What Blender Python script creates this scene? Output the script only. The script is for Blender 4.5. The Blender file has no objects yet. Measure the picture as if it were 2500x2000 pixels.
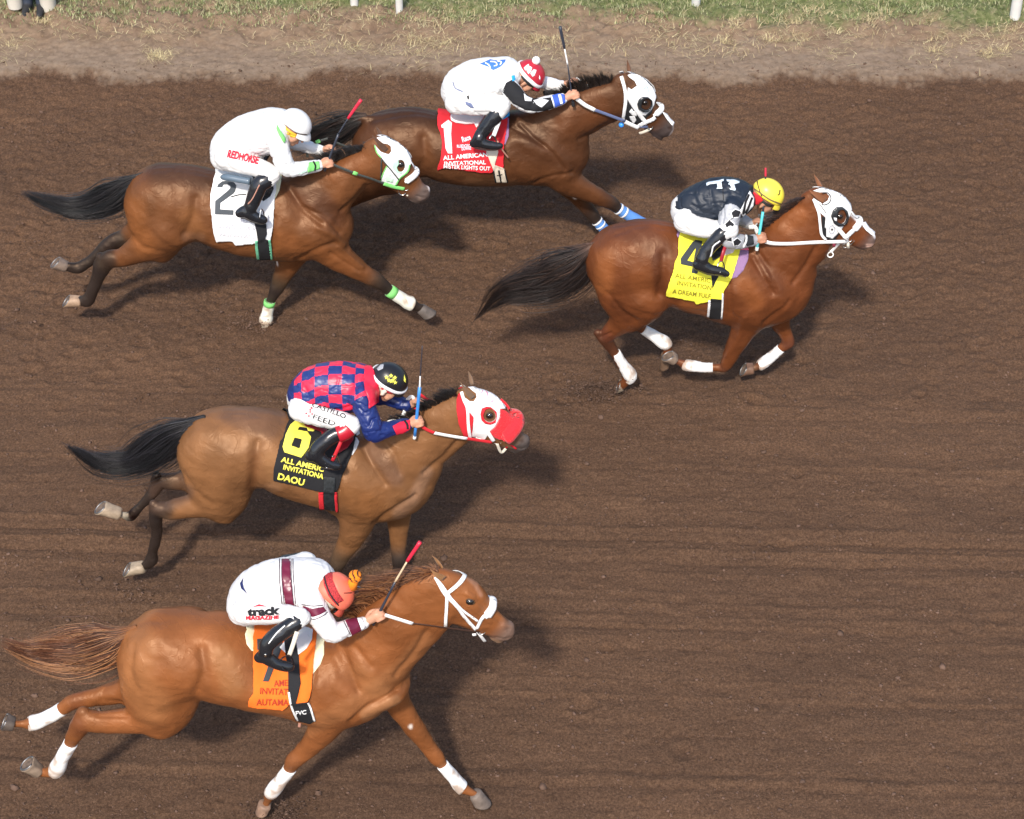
import bpy, bmesh, math, random
import numpy as np
from mathutils import Vector, Matrix, noise as mnoise
from mathutils.bvhtree import BVHTree
from mathutils.geometry import delaunay_2d_cdt
random.seed(7); np.random.seed(7)
R = math.radians
sc = bpy.context.scene
COL = sc.collection

# ---------------------------------------------------------------- camera
CAM_H, PITCH, FPX = 11.0, 40.0, 5500.0
cam_d = bpy.data.cameras.new("camera"); cam = bpy.data.objects.new("camera", cam_d); COL.objects.link(cam)
cam.location = (0, 0, CAM_H); cam.rotation_euler = (R(90-PITCH), 0, 0)
cam_d.sensor_width = 36; cam_d.lens = FPX/2500*36; cam_d.clip_end = 2000
sc.camera = cam
# ---------------------------------------------------------------- light
SUN_EL, SUN_AZ = 49.0, 13.0          # azimuth: degrees left of straight behind the camera
w = bpy.data.worlds.new("World"); sc.world = w; w.use_nodes = True
nt = w.node_tree; bg = nt.nodes["Background"]
sky = nt.nodes.new("ShaderNodeTexSky"); sky.sky_type = 'NISHITA'; sky.sun_disc = False
sky.sun_elevation = R(SUN_EL); sky.sun_rotation = R(180+SUN_AZ); sky.dust_density = 2.0
nt.links.new(sky.outputs[0], bg.inputs[0]); bg.inputs[1].default_value = 0.125
sl = bpy.data.lights.new("sun", 'SUN'); sl.energy = 2.35; sl.angle = R(4.0); sl.color = (1.0, 0.93, 0.84)
so = bpy.data.objects.new("sun", sl); COL.objects.link(so)
sd = Vector((-math.sin(R(SUN_AZ))*math.cos(R(SUN_EL)), -math.cos(R(SUN_AZ))*math.cos(R(SUN_EL)), math.sin(R(SUN_EL))))
so.rotation_euler = sd.to_track_quat('Z', 'Y').to_euler(); so.location = sd*30
sc.view_settings.view_transform = 'Standard'; sc.view_settings.look = 'None'
sc.view_settings.exposure = 0.90; sc.view_settings.gamma = 1.0

# ---------------------------------------------------------------- projection helpers
cp, sp = math.cos(R(PITCH)), math.sin(R(PITCH))
CAMP = np.array([0., 0., CAM_H]); FWD = np.array([0, cp, -sp]); UPV = np.array([0, sp, cp]); RGT = np.array([1., 0, 0])
def ray(u, v): return FWD + RGT*((u-1250)/FPX) + UPV*((1000-v)/FPX)
def on_plane(u, v, Y):
    r = ray(u, v); t = Y/r[1]; return CAMP + r*t, t/FPX          # point, metres per pixel
def on_ground(u, v, z=0.0):
    r = ray(u, v); t = (CAM_H-z)/-r[2]; return CAMP + r*t
def project(P):
    Q = P - CAMP; d = Q@FWD
    return 1250 + FPX*(Q@RGT)/d, 1000 - FPX*(Q@UPV)/d
class Fr:
    def __init__(s, ox, oy, k): s.ox, s.oy, s.k = ox, oy, k
    def __call__(s, x, y): return s.ox + x/s.k, s.oy + y/s.k

# ---------------------------------------------------------------- materials
MATS = {}
def base_mat(name, color=(.5,.5,.5), rough=.6, metal=0., spec=.5, sheen=0., coat=0., vcol=False, nscale=0., namp=.12, bump=0., bscale=60., bdist=.002, tint=None, ridge=0.):
    if name in MATS: return MATS[name]
    m = bpy.data.materials.new(name); m.use_nodes = True; t = m.node_tree; N = t.nodes; L = t.links
    b = N["Principled BSDF"]
    b.inputs["Roughness"].default_value = rough; b.inputs["Metallic"].default_value = metal
    b.inputs["Specular IOR Level"].default_value = spec
    b.inputs["Sheen Weight"].default_value = sheen; b.inputs["Sheen Roughness"].default_value = .4
    b.inputs["Coat Weight"].default_value = coat; b.inputs["Coat Roughness"].default_value = .25
    if tint: b.inputs["Specular Tint"].default_value = (*tint, 1)
    tc = N.new("ShaderNodeTexCoord")
    src = None
    if vcol:
        a = N.new("ShaderNodeAttribute"); a.attribute_name = "col"; src = a.outputs["Color"]
    if nscale:
        nz = N.new("ShaderNodeTexNoise"); nz.inputs["Scale"].default_value = nscale; nz.inputs["Detail"].default_value = 5
        L.new(tc.outputs["Object"], nz.inputs["Vector"])
        mr = N.new("ShaderNodeMapRange"); mr.inputs[3].default_value = 1-namp; mr.inputs[4].default_value = 1+namp
        mr.inputs[1].default_value = .25; mr.inputs[2].default_value = .75
        L.new(nz.outputs["Fac"], mr.inputs[0])
        mx = N.new("ShaderNodeVectorMath"); mx.operation = 'SCALE'
        if src: L.new(src, mx.inputs[0])
        else: mx.inputs[0].default_value = color[:3]
        L.new(mr.outputs[0], mx.inputs["Scale"]); src = mx.outputs[0]
    if src: L.new(src, b.inputs["Base Color"])
    else: b.inputs["Base Color"].default_value = (*color[:3], 1)
    if bump:
        n2 = N.new("ShaderNodeTexNoise"); n2.inputs["Scale"].default_value = bscale; n2.inputs["Detail"].default_value = 4
        L.new(tc.outputs["Object"], n2.inputs["Vector"])
        bp = N.new("ShaderNodeBump"); bp.inputs["Strength"].default_value = bump; bp.inputs["Distance"].default_value = bdist
        hgt = n2.outputs["Fac"]
        if ridge:
            n3 = N.new("ShaderNodeTexNoise"); n3.inputs["Scale"].default_value = 7.5; n3.inputs["Detail"].default_value = 3; n3.inputs["Distortion"].default_value = .6; L.new(tc.outputs["Object"], n3.inputs["Vector"])
            a1 = N.new("ShaderNodeMath"); a1.operation = 'SUBTRACT'; a1.inputs[1].default_value = .5; L.new(n3.outputs["Fac"], a1.inputs[0])
            a2 = N.new("ShaderNodeMath"); a2.operation = 'ABSOLUTE'; L.new(a1.outputs[0], a2.inputs[0])
            a3 = N.new("ShaderNodeMapRange"); a3.interpolation_type = 'SMOOTHSTEP'; a3.inputs[1].default_value = 0; a3.inputs[2].default_value = .035; a3.inputs[3].default_value = 1; a3.inputs[4].default_value = 0; L.new(a2.outputs[0], a3.inputs[0])
            b2 = N.new("ShaderNodeBump"); b2.inputs["Strength"].default_value = ridge; b2.inputs["Distance"].default_value = .004; L.new(a3.outputs[0], b2.inputs["Height"])
            n5 = N.new("ShaderNodeTexNoise"); n5.inputs["Scale"].default_value = 11; n5.inputs["Detail"].default_value = 3; L.new(tc.outputs["Object"], n5.inputs["Vector"])
            b3 = N.new("ShaderNodeBump"); b3.inputs["Strength"].default_value = .5; b3.inputs["Distance"].default_value = .012; L.new(n5.outputs["Fac"], b3.inputs["Height"]); L.new(b2.outputs[0], b3.inputs["Normal"])
            L.new(b3.outputs[0], bp.inputs["Normal"])
        L.new(hgt, bp.inputs["Height"]); L.new(bp.outputs[0], b.inputs["Normal"])
    MATS[name] = m; return m

# ---------------------------------------------------------------- object helpers
def link(o, parent=None, world_shift=None):
    COL.objects.link(o)
    if parent is not None: o.parent = parent
    return o
class Pair:
    """a piece and its twin on the far side of the horse"""
    def __init__(s, v, k, Y): s.v, s.k, s.Y = v, k, Y
def mesh_obj(name, V, F, mat, parent=None, origin=(0,0,0), smooth=True, cols=None, kind=None):
    if isinstance(V, Pair):
        w_ = V.v.copy(); w_[:, 1] = 2*V.Y-w_[:, 1]; o = mesh_obj(name, V.v, F, mat, parent, origin, smooth)
        F = [tuple(reversed(f)) for f in F if min(w_[i][1] for i in f) > V.Y+.004]
        if F:
            used = sorted({i for f in F for i in f}); mp = {a: b for b, a in enumerate(used)}
            mesh_obj(name, w_[used], [tuple(mp[i] for i in f) for f in F], mat, parent, origin, smooth)
        return o
    me = bpy.data.meshes.new(name)
    V = np.asarray(V, dtype=float) - np.asarray(origin, dtype=float)
    if isinstance(F, np.ndarray):
        F = F.astype(np.int32); k = F.shape[1]
        me.vertices.add(len(V)); me.vertices.foreach_set("co", V.astype(np.float32).ravel())
        me.loops.add(F.size); me.loops.foreach_set("vertex_index", F.ravel())
        me.polygons.add(len(F)); me.polygons.foreach_set("loop_start", np.arange(0, F.size, k, dtype=np.int32))
        me.polygons.foreach_set("loop_total", np.full(len(F), k, dtype=np.int32))
        me.update(calc_edges=True); me.validate()
    else:
        me.from_pydata([tuple(v) for v in V], [], [tuple(int(i) for i in f) for f in F]); me.update(); me.validate()
    if smooth: me.polygons.foreach_set("use_smooth", np.ones(len(me.polygons), dtype=bool))
    if cols is not None:
        at = me.attributes.new("col", 'FLOAT_COLOR', 'POINT')
        c = np.ones((len(V), 4), dtype=np.float32); c[:, :3] = cols; at.data.foreach_set("color", c.ravel())
    if mat: me.materials.append(mat)
    o = bpy.data.objects.new(name, me)
    if parent is None: o.location = origin
    if kind: o["kind"] = kind
    return link(o, parent)
def thing(name, label, cat, loc, group=None):
    o = bpy.data.objects.new(name, None); COL.objects.link(o); o.location = loc
    o.empty_display_size = .2; o["label"] = label; o["category"] = cat
    if group: o["group"] = group
    return o
def tag(o, label, cat, group=None, kind=None):
    if label: o["label"] = label
    if cat: o["category"] = cat
    if group: o["group"] = group
    if kind: o["kind"] = kind
    return o

# ---------------------------------------------------------------- implicit bodies
def catmull(A, n):
    A = np.asarray(A, float)
    if len(A) == 2: 
        t = np.linspace(0, 1, n+1)[:, None]; return A[0]*(1-t)+A[1]*t
    P = np.vstack([2*A[0]-A[1], A, 2*A[-1]-A[-2]]); out = []
    for i in range(1, len(P)-2):
        p0, p1, p2, p3 = P[i-1], P[i], P[i+1], P[i+2]
        for k in range(n):
            t = k/n
            out.append(.5*((2*p1)+(-p0+p2)*t+(2*p0-5*p1+4*p2-p3)*t*t+(-p0+3*p1-3*p2+p3)*t**3))
    out.append(A[-1]); return np.array(out)
class Chain:
    """bent tapering limb: stations of centre, in-plane radius b, lateral radius a, colour"""
    def __init__(s, C, b, a, col, k=.03, sub=5):
        S = np.hstack([np.asarray(C), np.asarray(b)[:, None], np.asarray(a)[:, None], np.asarray(col)])
        D = catmull(S, sub); D[:, 3:5] = np.maximum(D[:, 3:5], .003); D[:, 5:] = np.clip(D[:, 5:], 0, 1)
        s.D, s.k = D, k
    def bounds(s, m):
        r = np.maximum(s.D[:, 3], s.D[:, 4])[:, None]+m
        return (s.D[:, :3]-r).min(0), (s.D[:, :3]+r).max(0)
    @staticmethod
    def seg(P, d0, d1):
        c0, c1 = d0[:3], d1[:3]; e = c1-c0; L = max(float(e@e), 1e-12)
        t = np.clip(((P-c0)@e)/L, 0, 1)
        r = P-(c0+t[..., None]*e)
        b = d0[3]+(d1[3]-d0[3])*t; a = d0[4]+(d1[4]-d0[4])*t
        l = np.sqrt((r*r).sum(-1))+1e-9
        q = np.sqrt((r[..., 1]/a)**2+(r[..., 0]**2+r[..., 2]**2)/b**2)+1e-9
        return l*(q-1)/q, t
    def at(s, P, want=False):
        best = np.full(len(P), 9.); bt = np.zeros(len(P))
        for i in range(len(s.D)-1):
            d, t = s.seg(P, s.D[i], s.D[i+1]); m = d < best
            best = np.where(m, d, best); bt = np.where(m, i+t, bt)
        if not want: return best
        i = np.minimum(bt.astype(int), len(s.D)-2); f = (bt-i)[:, None]
        return best, s.D[i, 5:]*(1-f)+s.D[i+1, 5:]*f
def smin(a, b, k):
    h = np.clip(.5+.5*(b-a)/k, 0, 1); return b*(1-h)+a*h-k*h*(1-h)
def solid(chains, h=.012, off=0., cuts=(), clip=None, m=.05):
    lo = np.min([c.bounds(m+off)[0] for c in chains], 0); hi = np.max([c.bounds(m+off)[1] for c in chains], 0)
    n = np.ceil((hi-lo)/h).astype(int)+1
    F = np.full(n, 9., dtype=np.float32)
    ax = [lo[i]+h*np.arange(n[i]) for i in range(3)]
    for c in chains:
        a, b = c.bounds(m+off); i0 = np.maximum(((a-lo)/h).astype(int), 0); i1 = np.minimum(((b-lo)/h).astype(int)+1, n)
        G = np.full(i1-i0, 9., dtype=np.float32)
        for j in range(len(c.D)-1):
            d0, d1 = c.D[j], c.D[j+1]; r = max(d0[3], d0[4], d1[3], d1[4])+m+off
            sa = np.maximum(((np.minimum(d0[:3], d1[:3])-r-lo)/h).astype(int), i0)
            sb = np.minimum(((np.maximum(d0[:3], d1[:3])+r-lo)/h).astype(int)+1, i1)
            if (sb <= sa).any(): continue
            X, Y, Z = np.meshgrid(*[ax[q][sa[q]:sb[q]] for q in range(3)], indexing='ij')
            d, _ = Chain.seg(np.stack([X, Y, Z], -1), d0, d1)
            sl_ = tuple(slice(sa[q]-i0[q], sb[q]-i0[q]) for q in range(3))
            G[sl_] = np.minimum(G[sl_], d)
        sl_ = tuple(slice(i0[q], i1[q]) for q in range(3))
        F[sl_] = smin(F[sl_], G, c.k)
    F -= off
    X, Y, Z = np.meshgrid(*ax, indexing='ij')
    for (c, r, k) in cuts:      # c centre, r radii
        c = np.asarray(c); r = np.asarray(r)
        i0 = np.maximum(((c-r-.04-lo)/h).astype(int), 0); i1 = np.minimum(((c+r+.04-lo)/h).astype(int)+1, n)
        if (i1 <= i0).any(): continue
        s_ = tuple(slice(i0[q], i1[q]) for q in range(3))
        q = np.sqrt(((X[s_]-c[0])/r[0])**2+((Y[s_]-c[1])/r[1])**2+((Z[s_]-c[2])/r[2])**2)
        d = (q-1)*r.min(); F[s_] = -smin(-F[s_], d, k)
    if clip is not None: F = np.maximum(F, clip(X, Y, Z))
    F[0], F[-1] = 9, 9; F[:, 0], F[:, -1] = 9, 9; F[:, :, 0], F[:, :, -1] = 9, 9
    return nets(F, lo, h)
def nets(F, lo, h):
    S = F < 0; n = np.array(F.shape)
    cnt = sum(S[i:n[0]-1+i, j:n[1]-1+j, k:n[2]-1+k].astype(np.int8) for i in (0, 1) for j in (0, 1) for k in (0, 1))
    act = (cnt > 0) & (cnt < 8); idx = np.argwhere(act); ID = np.full(act.shape, -1, dtype=np.int64); ID[act] = np.arange(len(idx))
    acc = np.zeros((len(idx), 3)); num = np.zeros(len(idx))
    cs = [(i, j, k) for i in (0, 1) for j in (0, 1) for k in (0, 1)]
    val = {c: F[idx[:, 0]+c[0], idx[:, 1]+c[1], idx[:, 2]+c[2]].astype(float) for c in cs}
    for c in cs:
        for q in range(3):
            if c[q]: continue
            d = list(c); d[q] = 1; d = tuple(d); a, b = val[c], val[d]; m = (a < 0) != (b < 0)
            t = np.where(m, a/np.where(m, a-b, 1), 0); p = np.zeros((len(idx), 3)); p[:] = c; p[:, q] = t
            acc += p*m[:, None]; num += m
    V = lo+h*(idx+acc/num[:, None]); Q = []
    for q in range(3):
        a, b = [(1, 2), (2, 0), (0, 1)][q]
        s0 = [slice(1, n[i]-1) for i in range(3)]; s0[q] = slice(0, n[q]-1); s1 = list(s0); s1[q] = slice(1, n[q])
        A, B = S[tuple(s0)], S[tuple(s1)]; E = np.argwhere(A != B)
        off = np.array([1, 1, 1]); off[q] = 0; e = E+off
        fl = A[A != B]
        da = np.zeros(3, int); da[a] = 1; db = np.zeros(3, int); db[b] = 1
        g = lambda v: ID[v[:, 0], v[:, 1], v[:, 2]]
        f = np.stack([g(e-da-db), g(e-db), g(e), g(e-da)], 1)
        f[~fl] = f[~fl][:, ::-1]; Q.append(f)
    Q = np.vstack(Q); Q = Q[(Q >= 0).all(1)]
    return relax(V, Q, 2), Q
def relax(V, Q, it=1, lam=.5):
    for _ in range(it):
        acc = np.zeros_like(V); cnt = np.zeros(len(V)); k = Q.shape[1]
        for i in range(k):
            a, b = Q[:, i], Q[:, (i+1) % k]
            for x, y in ((a, b), (b, a)):
                for d in range(3): acc[:, d] += np.bincount(x, V[y, d], len(V))
                cnt += np.bincount(x, minlength=len(V))
        V = V*(1-lam)+lam*acc/np.maximum(cnt, 1)[:, None]
    return V
def normals(V, Q):
    n = np.cross(V[Q[:, 2]]-V[Q[:, 0]], V[Q[:, 3]]-V[Q[:, 1]]) if Q.shape[1] == 4 else np.cross(V[Q[:, 1]]-V[Q[:, 0]], V[Q[:, 2]]-V[Q[:, 0]])
    N = np.zeros_like(V)
    for i in range(Q.shape[1]):
        for d in range(3): N[:, d] += np.bincount(Q[:, i], n[:, d], len(V))
    return N/(np.linalg.norm(N, axis=1)[:, None]+1e-12)
def vcolors(V, chains, s=.012):
    W = np.zeros(len(V)); Cc = np.zeros((len(V), 3)); ds = []
    for c in chains: ds.append(c.at(V, True))
    for d, col in ds:
        wt = np.exp(-np.clip(d+.01, -.02, .5)/s); W += wt; Cc += col*wt[:, None]
    return Cc/W[:, None]
def segdist(u, v, pts):
    pts = np.asarray(pts, float); best = np.full(len(u), 1e9)
    if len(pts) == 1: return np.hypot(u-pts[0, 0], v-pts[0, 1])
    for (x0, y0), (x1, y1) in zip(pts[:-1], pts[1:]):
        dx, dy = x1-x0, y1-y0; L = dx*dx+dy*dy+1e-9
        t = np.clip(((u-x0)*dx+(v-y0)*dy)/L, 0, 1)
        best = np.minimum(best, np.hypot(u-x0-t*dx, v-y0-t*dy))
    return best
def fnoise(V, scale, seed=0, octaves=3):
    out = np.empty(len(V)); o = Vector((seed*7.3, seed*3.1, seed*1.7))
    for i, p in enumerate(V): out[i] = mnoise.fractal(Vector(p)*scale+o, 1.0, 2.0, octaves)
    return out

# ---------------------------------------------------------------- station parsing
class Rig:
    """turns outlines measured in a frame into real sections on vertical planes"""
    def __init__(s, Y): s.Y = Y
    def P(s, fr, x, y, dy=0.):
        u, v = fr(x, y); return on_plane(u, v, s.Y+dy)[0]
    def chain(s, fr, st, dy=0., col=(.2, .1, .05), k=.03, ka=.9, sub=5, a=None, grow=0.):
        C, B, A, K = [], [], [], []
        for i, q in enumerate(st):
            q = list(q); c = col
            if isinstance(q[-1], tuple): c = q.pop()
            d = dy
            if isinstance(q[-1], str): d = float(q.pop())
            if len(q) == 5:
                u1, v1 = fr(q[0], q[1]); u2, v2 = fr(q[2], q[3])
                p1, _ = on_plane(u1, v1, s.Y+d); p2, _ = on_plane(u2, v2, s.Y+d)
                n = p1-p2; L = np.linalg.norm(n); n = n/L
                e = R(PITCH)-math.atan((1000-(v1+v2)/2)/FPX)
                aa = q[4]; b2 = (L/2)**2-(aa*math.tan(e)*n[2])**2
                b = math.sqrt(max(b2, (.45*L/2)**2)); C.append((p1+p2)/2)
            else:
                u, v = fr(q[0], q[1]); p, m = on_plane(u, v, s.Y+d); b = q[2]/fr.k*m
                aa = a if a is not None else b*(q[3] if len(q) > 3 else ka); C.append(p)
            B.append(b+grow); A.append(aa+grow); K.append(c)
        return Chain(C, B, A, K, k, sub)

# ---------------------------------------------------------------- generic shapes
def tube(pts, rad, n=8, cap=True, flat=1.0, up=None):
    """rad may be list; flat squeezes one axis; returns V,F"""
    pts = np.asarray(pts, float); m = len(pts); rad = np.full(m, rad) if np.isscalar(rad) else np.asarray(rad, float)
    V, F = [], []; T = np.gradient(pts, axis=0); T /= np.linalg.norm(T, axis=1)[:, None]+1e-9
    u = np.array(up if up is not None else (0, 1, 0.)); 
    for i in range(m):
        a = np.cross(T[i], u); la = np.linalg.norm(a); a = a/la if la > 1e-3 else np.cross(T[i], (1, 0, 0.)); b = np.cross(T[i], a)
        for j in range(n):
            th = 2*math.pi*j/n; V.append(pts[i]+rad[i]*(a*math.cos(th)+b*flat*math.sin(th)))
    for i in range(m-1):
        for j in range(n):
            F.append((i*n+j, i*n+(j+1) % n, (i+1)*n+(j+1) % n, (i+1)*n+j))
    if cap: F.append(tuple(range(n-1, -1, -1))); F.append(tuple((m-1)*n+j for j in range(n)))
    return V, F
def merge(parts):
    V, F = [], []
    for v, f in parts:
        k = len(V); V += [tuple(x) for x in v]; F += [tuple(int(i)+k for i in q) for q in f]
    return V, F
def smooth_path(pts, n=6): return catmull(np.asarray(pts, float), n)
def thick(V, F, N, th):
    """close a draped sheet: add a back layer th below along -N and border walls"""
    k = len(V); V2 = np.vstack([V, np.asarray(V)-np.asarray(N)*th]); G = [tuple(f) for f in F]+[tuple(i+k for i in reversed(f)) for f in F]
    E = {}
    for f in F:
        for a, b in zip(f, tuple(f[1:])+(f[0],)):
            if (b, a) in E: del E[(b, a)]
            else: E[(a, b)] = 1
    for a, b in E: G.append((b, a, a+k, b+k))
    return V2, G
def inpoly(x, y, poly):
    c = False; j = len(poly)-1
    for i in range(len(poly)):
        xi, yi = poly[i]; xj, yj = poly[j]
        if (yi > y) != (yj > y) and x < (xj-xi)*(y-yi)/(yj-yi)+xi: c = not c
        j = i
    return c
class Skin:
    """surface things are laid on"""
    def __init__(s, *vf):
        V, F = [], []
        for v, f in vf:
            v = v.v if isinstance(v, Pair) else v; k = len(V); V += [Vector(p) for p in v]; F += [tuple(int(i)+k for i in q) for q in f]
        s.t = BVHTree.FromPolygons(V, F)
    def hit(s, u, v):
        r = ray(u, v); r = r/np.linalg.norm(r)
        p, n, i, d = s.t.ray_cast(Vector(CAMP), Vector(r))
        return (np.array(p), np.array(n) if n.dot(Vector(r)) < 0 else -np.array(n)) if p is not None else None
    def near(s, u, v, cu, cv):
        q = s.hit(u, v); k = 0
        while q is None and k < 24:
            k += 1; u = u+(cu-u)*.08; v = v+(cv-v)*.08; q = s.hit(u, v)
        return q
def densify(poly, step):
    out = []
    for (x0, y0), (x1, y1) in zip(poly, list(poly[1:])+[poly[0]]):
        n = max(1, int(math.hypot(x1-x0, y1-y0)/step))
        for k in range(n): out.append((x0+(x1-x0)*k/n, y0+(y1-y0)*k/n))
    return out
def drape(skin, fr, poly, off=.004, th=.003, step=5., holes=(), smooth_n=0, mirror=None, curve=False, folds=0., fold_dir=(1, 0), soft=0):
    """lay a cut-out sheet (outline measured in a frame) on a surface"""
    pl = [fr(*p) for p in poly]
    if curve: pl = [tuple(p) for p in catmull(np.array(pl+[pl[0]]), 4)[:-1]]
    hs = [[fr(*p) for p in h] for h in holes]; hs = [[tuple(p) for p in catmull(np.array(h+[h[0]]), 3)[:-1]] for h in hs]
    out = densify(pl, step); pts = list(out); edges = [(i, (i+1) % len(out)) for i in range(len(out))]
    for h in hs:
        d = densify(h, step); k = len(pts); pts += d; edges += [(k+i, k+(i+1) % len(d)) for i in range(len(d))]
    xs = [p[0] for p in out]; ys = [p[1] for p in out]
    y = min(ys)+step/2; row = 0
    while y < max(ys):
        x = min(xs)+step/2+(row % 2)*step/2
        while x < max(xs):
            if inpoly(x, y, out) and not any(inpoly(x, y, h) for h in hs): pts.append((x, y))
            x += step
        y += step*.87; row += 1
    vs, _, fs, _, _, _ = delaunay_2d_cdt([Vector(p) for p in pts], edges, [], 0, 1e-4)
    cu, cv = sum(xs)/len(xs), sum(ys)/len(ys)
    T = [tuple(f) for f in fs]
    T = [f for f in T if inpoly(sum(vs[i][0] for i in f)/len(f), sum(vs[i][1] for i in f)/len(f), out) and not any(inpoly(sum(vs[i][0] for i in f)/len(f), sum(vs[i][1] for i in f)/len(f), h) for h in hs)]
    H = [skin.near(v[0], v[1], cu, cv) for v in vs]
    ok = [i for i, h in enumerate(H) if h is not None]
    if not ok: return None
    V = np.array([h[0] if h else H[ok[0]][0] for h in H]); N = np.array([h[1] if h else H[ok[0]][1] for h in H])
    bad = {i for i, h in enumerate(H) if h is None}; T = [f for f in T if not any(i in bad for i in f)]
    # average normals then offset
    for _ in range(2+soft):
        A = N.copy(); P = V.copy(); c = np.ones(len(V))
        for f in T:
            for a, b in zip(f, f[1:]+(f[0],)):
                A[a] += N[b]; A[b] += N[a]; P[a] += V[b]; P[b] += V[a]; c[a] += 1; c[b] += 1
        N = A/(np.linalg.norm(A, axis=1)[:, None]+1e-9)
        if soft and _ >= 2: V = P/c[:, None]
    o = np.full(len(V), off+th)
    if folds:
        o = o+folds*(1+fnoise(V*np.array([14, 3, 2.5]), 1.0, 3, 2))
    V = V+N*o[:, None]
    V2, F2 = thick(V, T, N, th)
    if mirror is not None:
        return Pair(V2, 0, mirror), F2
    return V2, F2
def band(skin, fr, pts, w, off=.004, th=.003, curve=True, mirror=None, step=5.):
    """strap: centre line in a frame, w = half width in frame px"""
    p = np.array(pts, float)[:, :2]; ws = [q[2] if len(q) > 2 else w for q in pts]
    D = catmull(np.hstack([p, np.array(ws)[:, None]]), 5) if curve and len(p) > 2 else np.hstack([p, np.array(ws)[:, None]])
    T = np.gradient(D[:, :2], axis=0); T /= np.linalg.norm(T, axis=1)[:, None]; n = np.stack([-T[:, 1], T[:, 0]], 1)
    L = D[:, :2]+n*D[:, 2:]; Rr = D[:, :2]-n*D[:, 2:]
    return drape(skin, fr, [tuple(q) for q in L]+[tuple(q) for q in Rr[::-1]], off, th, step, mirror=mirror)
def text_mesh(s, bold=.02, serif=False):
    cu = bpy.data.curves.new("t", 'FONT'); cu.body = s; cu.size = 1; cu.offset = bold; cu.resolution_u = 3; cu.align_x = 'LEFT'
    ob = bpy.data.objects.new("t", cu); COL.objects.link(ob); dg = bpy.context.evaluated_depsgraph_get()
    me = bpy.data.meshes.new_from_object(ob.evaluated_get(dg)); bm = bmesh.new(); bm.from_mesh(me)
    bmesh.ops.triangulate(bm, faces=bm.faces)
    bmesh.ops.subdivide_edges(bm, edges=[e for e in bm.edges if e.calc_length() > .12], cuts=3, use_grid_fill=False)
    bmesh.ops.triangulate(bm, faces=bm.faces)
    V = np.array([v.co[:] for v in bm.verts]); F = [tuple(v.index for v in f.verts) for f in bm.faces]; bm.free()
    bpy.data.objects.remove(ob); bpy.data.curves.remove(cu); bpy.data.meshes.remove(me); return V, F
def lettering(skin, fr, s, x0, y0, x1, y1, h, off=.005, bold=.03, shear=0., th=.0012):
    """text whose base line runs (x0,y0)->(x1,y1) in a frame, cap height h"""
    V, F = text_mesh(s, bold)
    if not len(V): return None
    a0, a1 = V[:, 0].min(), V[:, 0].max(); t = (V[:, 0]-a0)/(a1-a0); hh = V[:, 1]/.7*h
    dx, dy = x1-x0, y1-y0; L = math.hypot(dx, dy); nx, ny = dy/L, -dx/L
    X = x0+dx*t+nx*hh+shear*hh; Yy = y0+dy*t+ny*hh
    P, N = [], []
    for x, y in zip(X, Yy):
        u, v = fr(x, y); cu, cv = fr((x0+x1)/2, (y0+y1)/2); q = skin.near(u, v, cu, cv)
        if q is None: return None
        P.append(q[0]); N.append(q[1])
    N = np.array(N); return thick(np.array(P)+N*(off+th), F, N, th)
def shape(vf, name, mat, parent, origin, smooth=True, cols=None):
    if vf is None: print("MISSING", name); return None
    return mesh_obj(name, vf[0], vf[1], mat, parent, origin, smooth, cols)
def ellipsoid(c, r, rot=None, nu=20, nv=12):
    V, F = [], []
    for i in range(nv+1):
        ph = math.pi*i/nv
        for j in range(nu):
            th = 2*math.pi*j/nu; V.append((math.sin(ph)*math.cos(th)*r[0], math.sin(ph)*math.sin(th)*r[1], math.cos(ph)*r[2]))
    V = np.array(V)
    if rot is not None: V = V@np.asarray(rot).T
    for i in range(nv):
        for j in range(nu): F.append((i*nu+j, i*nu+(j+1) % nu, (i+1)*nu+(j+1) % nu, (i+1)*nu+j)[::-1])
    return V+np.asarray(c), F
def hair(roots, dirs_fn, n, nseg=7, r0=.003, rng=None):
    pass
def strands(paths, r0, taper=.25):
    """paths: (n, m, 3) -> 3 sided tapered hairs"""
    P = np.asarray(paths); n, m, _ = P.shape; T = np.gradient(P, axis=1); T /= np.linalg.norm(T, axis=2)[..., None]+1e-9
    U = np.cross(T, np.array([.3, 1., .2])); U /= np.linalg.norm(U, axis=2)[..., None]+1e-9; W = np.cross(T, U)
    rr = (np.asarray(r0).reshape(-1, 1)*(1-(1-taper)*np.linspace(0, 1, m)[None]**2))[..., None]
    V = np.stack([P+rr*(U*math.cos(a)+W*math.sin(a)) for a in (0, 2.094, 4.189)], 2).reshape(-1, 3)
    F = []; b = (np.arange(n)[:, None]*m+np.arange(m-1)[None]).ravel()*3
    for a in range(3):
        c = (a+1) % 3; F.append(np.stack([b+a, b+c, b+3+c, b+3+a], 1))
    return V, np.vstack(F)
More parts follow.
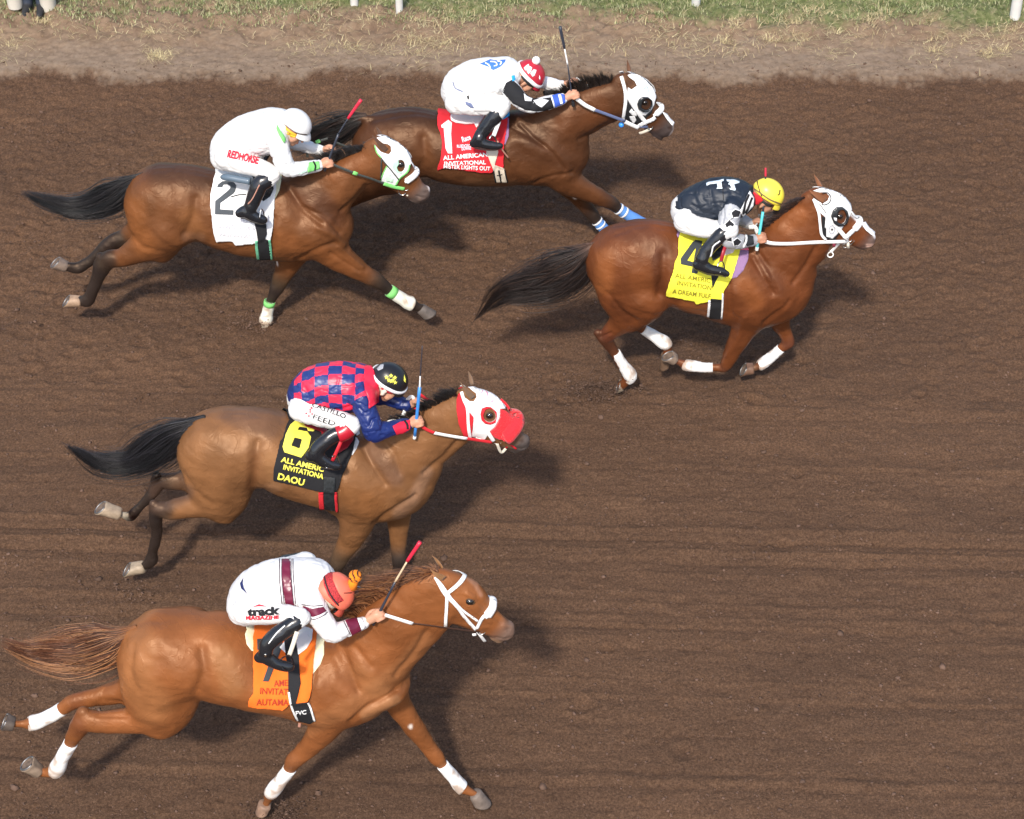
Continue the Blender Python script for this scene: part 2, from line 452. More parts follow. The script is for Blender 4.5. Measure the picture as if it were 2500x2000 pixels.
# ---------------------------------------------------------------- ground
def fft_noise(n, m, hx, hy, lx, ly, p, seed):
    """band limited random relief; lx, ly = feature size in metres"""
    rs = np.random.RandomState(seed); w_ = np.fft.rfft2(rs.randn(n, m))
    kx = np.fft.fftfreq(n, hx)[:, None]*lx; ky = np.fft.rfftfreq(m, hy)[None]*ly
    k = np.sqrt(kx*kx+ky*ky); f = w_*(k**.5)/(1+k**p); z = np.fft.irfft2(f, s=(n, m)); return z/z.std()
YAT = lambda v: on_ground(1250, v)[1]
gh = .0155
gx = np.arange(-5.6, 5.6, gh); gy = np.arange(8.6, 20.6, gh)
nx_, ny_ = len(gx), len(gy)
_n1 = fft_noise(nx_, ny_, gh, gh, .085, .07, 2.0, 1); _n2 = fft_noise(nx_, ny_, gh, gh, .05, .045, 1.6, 2)
_churn = np.clip((YAT(560)-0*1)*0+(np.meshgrid(gx, gy, indexing='ij')[1]-YAT(1150))/(YAT(700)-YAT(1150)), .35, 1.)
Zg = (.0036*_n1+.0046*_n2)*_churn+.006*fft_noise(nx_, ny_, gh, gh, .9, .5, 3, 3)+_churn*.006*fft_noise(nx_, ny_, gh, gh, .28, .16, 3, 33)
XX, YY = np.meshgrid(gx, gy, indexing='ij')
cl = fft_noise(nx_, ny_, gh, gh, .07, .06, 3, 11); cl = np.clip(cl-1.5, 0, 1.2)*.014        # clods
Zg += cl
def yat(v, u=1250): return on_ground(u, v)[1]
def sstep(a, b, x): t = np.clip((x-a)/(b-a), 0, 1); return t*t*(3-2*t)
# harrow ruts that run along the track
near = 1-sstep(yat(1050), yat(760), YY)
rut = fft_noise(nx_, ny_, gh, gh, 30., .05, 2.2, 5)
wob = .010*fft_noise(nx_, ny_, gh, gh, 7., 3., 3, 8)
Zg += near*.0003*rut
for v, wd, am in tuple((float(q), .022, (.012 if k % 2 else -.014)) for k, q in enumerate(np.random.RandomState(77).uniform(880, 1960, 26)))+((1282, .04, .03), (1310, .03, -.028), (1336, .03, .022), (1362, .03, -.026), (1392, .035, .02), (1498, .03, .024), (1522, .03, -.026), (1548, .03, .018), (1572, .03, -.02),
                  (1890, .035, .02), (1912, .03, -.018), (1130, .03, .012), (1160, .03, -.012), (1205, .04, .012), (985, .04, .011), (1010, .03, -.012), (1640, .04, .012), (1700, .04, -.012), (1440, .03, .012), (1800, .03, -.01)):
    d = YY-yat(v)-wob+.034*XX+.006*_n1; Zg += am*np.exp(-(d/(wd*.7))**2)*(.8+.25*np.sin(XX*1.1+v))*.55
# the pale verge: firm and a little higher, crumbly edge
yb = yat(186)+.045*fft_noise(nx_, ny_, gh, gh, 1.4, 2., 3, 21)+.035*fft_noise(nx_, ny_, gh, gh, .3, .5, 2, 22)
vz = sstep(-.12, .10, YY-yb)
Zg = Zg*(1-.45*vz)+vz*.03+sstep(yat(150), yat(60), YY)*(.05+.02*fft_noise(nx_, ny_, gh, gh, .5, .4, 2.5, 30))
# hoof marks torn in the soil
rs = np.random.RandomState(4)
for _ in range(620):
    x, y = rs.uniform(-5.4, 5.4), rs.uniform(9, 17.8)
    y = rs.uniform(yat(1000), yat(230)) if _ < 560 else y
    i, j = int((x+5.6)/gh), int((y-8.6)/gh); q = 9
    a0, a1, b0, b1 = max(i-q, 0), min(i+q, nx_), max(j-q, 0), min(j+q, ny_)
    if a0 >= a1 or b0 >= b1: continue
    r = np.hypot((XX[a0:a1, b0:b1]-x)/1.3, YY[a0:a1, b0:b1]-y); s_ = rs.uniform(.035, .06)
    Zg[a0:a1, b0:b1] += rs.uniform(.006, .02)*(-np.exp(-(r/s_)**2)+.55*np.exp(-((r-s_*1.5)/(.4*s_))**2))
ex = np.geomspace(.05, 500, 26)
fx = np.concatenate([gx[0]-ex[::-1], gx, gx[-1]+ex]); fy = np.concatenate([gy[0]-ex[::-1], gy, gy[-1]+ex])
ZF = np.pad(Zg, 26, mode='edge'); k_ = np.ones_like(ZF)
fade = np.pad(np.ones_like(Zg), 26, mode='linear_ramp', end_values=0); ZF = ZF*fade
GX, GY = np.meshgrid(fx, fy, indexing='ij')
def height(x, y):
    i = np.clip(((np.asarray(x)-gx[0])/gh).astype(int), 0, nx_-1); j = np.clip(((np.asarray(y)-gy[0])/gh).astype(int), 0, ny_-1); return Zg[i, j]
n_, m_ = GX.shape; I = np.arange(n_*m_).reshape(n_, m_)
Fg = np.stack([I[:-1, :-1].ravel(), I[1:, :-1].ravel(), I[1:, 1:].ravel(), I[:-1, 1:].ravel()], 1)
def ground_mat():
    m = bpy.data.materials.new("soil"); m.use_nodes = True; t = m.node_tree; N = t.nodes; L = t.links; b = N["Principled BSDF"]
    b.inputs["Roughness"].default_value = .95; b.inputs["Specular IOR Level"].default_value = .15
    tc = N.new("ShaderNodeTexCoord"); sx = N.new("ShaderNodeSeparateXYZ"); L.new(tc.outputs["Object"], sx.inputs[0])
    def noise(scale, detail=5, rough=.6, vec=None, strx=1.):
        mp = N.new("ShaderNodeMapping"); mp.inputs["Scale"].default_value = (strx, 1, 1); L.new(tc.outputs["Object"], mp.inputs[0])
        z = N.new("ShaderNodeTexNoise"); z.inputs["Scale"].default_value = scale; z.inputs["Detail"].default_value = detail; z.inputs["Roughness"].default_value = rough
        L.new(mp.outputs[0], z.inputs["Vector"]); return z.outputs["Fac"]
    def ramp(f, stops):
        r = N.new("ShaderNodeValToRGB"); e = r.color_ramp.elements
        while len(e) < len(stops): e.new(.5)
        for q, (p, c) in zip(e, stops): q.position = p; q.color = (*c, 1)
        L.new(f, r.inputs[0]); return r.outputs[0]
    def mix(f, a, c, bt='MIX'):
        x = N.new("ShaderNodeMix"); x.data_type = 'RGBA'; x.blend_type = bt
        L.new(f, x.inputs[0]) if not isinstance(f, float) else setattr(x.inputs[0], "default_value", f)
        L.new(a, x.inputs[6]); L.new(c, x.inputs[7]); return x.outputs[2]
    def math_(op, a, bq):
        x = N.new("ShaderNodeMath"); x.operation = op
        for i, q in enumerate((a, bq)):
            if isinstance(q, (int, float)): x.inputs[i].default_value = q
            else: L.new(q, x.inputs[i])
        return x.outputs[0]
    def rng(f, a, c, lo=0., hi=1.):
        x = N.new("ShaderNodeMapRange"); x.interpolation_type = 'SMOOTHSTEP'; x.inputs[1].default_value = a; x.inputs[2].default_value = c; x.inputs[3].default_value = lo; x.inputs[4].default_value = hi
        L.new(f, x.inputs[0]); return x.outputs[0]
    soil = ramp(noise(60, 6, .8), [(.33, (.060, .034, .021)), (.5, (.128, .073, .043)), (.67, (.212, .129, .080))])
    big = ramp(noise(.9, 4, .6, strx=.45), [(.3, (.86, .84, .84)), (.7, (1.14, 1.10, 1.06))])
    soil = mix(1.0, soil, big, 'MULTIPLY')
    # drier, paler grains
    soil = mix(rng(noise(120, 3, .7), .62, .75, 0, .5), soil, ramp(noise(9), [(0, (.20, .14, .105)), (1, (.235, .17, .13))]))
    pale = ramp(noise(14, 6, .65), [(.25, (.195, .135, .090)), (.5, (.285, .205, .142)), (.8, (.35, .265, .19))])
    warm = ramp(noise(7, 6, .7), [(.3, (.20, .13, .085)), (.55, (.29, .20, .13)), (.8, (.36, .27, .18))])
    edge = math_('ADD', sx.outputs[1], math_('MULTIPLY', math_('SUBTRACT', noise(2.2, 6, .7), .5), .9))
    at = N.new("ShaderNodeAttribute"); at.attribute_name = "verge"
    c = mix(at.outputs["Fac"], soil, pale)
    c = mix(rng(edge, yat(140), yat(95)), c, warm)
    green = ramp(noise(16, 6, .7), [(.3, (.09, .11, .04)), (.5, (.17, .19, .08)), (.72, (.32, .27, .16))])
    g2 = math_('ADD', sx.outputs[1], math_('ADD', math_('MULTIPLY', math_('SUBTRACT', noise(1.1, 6, .7), .5), 1.7), math_('MULTIPLY', sx.outputs[0], .05)))
    c = mix(rng(g2, yat(62), yat(22)), c, green)
    L.new(c, b.inputs["Base Color"])
    bp = N.new("ShaderNodeBump"); bp.inputs["Strength"].default_value = 1.; bp.inputs["Distance"].default_value = .012
    L.new(math_('ADD', noise(75, 5, .8), math_('MULTIPLY', noise(160, 3, .8), .9)), bp.inputs["Height"]); L.new(bp.outputs[0], b.inputs["Normal"])
    return m
ground = mesh_obj("ground", np.stack([GX.ravel(), GY.ravel(), ZF.ravel()], 1), Fg, ground_mat(), kind="structure")
va = ground.data.attributes.new("verge", 'FLOAT', 'POINT'); va.data.foreach_set("value", np.pad(vz, 26, mode='edge').astype(np.float32).ravel())

def blades(name, n, region, hmin, hmax, wid, lean, colr, mat, clump, seed, width_dir=1.):
    rs = np.random.RandomState(seed); P = []
    (v0, v1) = region
    y0, y1 = yat(v0), yat(v1); cxs = rs.uniform(-5.5, 5.5, clump); cys = y0+(y1-y0)*rs.beta(1.2, 1.6, clump) if True else 0; cr = rs.uniform(.04, .22, clump)
    i = rs.randint(0, clump, n); x = cxs[i]+rs.randn(n)*cr[i]; y = cys[i]+rs.randn(n)*cr[i]*.7
    z = height(x, y)-.003; h_ = rs.uniform(hmin, hmax, n); a = rs.uniform(0, 6.283, n); l_ = rs.uniform(.3, 1., n)*lean
    d = np.stack([np.cos(a), np.sin(a), np.zeros(n)], 1); s_ = np.stack([-np.sin(a), np.cos(a), np.zeros(n)], 1)*wid*rs.uniform(.6, 1.3, n)[:, None]
    b0 = np.stack([x, y, z], 1); up = np.array([0, 0, 1.])
    mid = b0+d*(l_*h_*.45)[:, None]+up*(h_*.62*(1-.5*l_))[:, None]; tip = b0+d*(l_*h_*1.15)[:, None]+up*(h_*(1-.55*l_))[:, None]
    V = np.stack([b0-s_, b0+s_, mid+s_*.8, mid-s_*.8, tip], 1).reshape(-1, 3); k = np.arange(n)[:, None]*5
    F = np.vstack([k+np.array([0, 1, 2]), k+np.array([0, 2, 3]), k+np.array([3, 2, 4])])
    c = colr(rs, n); return mesh_obj(name, V, F, mat, smooth=False, cols=np.repeat(c, 5, 0))
def pal(stops):
    S = np.array(stops)
    def f(rs, n): t = rs.randint(0, len(S), n); return S[t]*rs.uniform(.75, 1.25, (n, 1))
    return f
gm = base_mat("blade", vcol=True, rough=.6, spec=.2)
g = blades("grass", 46000, (66, -120), .02, .065, .0032, .9, pal([(.14, .18, .06), (.20, .24, .09), (.28, .30, .14), (.42, .38, .22), (.11, .14, .05), (.36, .36, .2)]), gm, 700, 51)
tag(g, "short green and bleached grass along the far edge of the track", "grass", kind="stuff")
g = blades("straw", 8500, (152, 8), .025, .095, .0022, 1.7, pal([(.50, .41, .22), (.62, .52, .30), (.40, .30, .16), (.46, .36, .2)]), gm, 95, 52)
tag(g, "dry pale straw scattered over the tan bank beside the grass", "straw", kind="stuff")
# loose clods lying on the soil
def clods():
    rs = np.random.RandomState(9); parts = []; V0, F0 = ellipsoid((0, 0, 0), (1, 1, 1), nu=6, nv=4); V0 = np.array(V0); Vs = []; Fs = []; k = 0
    F0 = np.array([f for f in F0]); n = 22000
    x = rs.uniform(-5.5, 5.5, n); y = rs.uniform(8.9, 18.1, n); z = height(x, y); r = np.exp(rs.normal(-5.45, .5, n))
    for i in range(n):
        j = rs.uniform(.6, 1.35, (len(V0), 1)); v = V0*j*r[i]*np.array([1.25, 1, .7]); a = rs.uniform(0, 6.3); c, s_ = math.cos(a), math.sin(a)
        v = v@np.array([[c, s_, 0], [-s_, c, 0], [0, 0, 1]])+(x[i], y[i], z[i]+r[i]*.25); Vs.append(v); Fs.append(F0+k); k += len(V0)
    return np.vstack(Vs), np.vstack(Fs)
V_, F_ = clods()
c_ = mesh_obj("loose_soil", V_, F_, base_mat("clod", (.125, .078, .056), .95, spec=.1, nscale=3, namp=.5), smooth=False)
tag(c_, "loose crumbs of brown soil scattered over the track", "soil", kind="stuff")
# ---------------------------------------------------------------- horses
BROWN = lambda *c: tuple(c)
def horse(spec):
    """builds one galloping horse from outlines measured on its own vertical plane"""
    Y = on_ground(1250, spec['ground'])[1]; rig = Rig(Y); C = spec['col']; f, l, hd = spec['f'], spec['l'], spec['hd']
    u0, v0 = f(*spec['centre']); org = on_plane(u0, v0, Y)[0]; org = np.array([org[0], Y, 0.])
    root = thing("horse", spec['label'], "horse", org, "racehorses galloping along the track")
    ch = []
    co = C['body']
    def cc(k): return C.get(k, co)
    ch.append(rig.chain(f, spec['trunk'][2:], 0, co, .03)); 
    ch.append(rig.chain(f, spec['neck'], 0, co, .028))
    spec['head'] = [(q[0], q[1]-(48 if i == 0 else 22 if i == 1 else 0))+tuple(q[2:]) for i, q in enumerate(spec['head'])]; ch.append(rig.chain(hd, spec['head'], 0, co, .014, sub=6)); head_ch = ch[-1]
    head_c = ch[-1]; head_c.D[:, 5:] = co
    m0 = len(head_c.D); hx, hy, hr = spec['head'][-1][:3]
    ch.append(rig.chain(hd, [(hx+.15*hr, hy-.1*hr, .6*hr), (hx+.56*hr, hy-.38*hr, .44*hr)], 0, C['muzzle'], .012, ka=.95))
    ch.append(rig.chain(hd, [(hx-.8*hr, hy+.45*hr, .45*hr), (hx-.35*hr, hy+.72*hr, .36*hr)], 0, C['muzzle'], .010, ka=.85))
    for i in range(m0):                      # muzzle darkens
        t = i/(m0-1); s_ = min(max((t-spec.get('muz', .62))/.3, 0), 1); head_c.D[i, 5:] = np.array(co)*(1-s_)+np.array(C['muzzle'])*s_
    for (st, dy) in spec.get('lobes', []):
        for sg in (-1, 1): ch.append(rig.chain(f, st, sg*dy if spec.get('lobe_far', True) else -dy, co, .03))
    for lg in spec['legs']:
        n_ = len(lg['st']); s2 = []
        for i, q in enumerate(lg['st']):
            q = list(q); d_ = repr(round(lg['dy']*leg_in(i/(n_-1)), 4)); c_ = q.pop() if isinstance(q[-1], tuple) else None
            q.append(d_); q += [c_] if c_ else []; s2.append(tuple(q))
        lg = dict(lg, st=s2)
        ch.append(rig.chain(l, lg['st'], lg['dy'], co, lg.get('k', .034), lg.get('ka', .82)))
    tp = spec['tail']['pts']; t0, t1, t2 = [np.array(q[:2], float) for q in tp[:3]]; rt = tp[0][2]; tc_ = np.array(spec['tail'].get('root', tuple(.6*x for x in co)))
    ch.append(rig.chain(f, [tuple(t0+np.array([75., 75.]))+(rt*3.,), tuple(t0+np.array([30., 28.]))+(rt*1.9,), tuple(t1*.45+t0*.55)+(rt*1.1, tuple(tc_)), tuple(t1*.9+t0*.1)+(rt*.5, tuple(tc_))], 0, co, .03))
    for (fr_, st, dy, col, k) in spec.get('extra', []): ch.append(rig.chain(fr_, st, dy, col, k))
    cuts = []
    for sg in (-1, 1):
        for (x, y, r) in spec['nostril']:
            p = rig.P(hd, x, y, sg*.045); cuts.append((p, (.020, .016, .015), .006))
    V, F = solid(ch, spec.get('h', .0095), cuts=cuts)
    # sculpt: strokes traced over the muscles, the far side mirrored
    N = normals(V, F); Vm = V.copy(); far = V[:, 1] > Y; Vm[far, 1] = 2*Y-Vm[far, 1]
    U, W = project(Vm); side = np.clip(np.abs(N[:, 1])*1.6+.25, 0, 1)
    legmask = np.ones(len(V)); D = np.zeros(len(V))
    for (fr_, pts, wd, am) in spec['strokes']:
        q = [fr_(*p) for p in pts]; d = segdist(U, W, q)/(wd/fr_.k); D += am*(1.25 if am < 0 else 1.4)*np.exp(-d*d)
    V = V+N*(D*side)[:, None]
    fn = fnoise(V*np.array([1, .7, 1.25]), 7.5, 2, 3); V = V+N*(fn*.0055)[:, None]
    col = vcolors(V, ch)
    for (fr_, pts, wd, cl_, st_, far_ok) in spec.get('paint', []):  # coat markings, plus lit and shaded body areas put into the colour
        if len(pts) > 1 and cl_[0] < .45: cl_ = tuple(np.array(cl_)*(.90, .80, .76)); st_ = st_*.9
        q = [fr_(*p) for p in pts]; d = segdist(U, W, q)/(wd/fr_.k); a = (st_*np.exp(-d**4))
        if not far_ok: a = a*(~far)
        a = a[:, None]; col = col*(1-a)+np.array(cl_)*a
    cs = np.linalg.norm(V[:, None, :]-np.array([c[0] for c in cuts])[None], axis=2).min(1)
    a = np.exp(-(cs/.016)**4)[:, None]; col = col*(1-a)+np.array((.035, .018, .016))*a
    var = fnoise(V, 3.2, 9, 3); col = col*(1+.16*var)[:, None]
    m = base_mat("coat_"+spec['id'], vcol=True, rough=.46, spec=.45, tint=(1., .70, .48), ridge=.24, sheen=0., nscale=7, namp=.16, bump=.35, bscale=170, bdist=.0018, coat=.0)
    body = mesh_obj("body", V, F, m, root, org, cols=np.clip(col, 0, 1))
    skin = Skin((V, F)); H = dict(root=root, org=org, Y=Y, rig=rig, skin=skin, body=body, spec=spec, VF=(V, F))
    HORSES[spec['id']] = H
    return H
HORSES = {}
def leg_in(t): return 1-.55*t
def leg_dy(spec, x, y, dy):
    best = (1e9, dy)
    for lg in spec['legs']:
        if lg['dy']*dy < 0: continue
        n = len(lg['st'])
        for i, q in enumerate(lg['st']):
            d = math.hypot(q[0]-x, q[1]-y)
            if d < best[0]: best = (d, lg['dy']*leg_in(i/(n-1)))
    return best[1]
h7, l7, hd7 = Fr(0, 1300, 1.6585), Fr(0, 1640, 1.7387), Fr(1030, 1340, 6.9)
h6, l6, hd6 = Fr(140, 820, 1.7967), Fr(200, 1120, 2.3956), Fr(1090, 890, 7.5)
h4, l4, hd4 = Fr(1140, 400, 2.034), Fr(1400, 740, 3.593), Fr(1940, 410, 7.5)
h2, l2, hd2 = Fr(0, 200, 1.96), Fr(40, 500, 2.034), Fr(880, 300, 8.625)
h1, hd1 = Fr(700, 40, 2.156), Fr(1480, 130, 7.84)
def mus(h, d):    # muscle strokes given in the horse's own frame
    return [(h, p, w, a) for (p, w, a) in d]
BLK = (.022, .016, .014)
S7 = dict(id='chestnut', ground=1985, f=h7, l=l7, hd=hd7, centre=(1000, 600),
 label="light chestnut horse galloping nearest the camera, orange number 7 cloth and white bridle",
 col=dict(body=(.210, .072, .023), muzzle=(.16, .10, .075)), muz=.66,
 trunk=[(545, 385, 500, 560, .15), (600, 328, 560, 660, .23), (700, 312, 660, 690, .26), (800, 306, 790, 665, .26), (900, 318, 880, 688, .26), (1000, 345, 980, 708, .28), (1100, 375, 1090, 733, .29),
        (1200, 390, 1190, 752, .28), (1300, 400, 1290, 785, .26), (1400, 420, 1400, 785, .25), (1500, 470, 1510, 738, .23), (1580, 500, 1610, 690, .19), (1625, 560, 1642, 640, .13)],
 neck=[(1380, 402, 1600, 645, .19), (1450, 325, 1655, 560, .15), (1540, 255, 1690, 500, .12), (1630, 210, 1728, 440, .10), (1700, 172, 1750, 398, .095), (1765, 142, 1785, 375, .09)],
 head=[(400, 740, 400, .48), (620, 860, 470, .58), (800, 1000, 400, .6), (960, 1130, 325, .64), (1120, 1230, 275, .62), (1260, 1310, 240, .62), (1370, 1380, 200, .66)],
 lobes=[([(540, 530, 780, 530, .07), (490, 600, 815, 605, .14), (505, 670, 800, 700, .13), (560, 735, 735, 785, .10)], .105)],
 legs=[dict(dy=-.14, st=[(680, 150, 80), (600, 200, 66), (500, 212, 57), (430, 215, 54), (362, 212, 50), (322, 262, 36), (298, 305, 29), (268, 358, 27), (242, 412, 33), (205, 428, 23), (168, 425, 22)]),
       dict(dy=.13, st=[(620, 40, 80), (520, 82, 58), (430, 103, 46), (368, 115, 42), (312, 128, 37), (262, 160, 30), (200, 195, 27), (138, 218, 30), (95, 222, 18), (60, 222, 17)]),
       dict(dy=-.13, st=[(1390, 120, 95), (1395, 200, 80), (1340, 290, 54), (1285, 345, 43), (1250, 378, 38), (1228, 412, 28), (1200, 450, 26), (1165, 497, 29), (1148, 518, 28), (1138, 545, 18), (1128, 568, 17)]),
       dict(dy=.12, st=[(1650, 50, 85), (1680, 120, 60), (1725, 190, 50), (1775, 260, 43), (1820, 320, 36), (1855, 368, 34), (1880, 398, 24), (1922, 445, 24), (1955, 487, 28), (1985, 505, 20), (2015, 520, 19)])],
 nostril=[(1455, 1385, 1)],
 strokes=mus(h7, [([(545, 460), (530, 560), (560, 640)], 14, -.008), ([(610, 400), (560, 500), (570, 600)], 60, .008), ([(815, 470), (830, 560), (800, 640)], 22, -.016), ([(880, 440), (930, 520), (960, 620)], 45, .006),
   ([(700, 330), (800, 345), (900, 350), (1000, 375)], 12, -.010), ([(700, 310), (800, 306)], 16, .004), ([(650, 430), (720, 520), (740, 620)], 60, .010),
   ([(1385, 470), (1420, 560), (1450, 640)], 14, -.012), ([(1330, 480), (1360, 600), (1420, 680)], 38, .012), ([(1480, 560), (1530, 620), (1560, 660)], 45, .014), ([(1440, 470), (1500, 540)], 14, -.01),
   ([(1290, 620), (1330, 700), (1400, 745)], 35, .012), ([(1420, 760), (1500, 700), (1600, 640)], 12, -.014), ([(1270, 560), (1260, 700)], 16, -.010), ([(1730, 400), (1690, 470), (1600, 580)], 12, -.010),
   ([(1500, 330), (1600, 400), (1600, 480)], 40, .008), ([(560, 740), (700, 790)], 20, .006), ([(400, 740), (520, 745)], 10, -.008)])
  +[(hd7, [(560, 900), (500, 1100), (420, 1200)], 70, .007), (hd7, [(640, 1050), (720, 1250)], 30, -.007), (hd7, [(760, 760), (860, 820)], 40, .008), (hd7, [(800, 960), (1000, 1150), (1150, 1240)], 26, .004), (hd7, [(950, 900), (1150, 1080), (1350, 1250)], 35, -.006), (hd7, [(1240, 1500), (1400, 1530), (1480, 1500)], 12, -.006), (hd7, [(1380, 1290), (1500, 1300)], 28, .004)],
 paint=[(hd7, [(760, 480), (900, 600), (1000, 780)], 40, (.42, .25, .17), .5, True), (l7, [(300, 118)], 10, (.7, .6, .5), .9, True), (l7, [(310, 200), (340, 250)], 34, (.17, .062, .025), .8, True), (l7, [(1245, 385)], 34, (.2, .075, .03), .6, True), (l7, [(1870, 380)], 30, (.2, .075, .03), .6, True),
        (l7, [(1740, 287)], 9, (.75, .68, .6), .9, True), (h7, [(1250, 790), (1420, 700), (1620, 560), (1720, 440)], 40, (.36, .19, .085), .3, True), (hd7, [(1180, 1540), (1320, 1590)], 40, (.30, .2, .12), .7, True)])
def leg(dy, *st, **k): return dict(dy=dy, st=list(st), **k)
S7['ears'] = [((380, 500), (138, 340), -.065, 44), ((345, 340), (165, 112), .05, 34)]
S7['ear_col'] = (.27, .13, .05)
S7['eye'] = (815, 895)
S7['hoof'] = [((168, 425), (78, 412), (158, 370), -.14, (.30, .24, .19)), ((60, 222), (2, 250), (42, 176), .13, (.13, .11, .10)), ((1128, 562), (1098, 594), (1132, 590), -.13, (.3, .2, .15)), ((2015, 518), (2096, 562), (1994, 556), .12, (.20, .17, .155))]
S7['wrap'] = [([(300, 303, 30), (268, 358, 29), (240, 415, 35), (222, 425, 27)], -.14), ([(262, 160, 30), (200, 195, 29), (138, 218, 33), (118, 221, 27)], .13),
              ([(1230, 412, 29), (1200, 452, 28), (1165, 497, 32), (1146, 520, 28)], -.13), ([(1878, 396, 26), (1922, 445, 27), (1956, 488, 31), (1968, 497, 27)], .12)]
S7['wrap_col'] = [(.80, .79, .76)]
S7['tail'] = dict(fr=h7, pts=[(560, 392, 18), (500, 425, 45), (430, 455, 75), (330, 480, 85), (230, 490, 75), (130, 490, 55), (30, 455, 35)], col=[(.22, .08, .028), (.13, .045, .018), (.32, .15, .065), (.07, .026, .012)], n=1500, wisp=.35, root=(.21, .08, .026))
S7['mane'] = dict(fr=h7, cl=.022, pts=[(1430, 335, -50, -70), (1520, 262, -75, -80), (1600, 218, -90, -62), (1680, 178, -95, -50), (1745, 155, -90, -18), (1775, 145, -30, -6)], col=[(.22, .09, .035), (.30, .13, .05), (.14, .055, .022), (.09, .03, .014)], n=900, drop=.28)

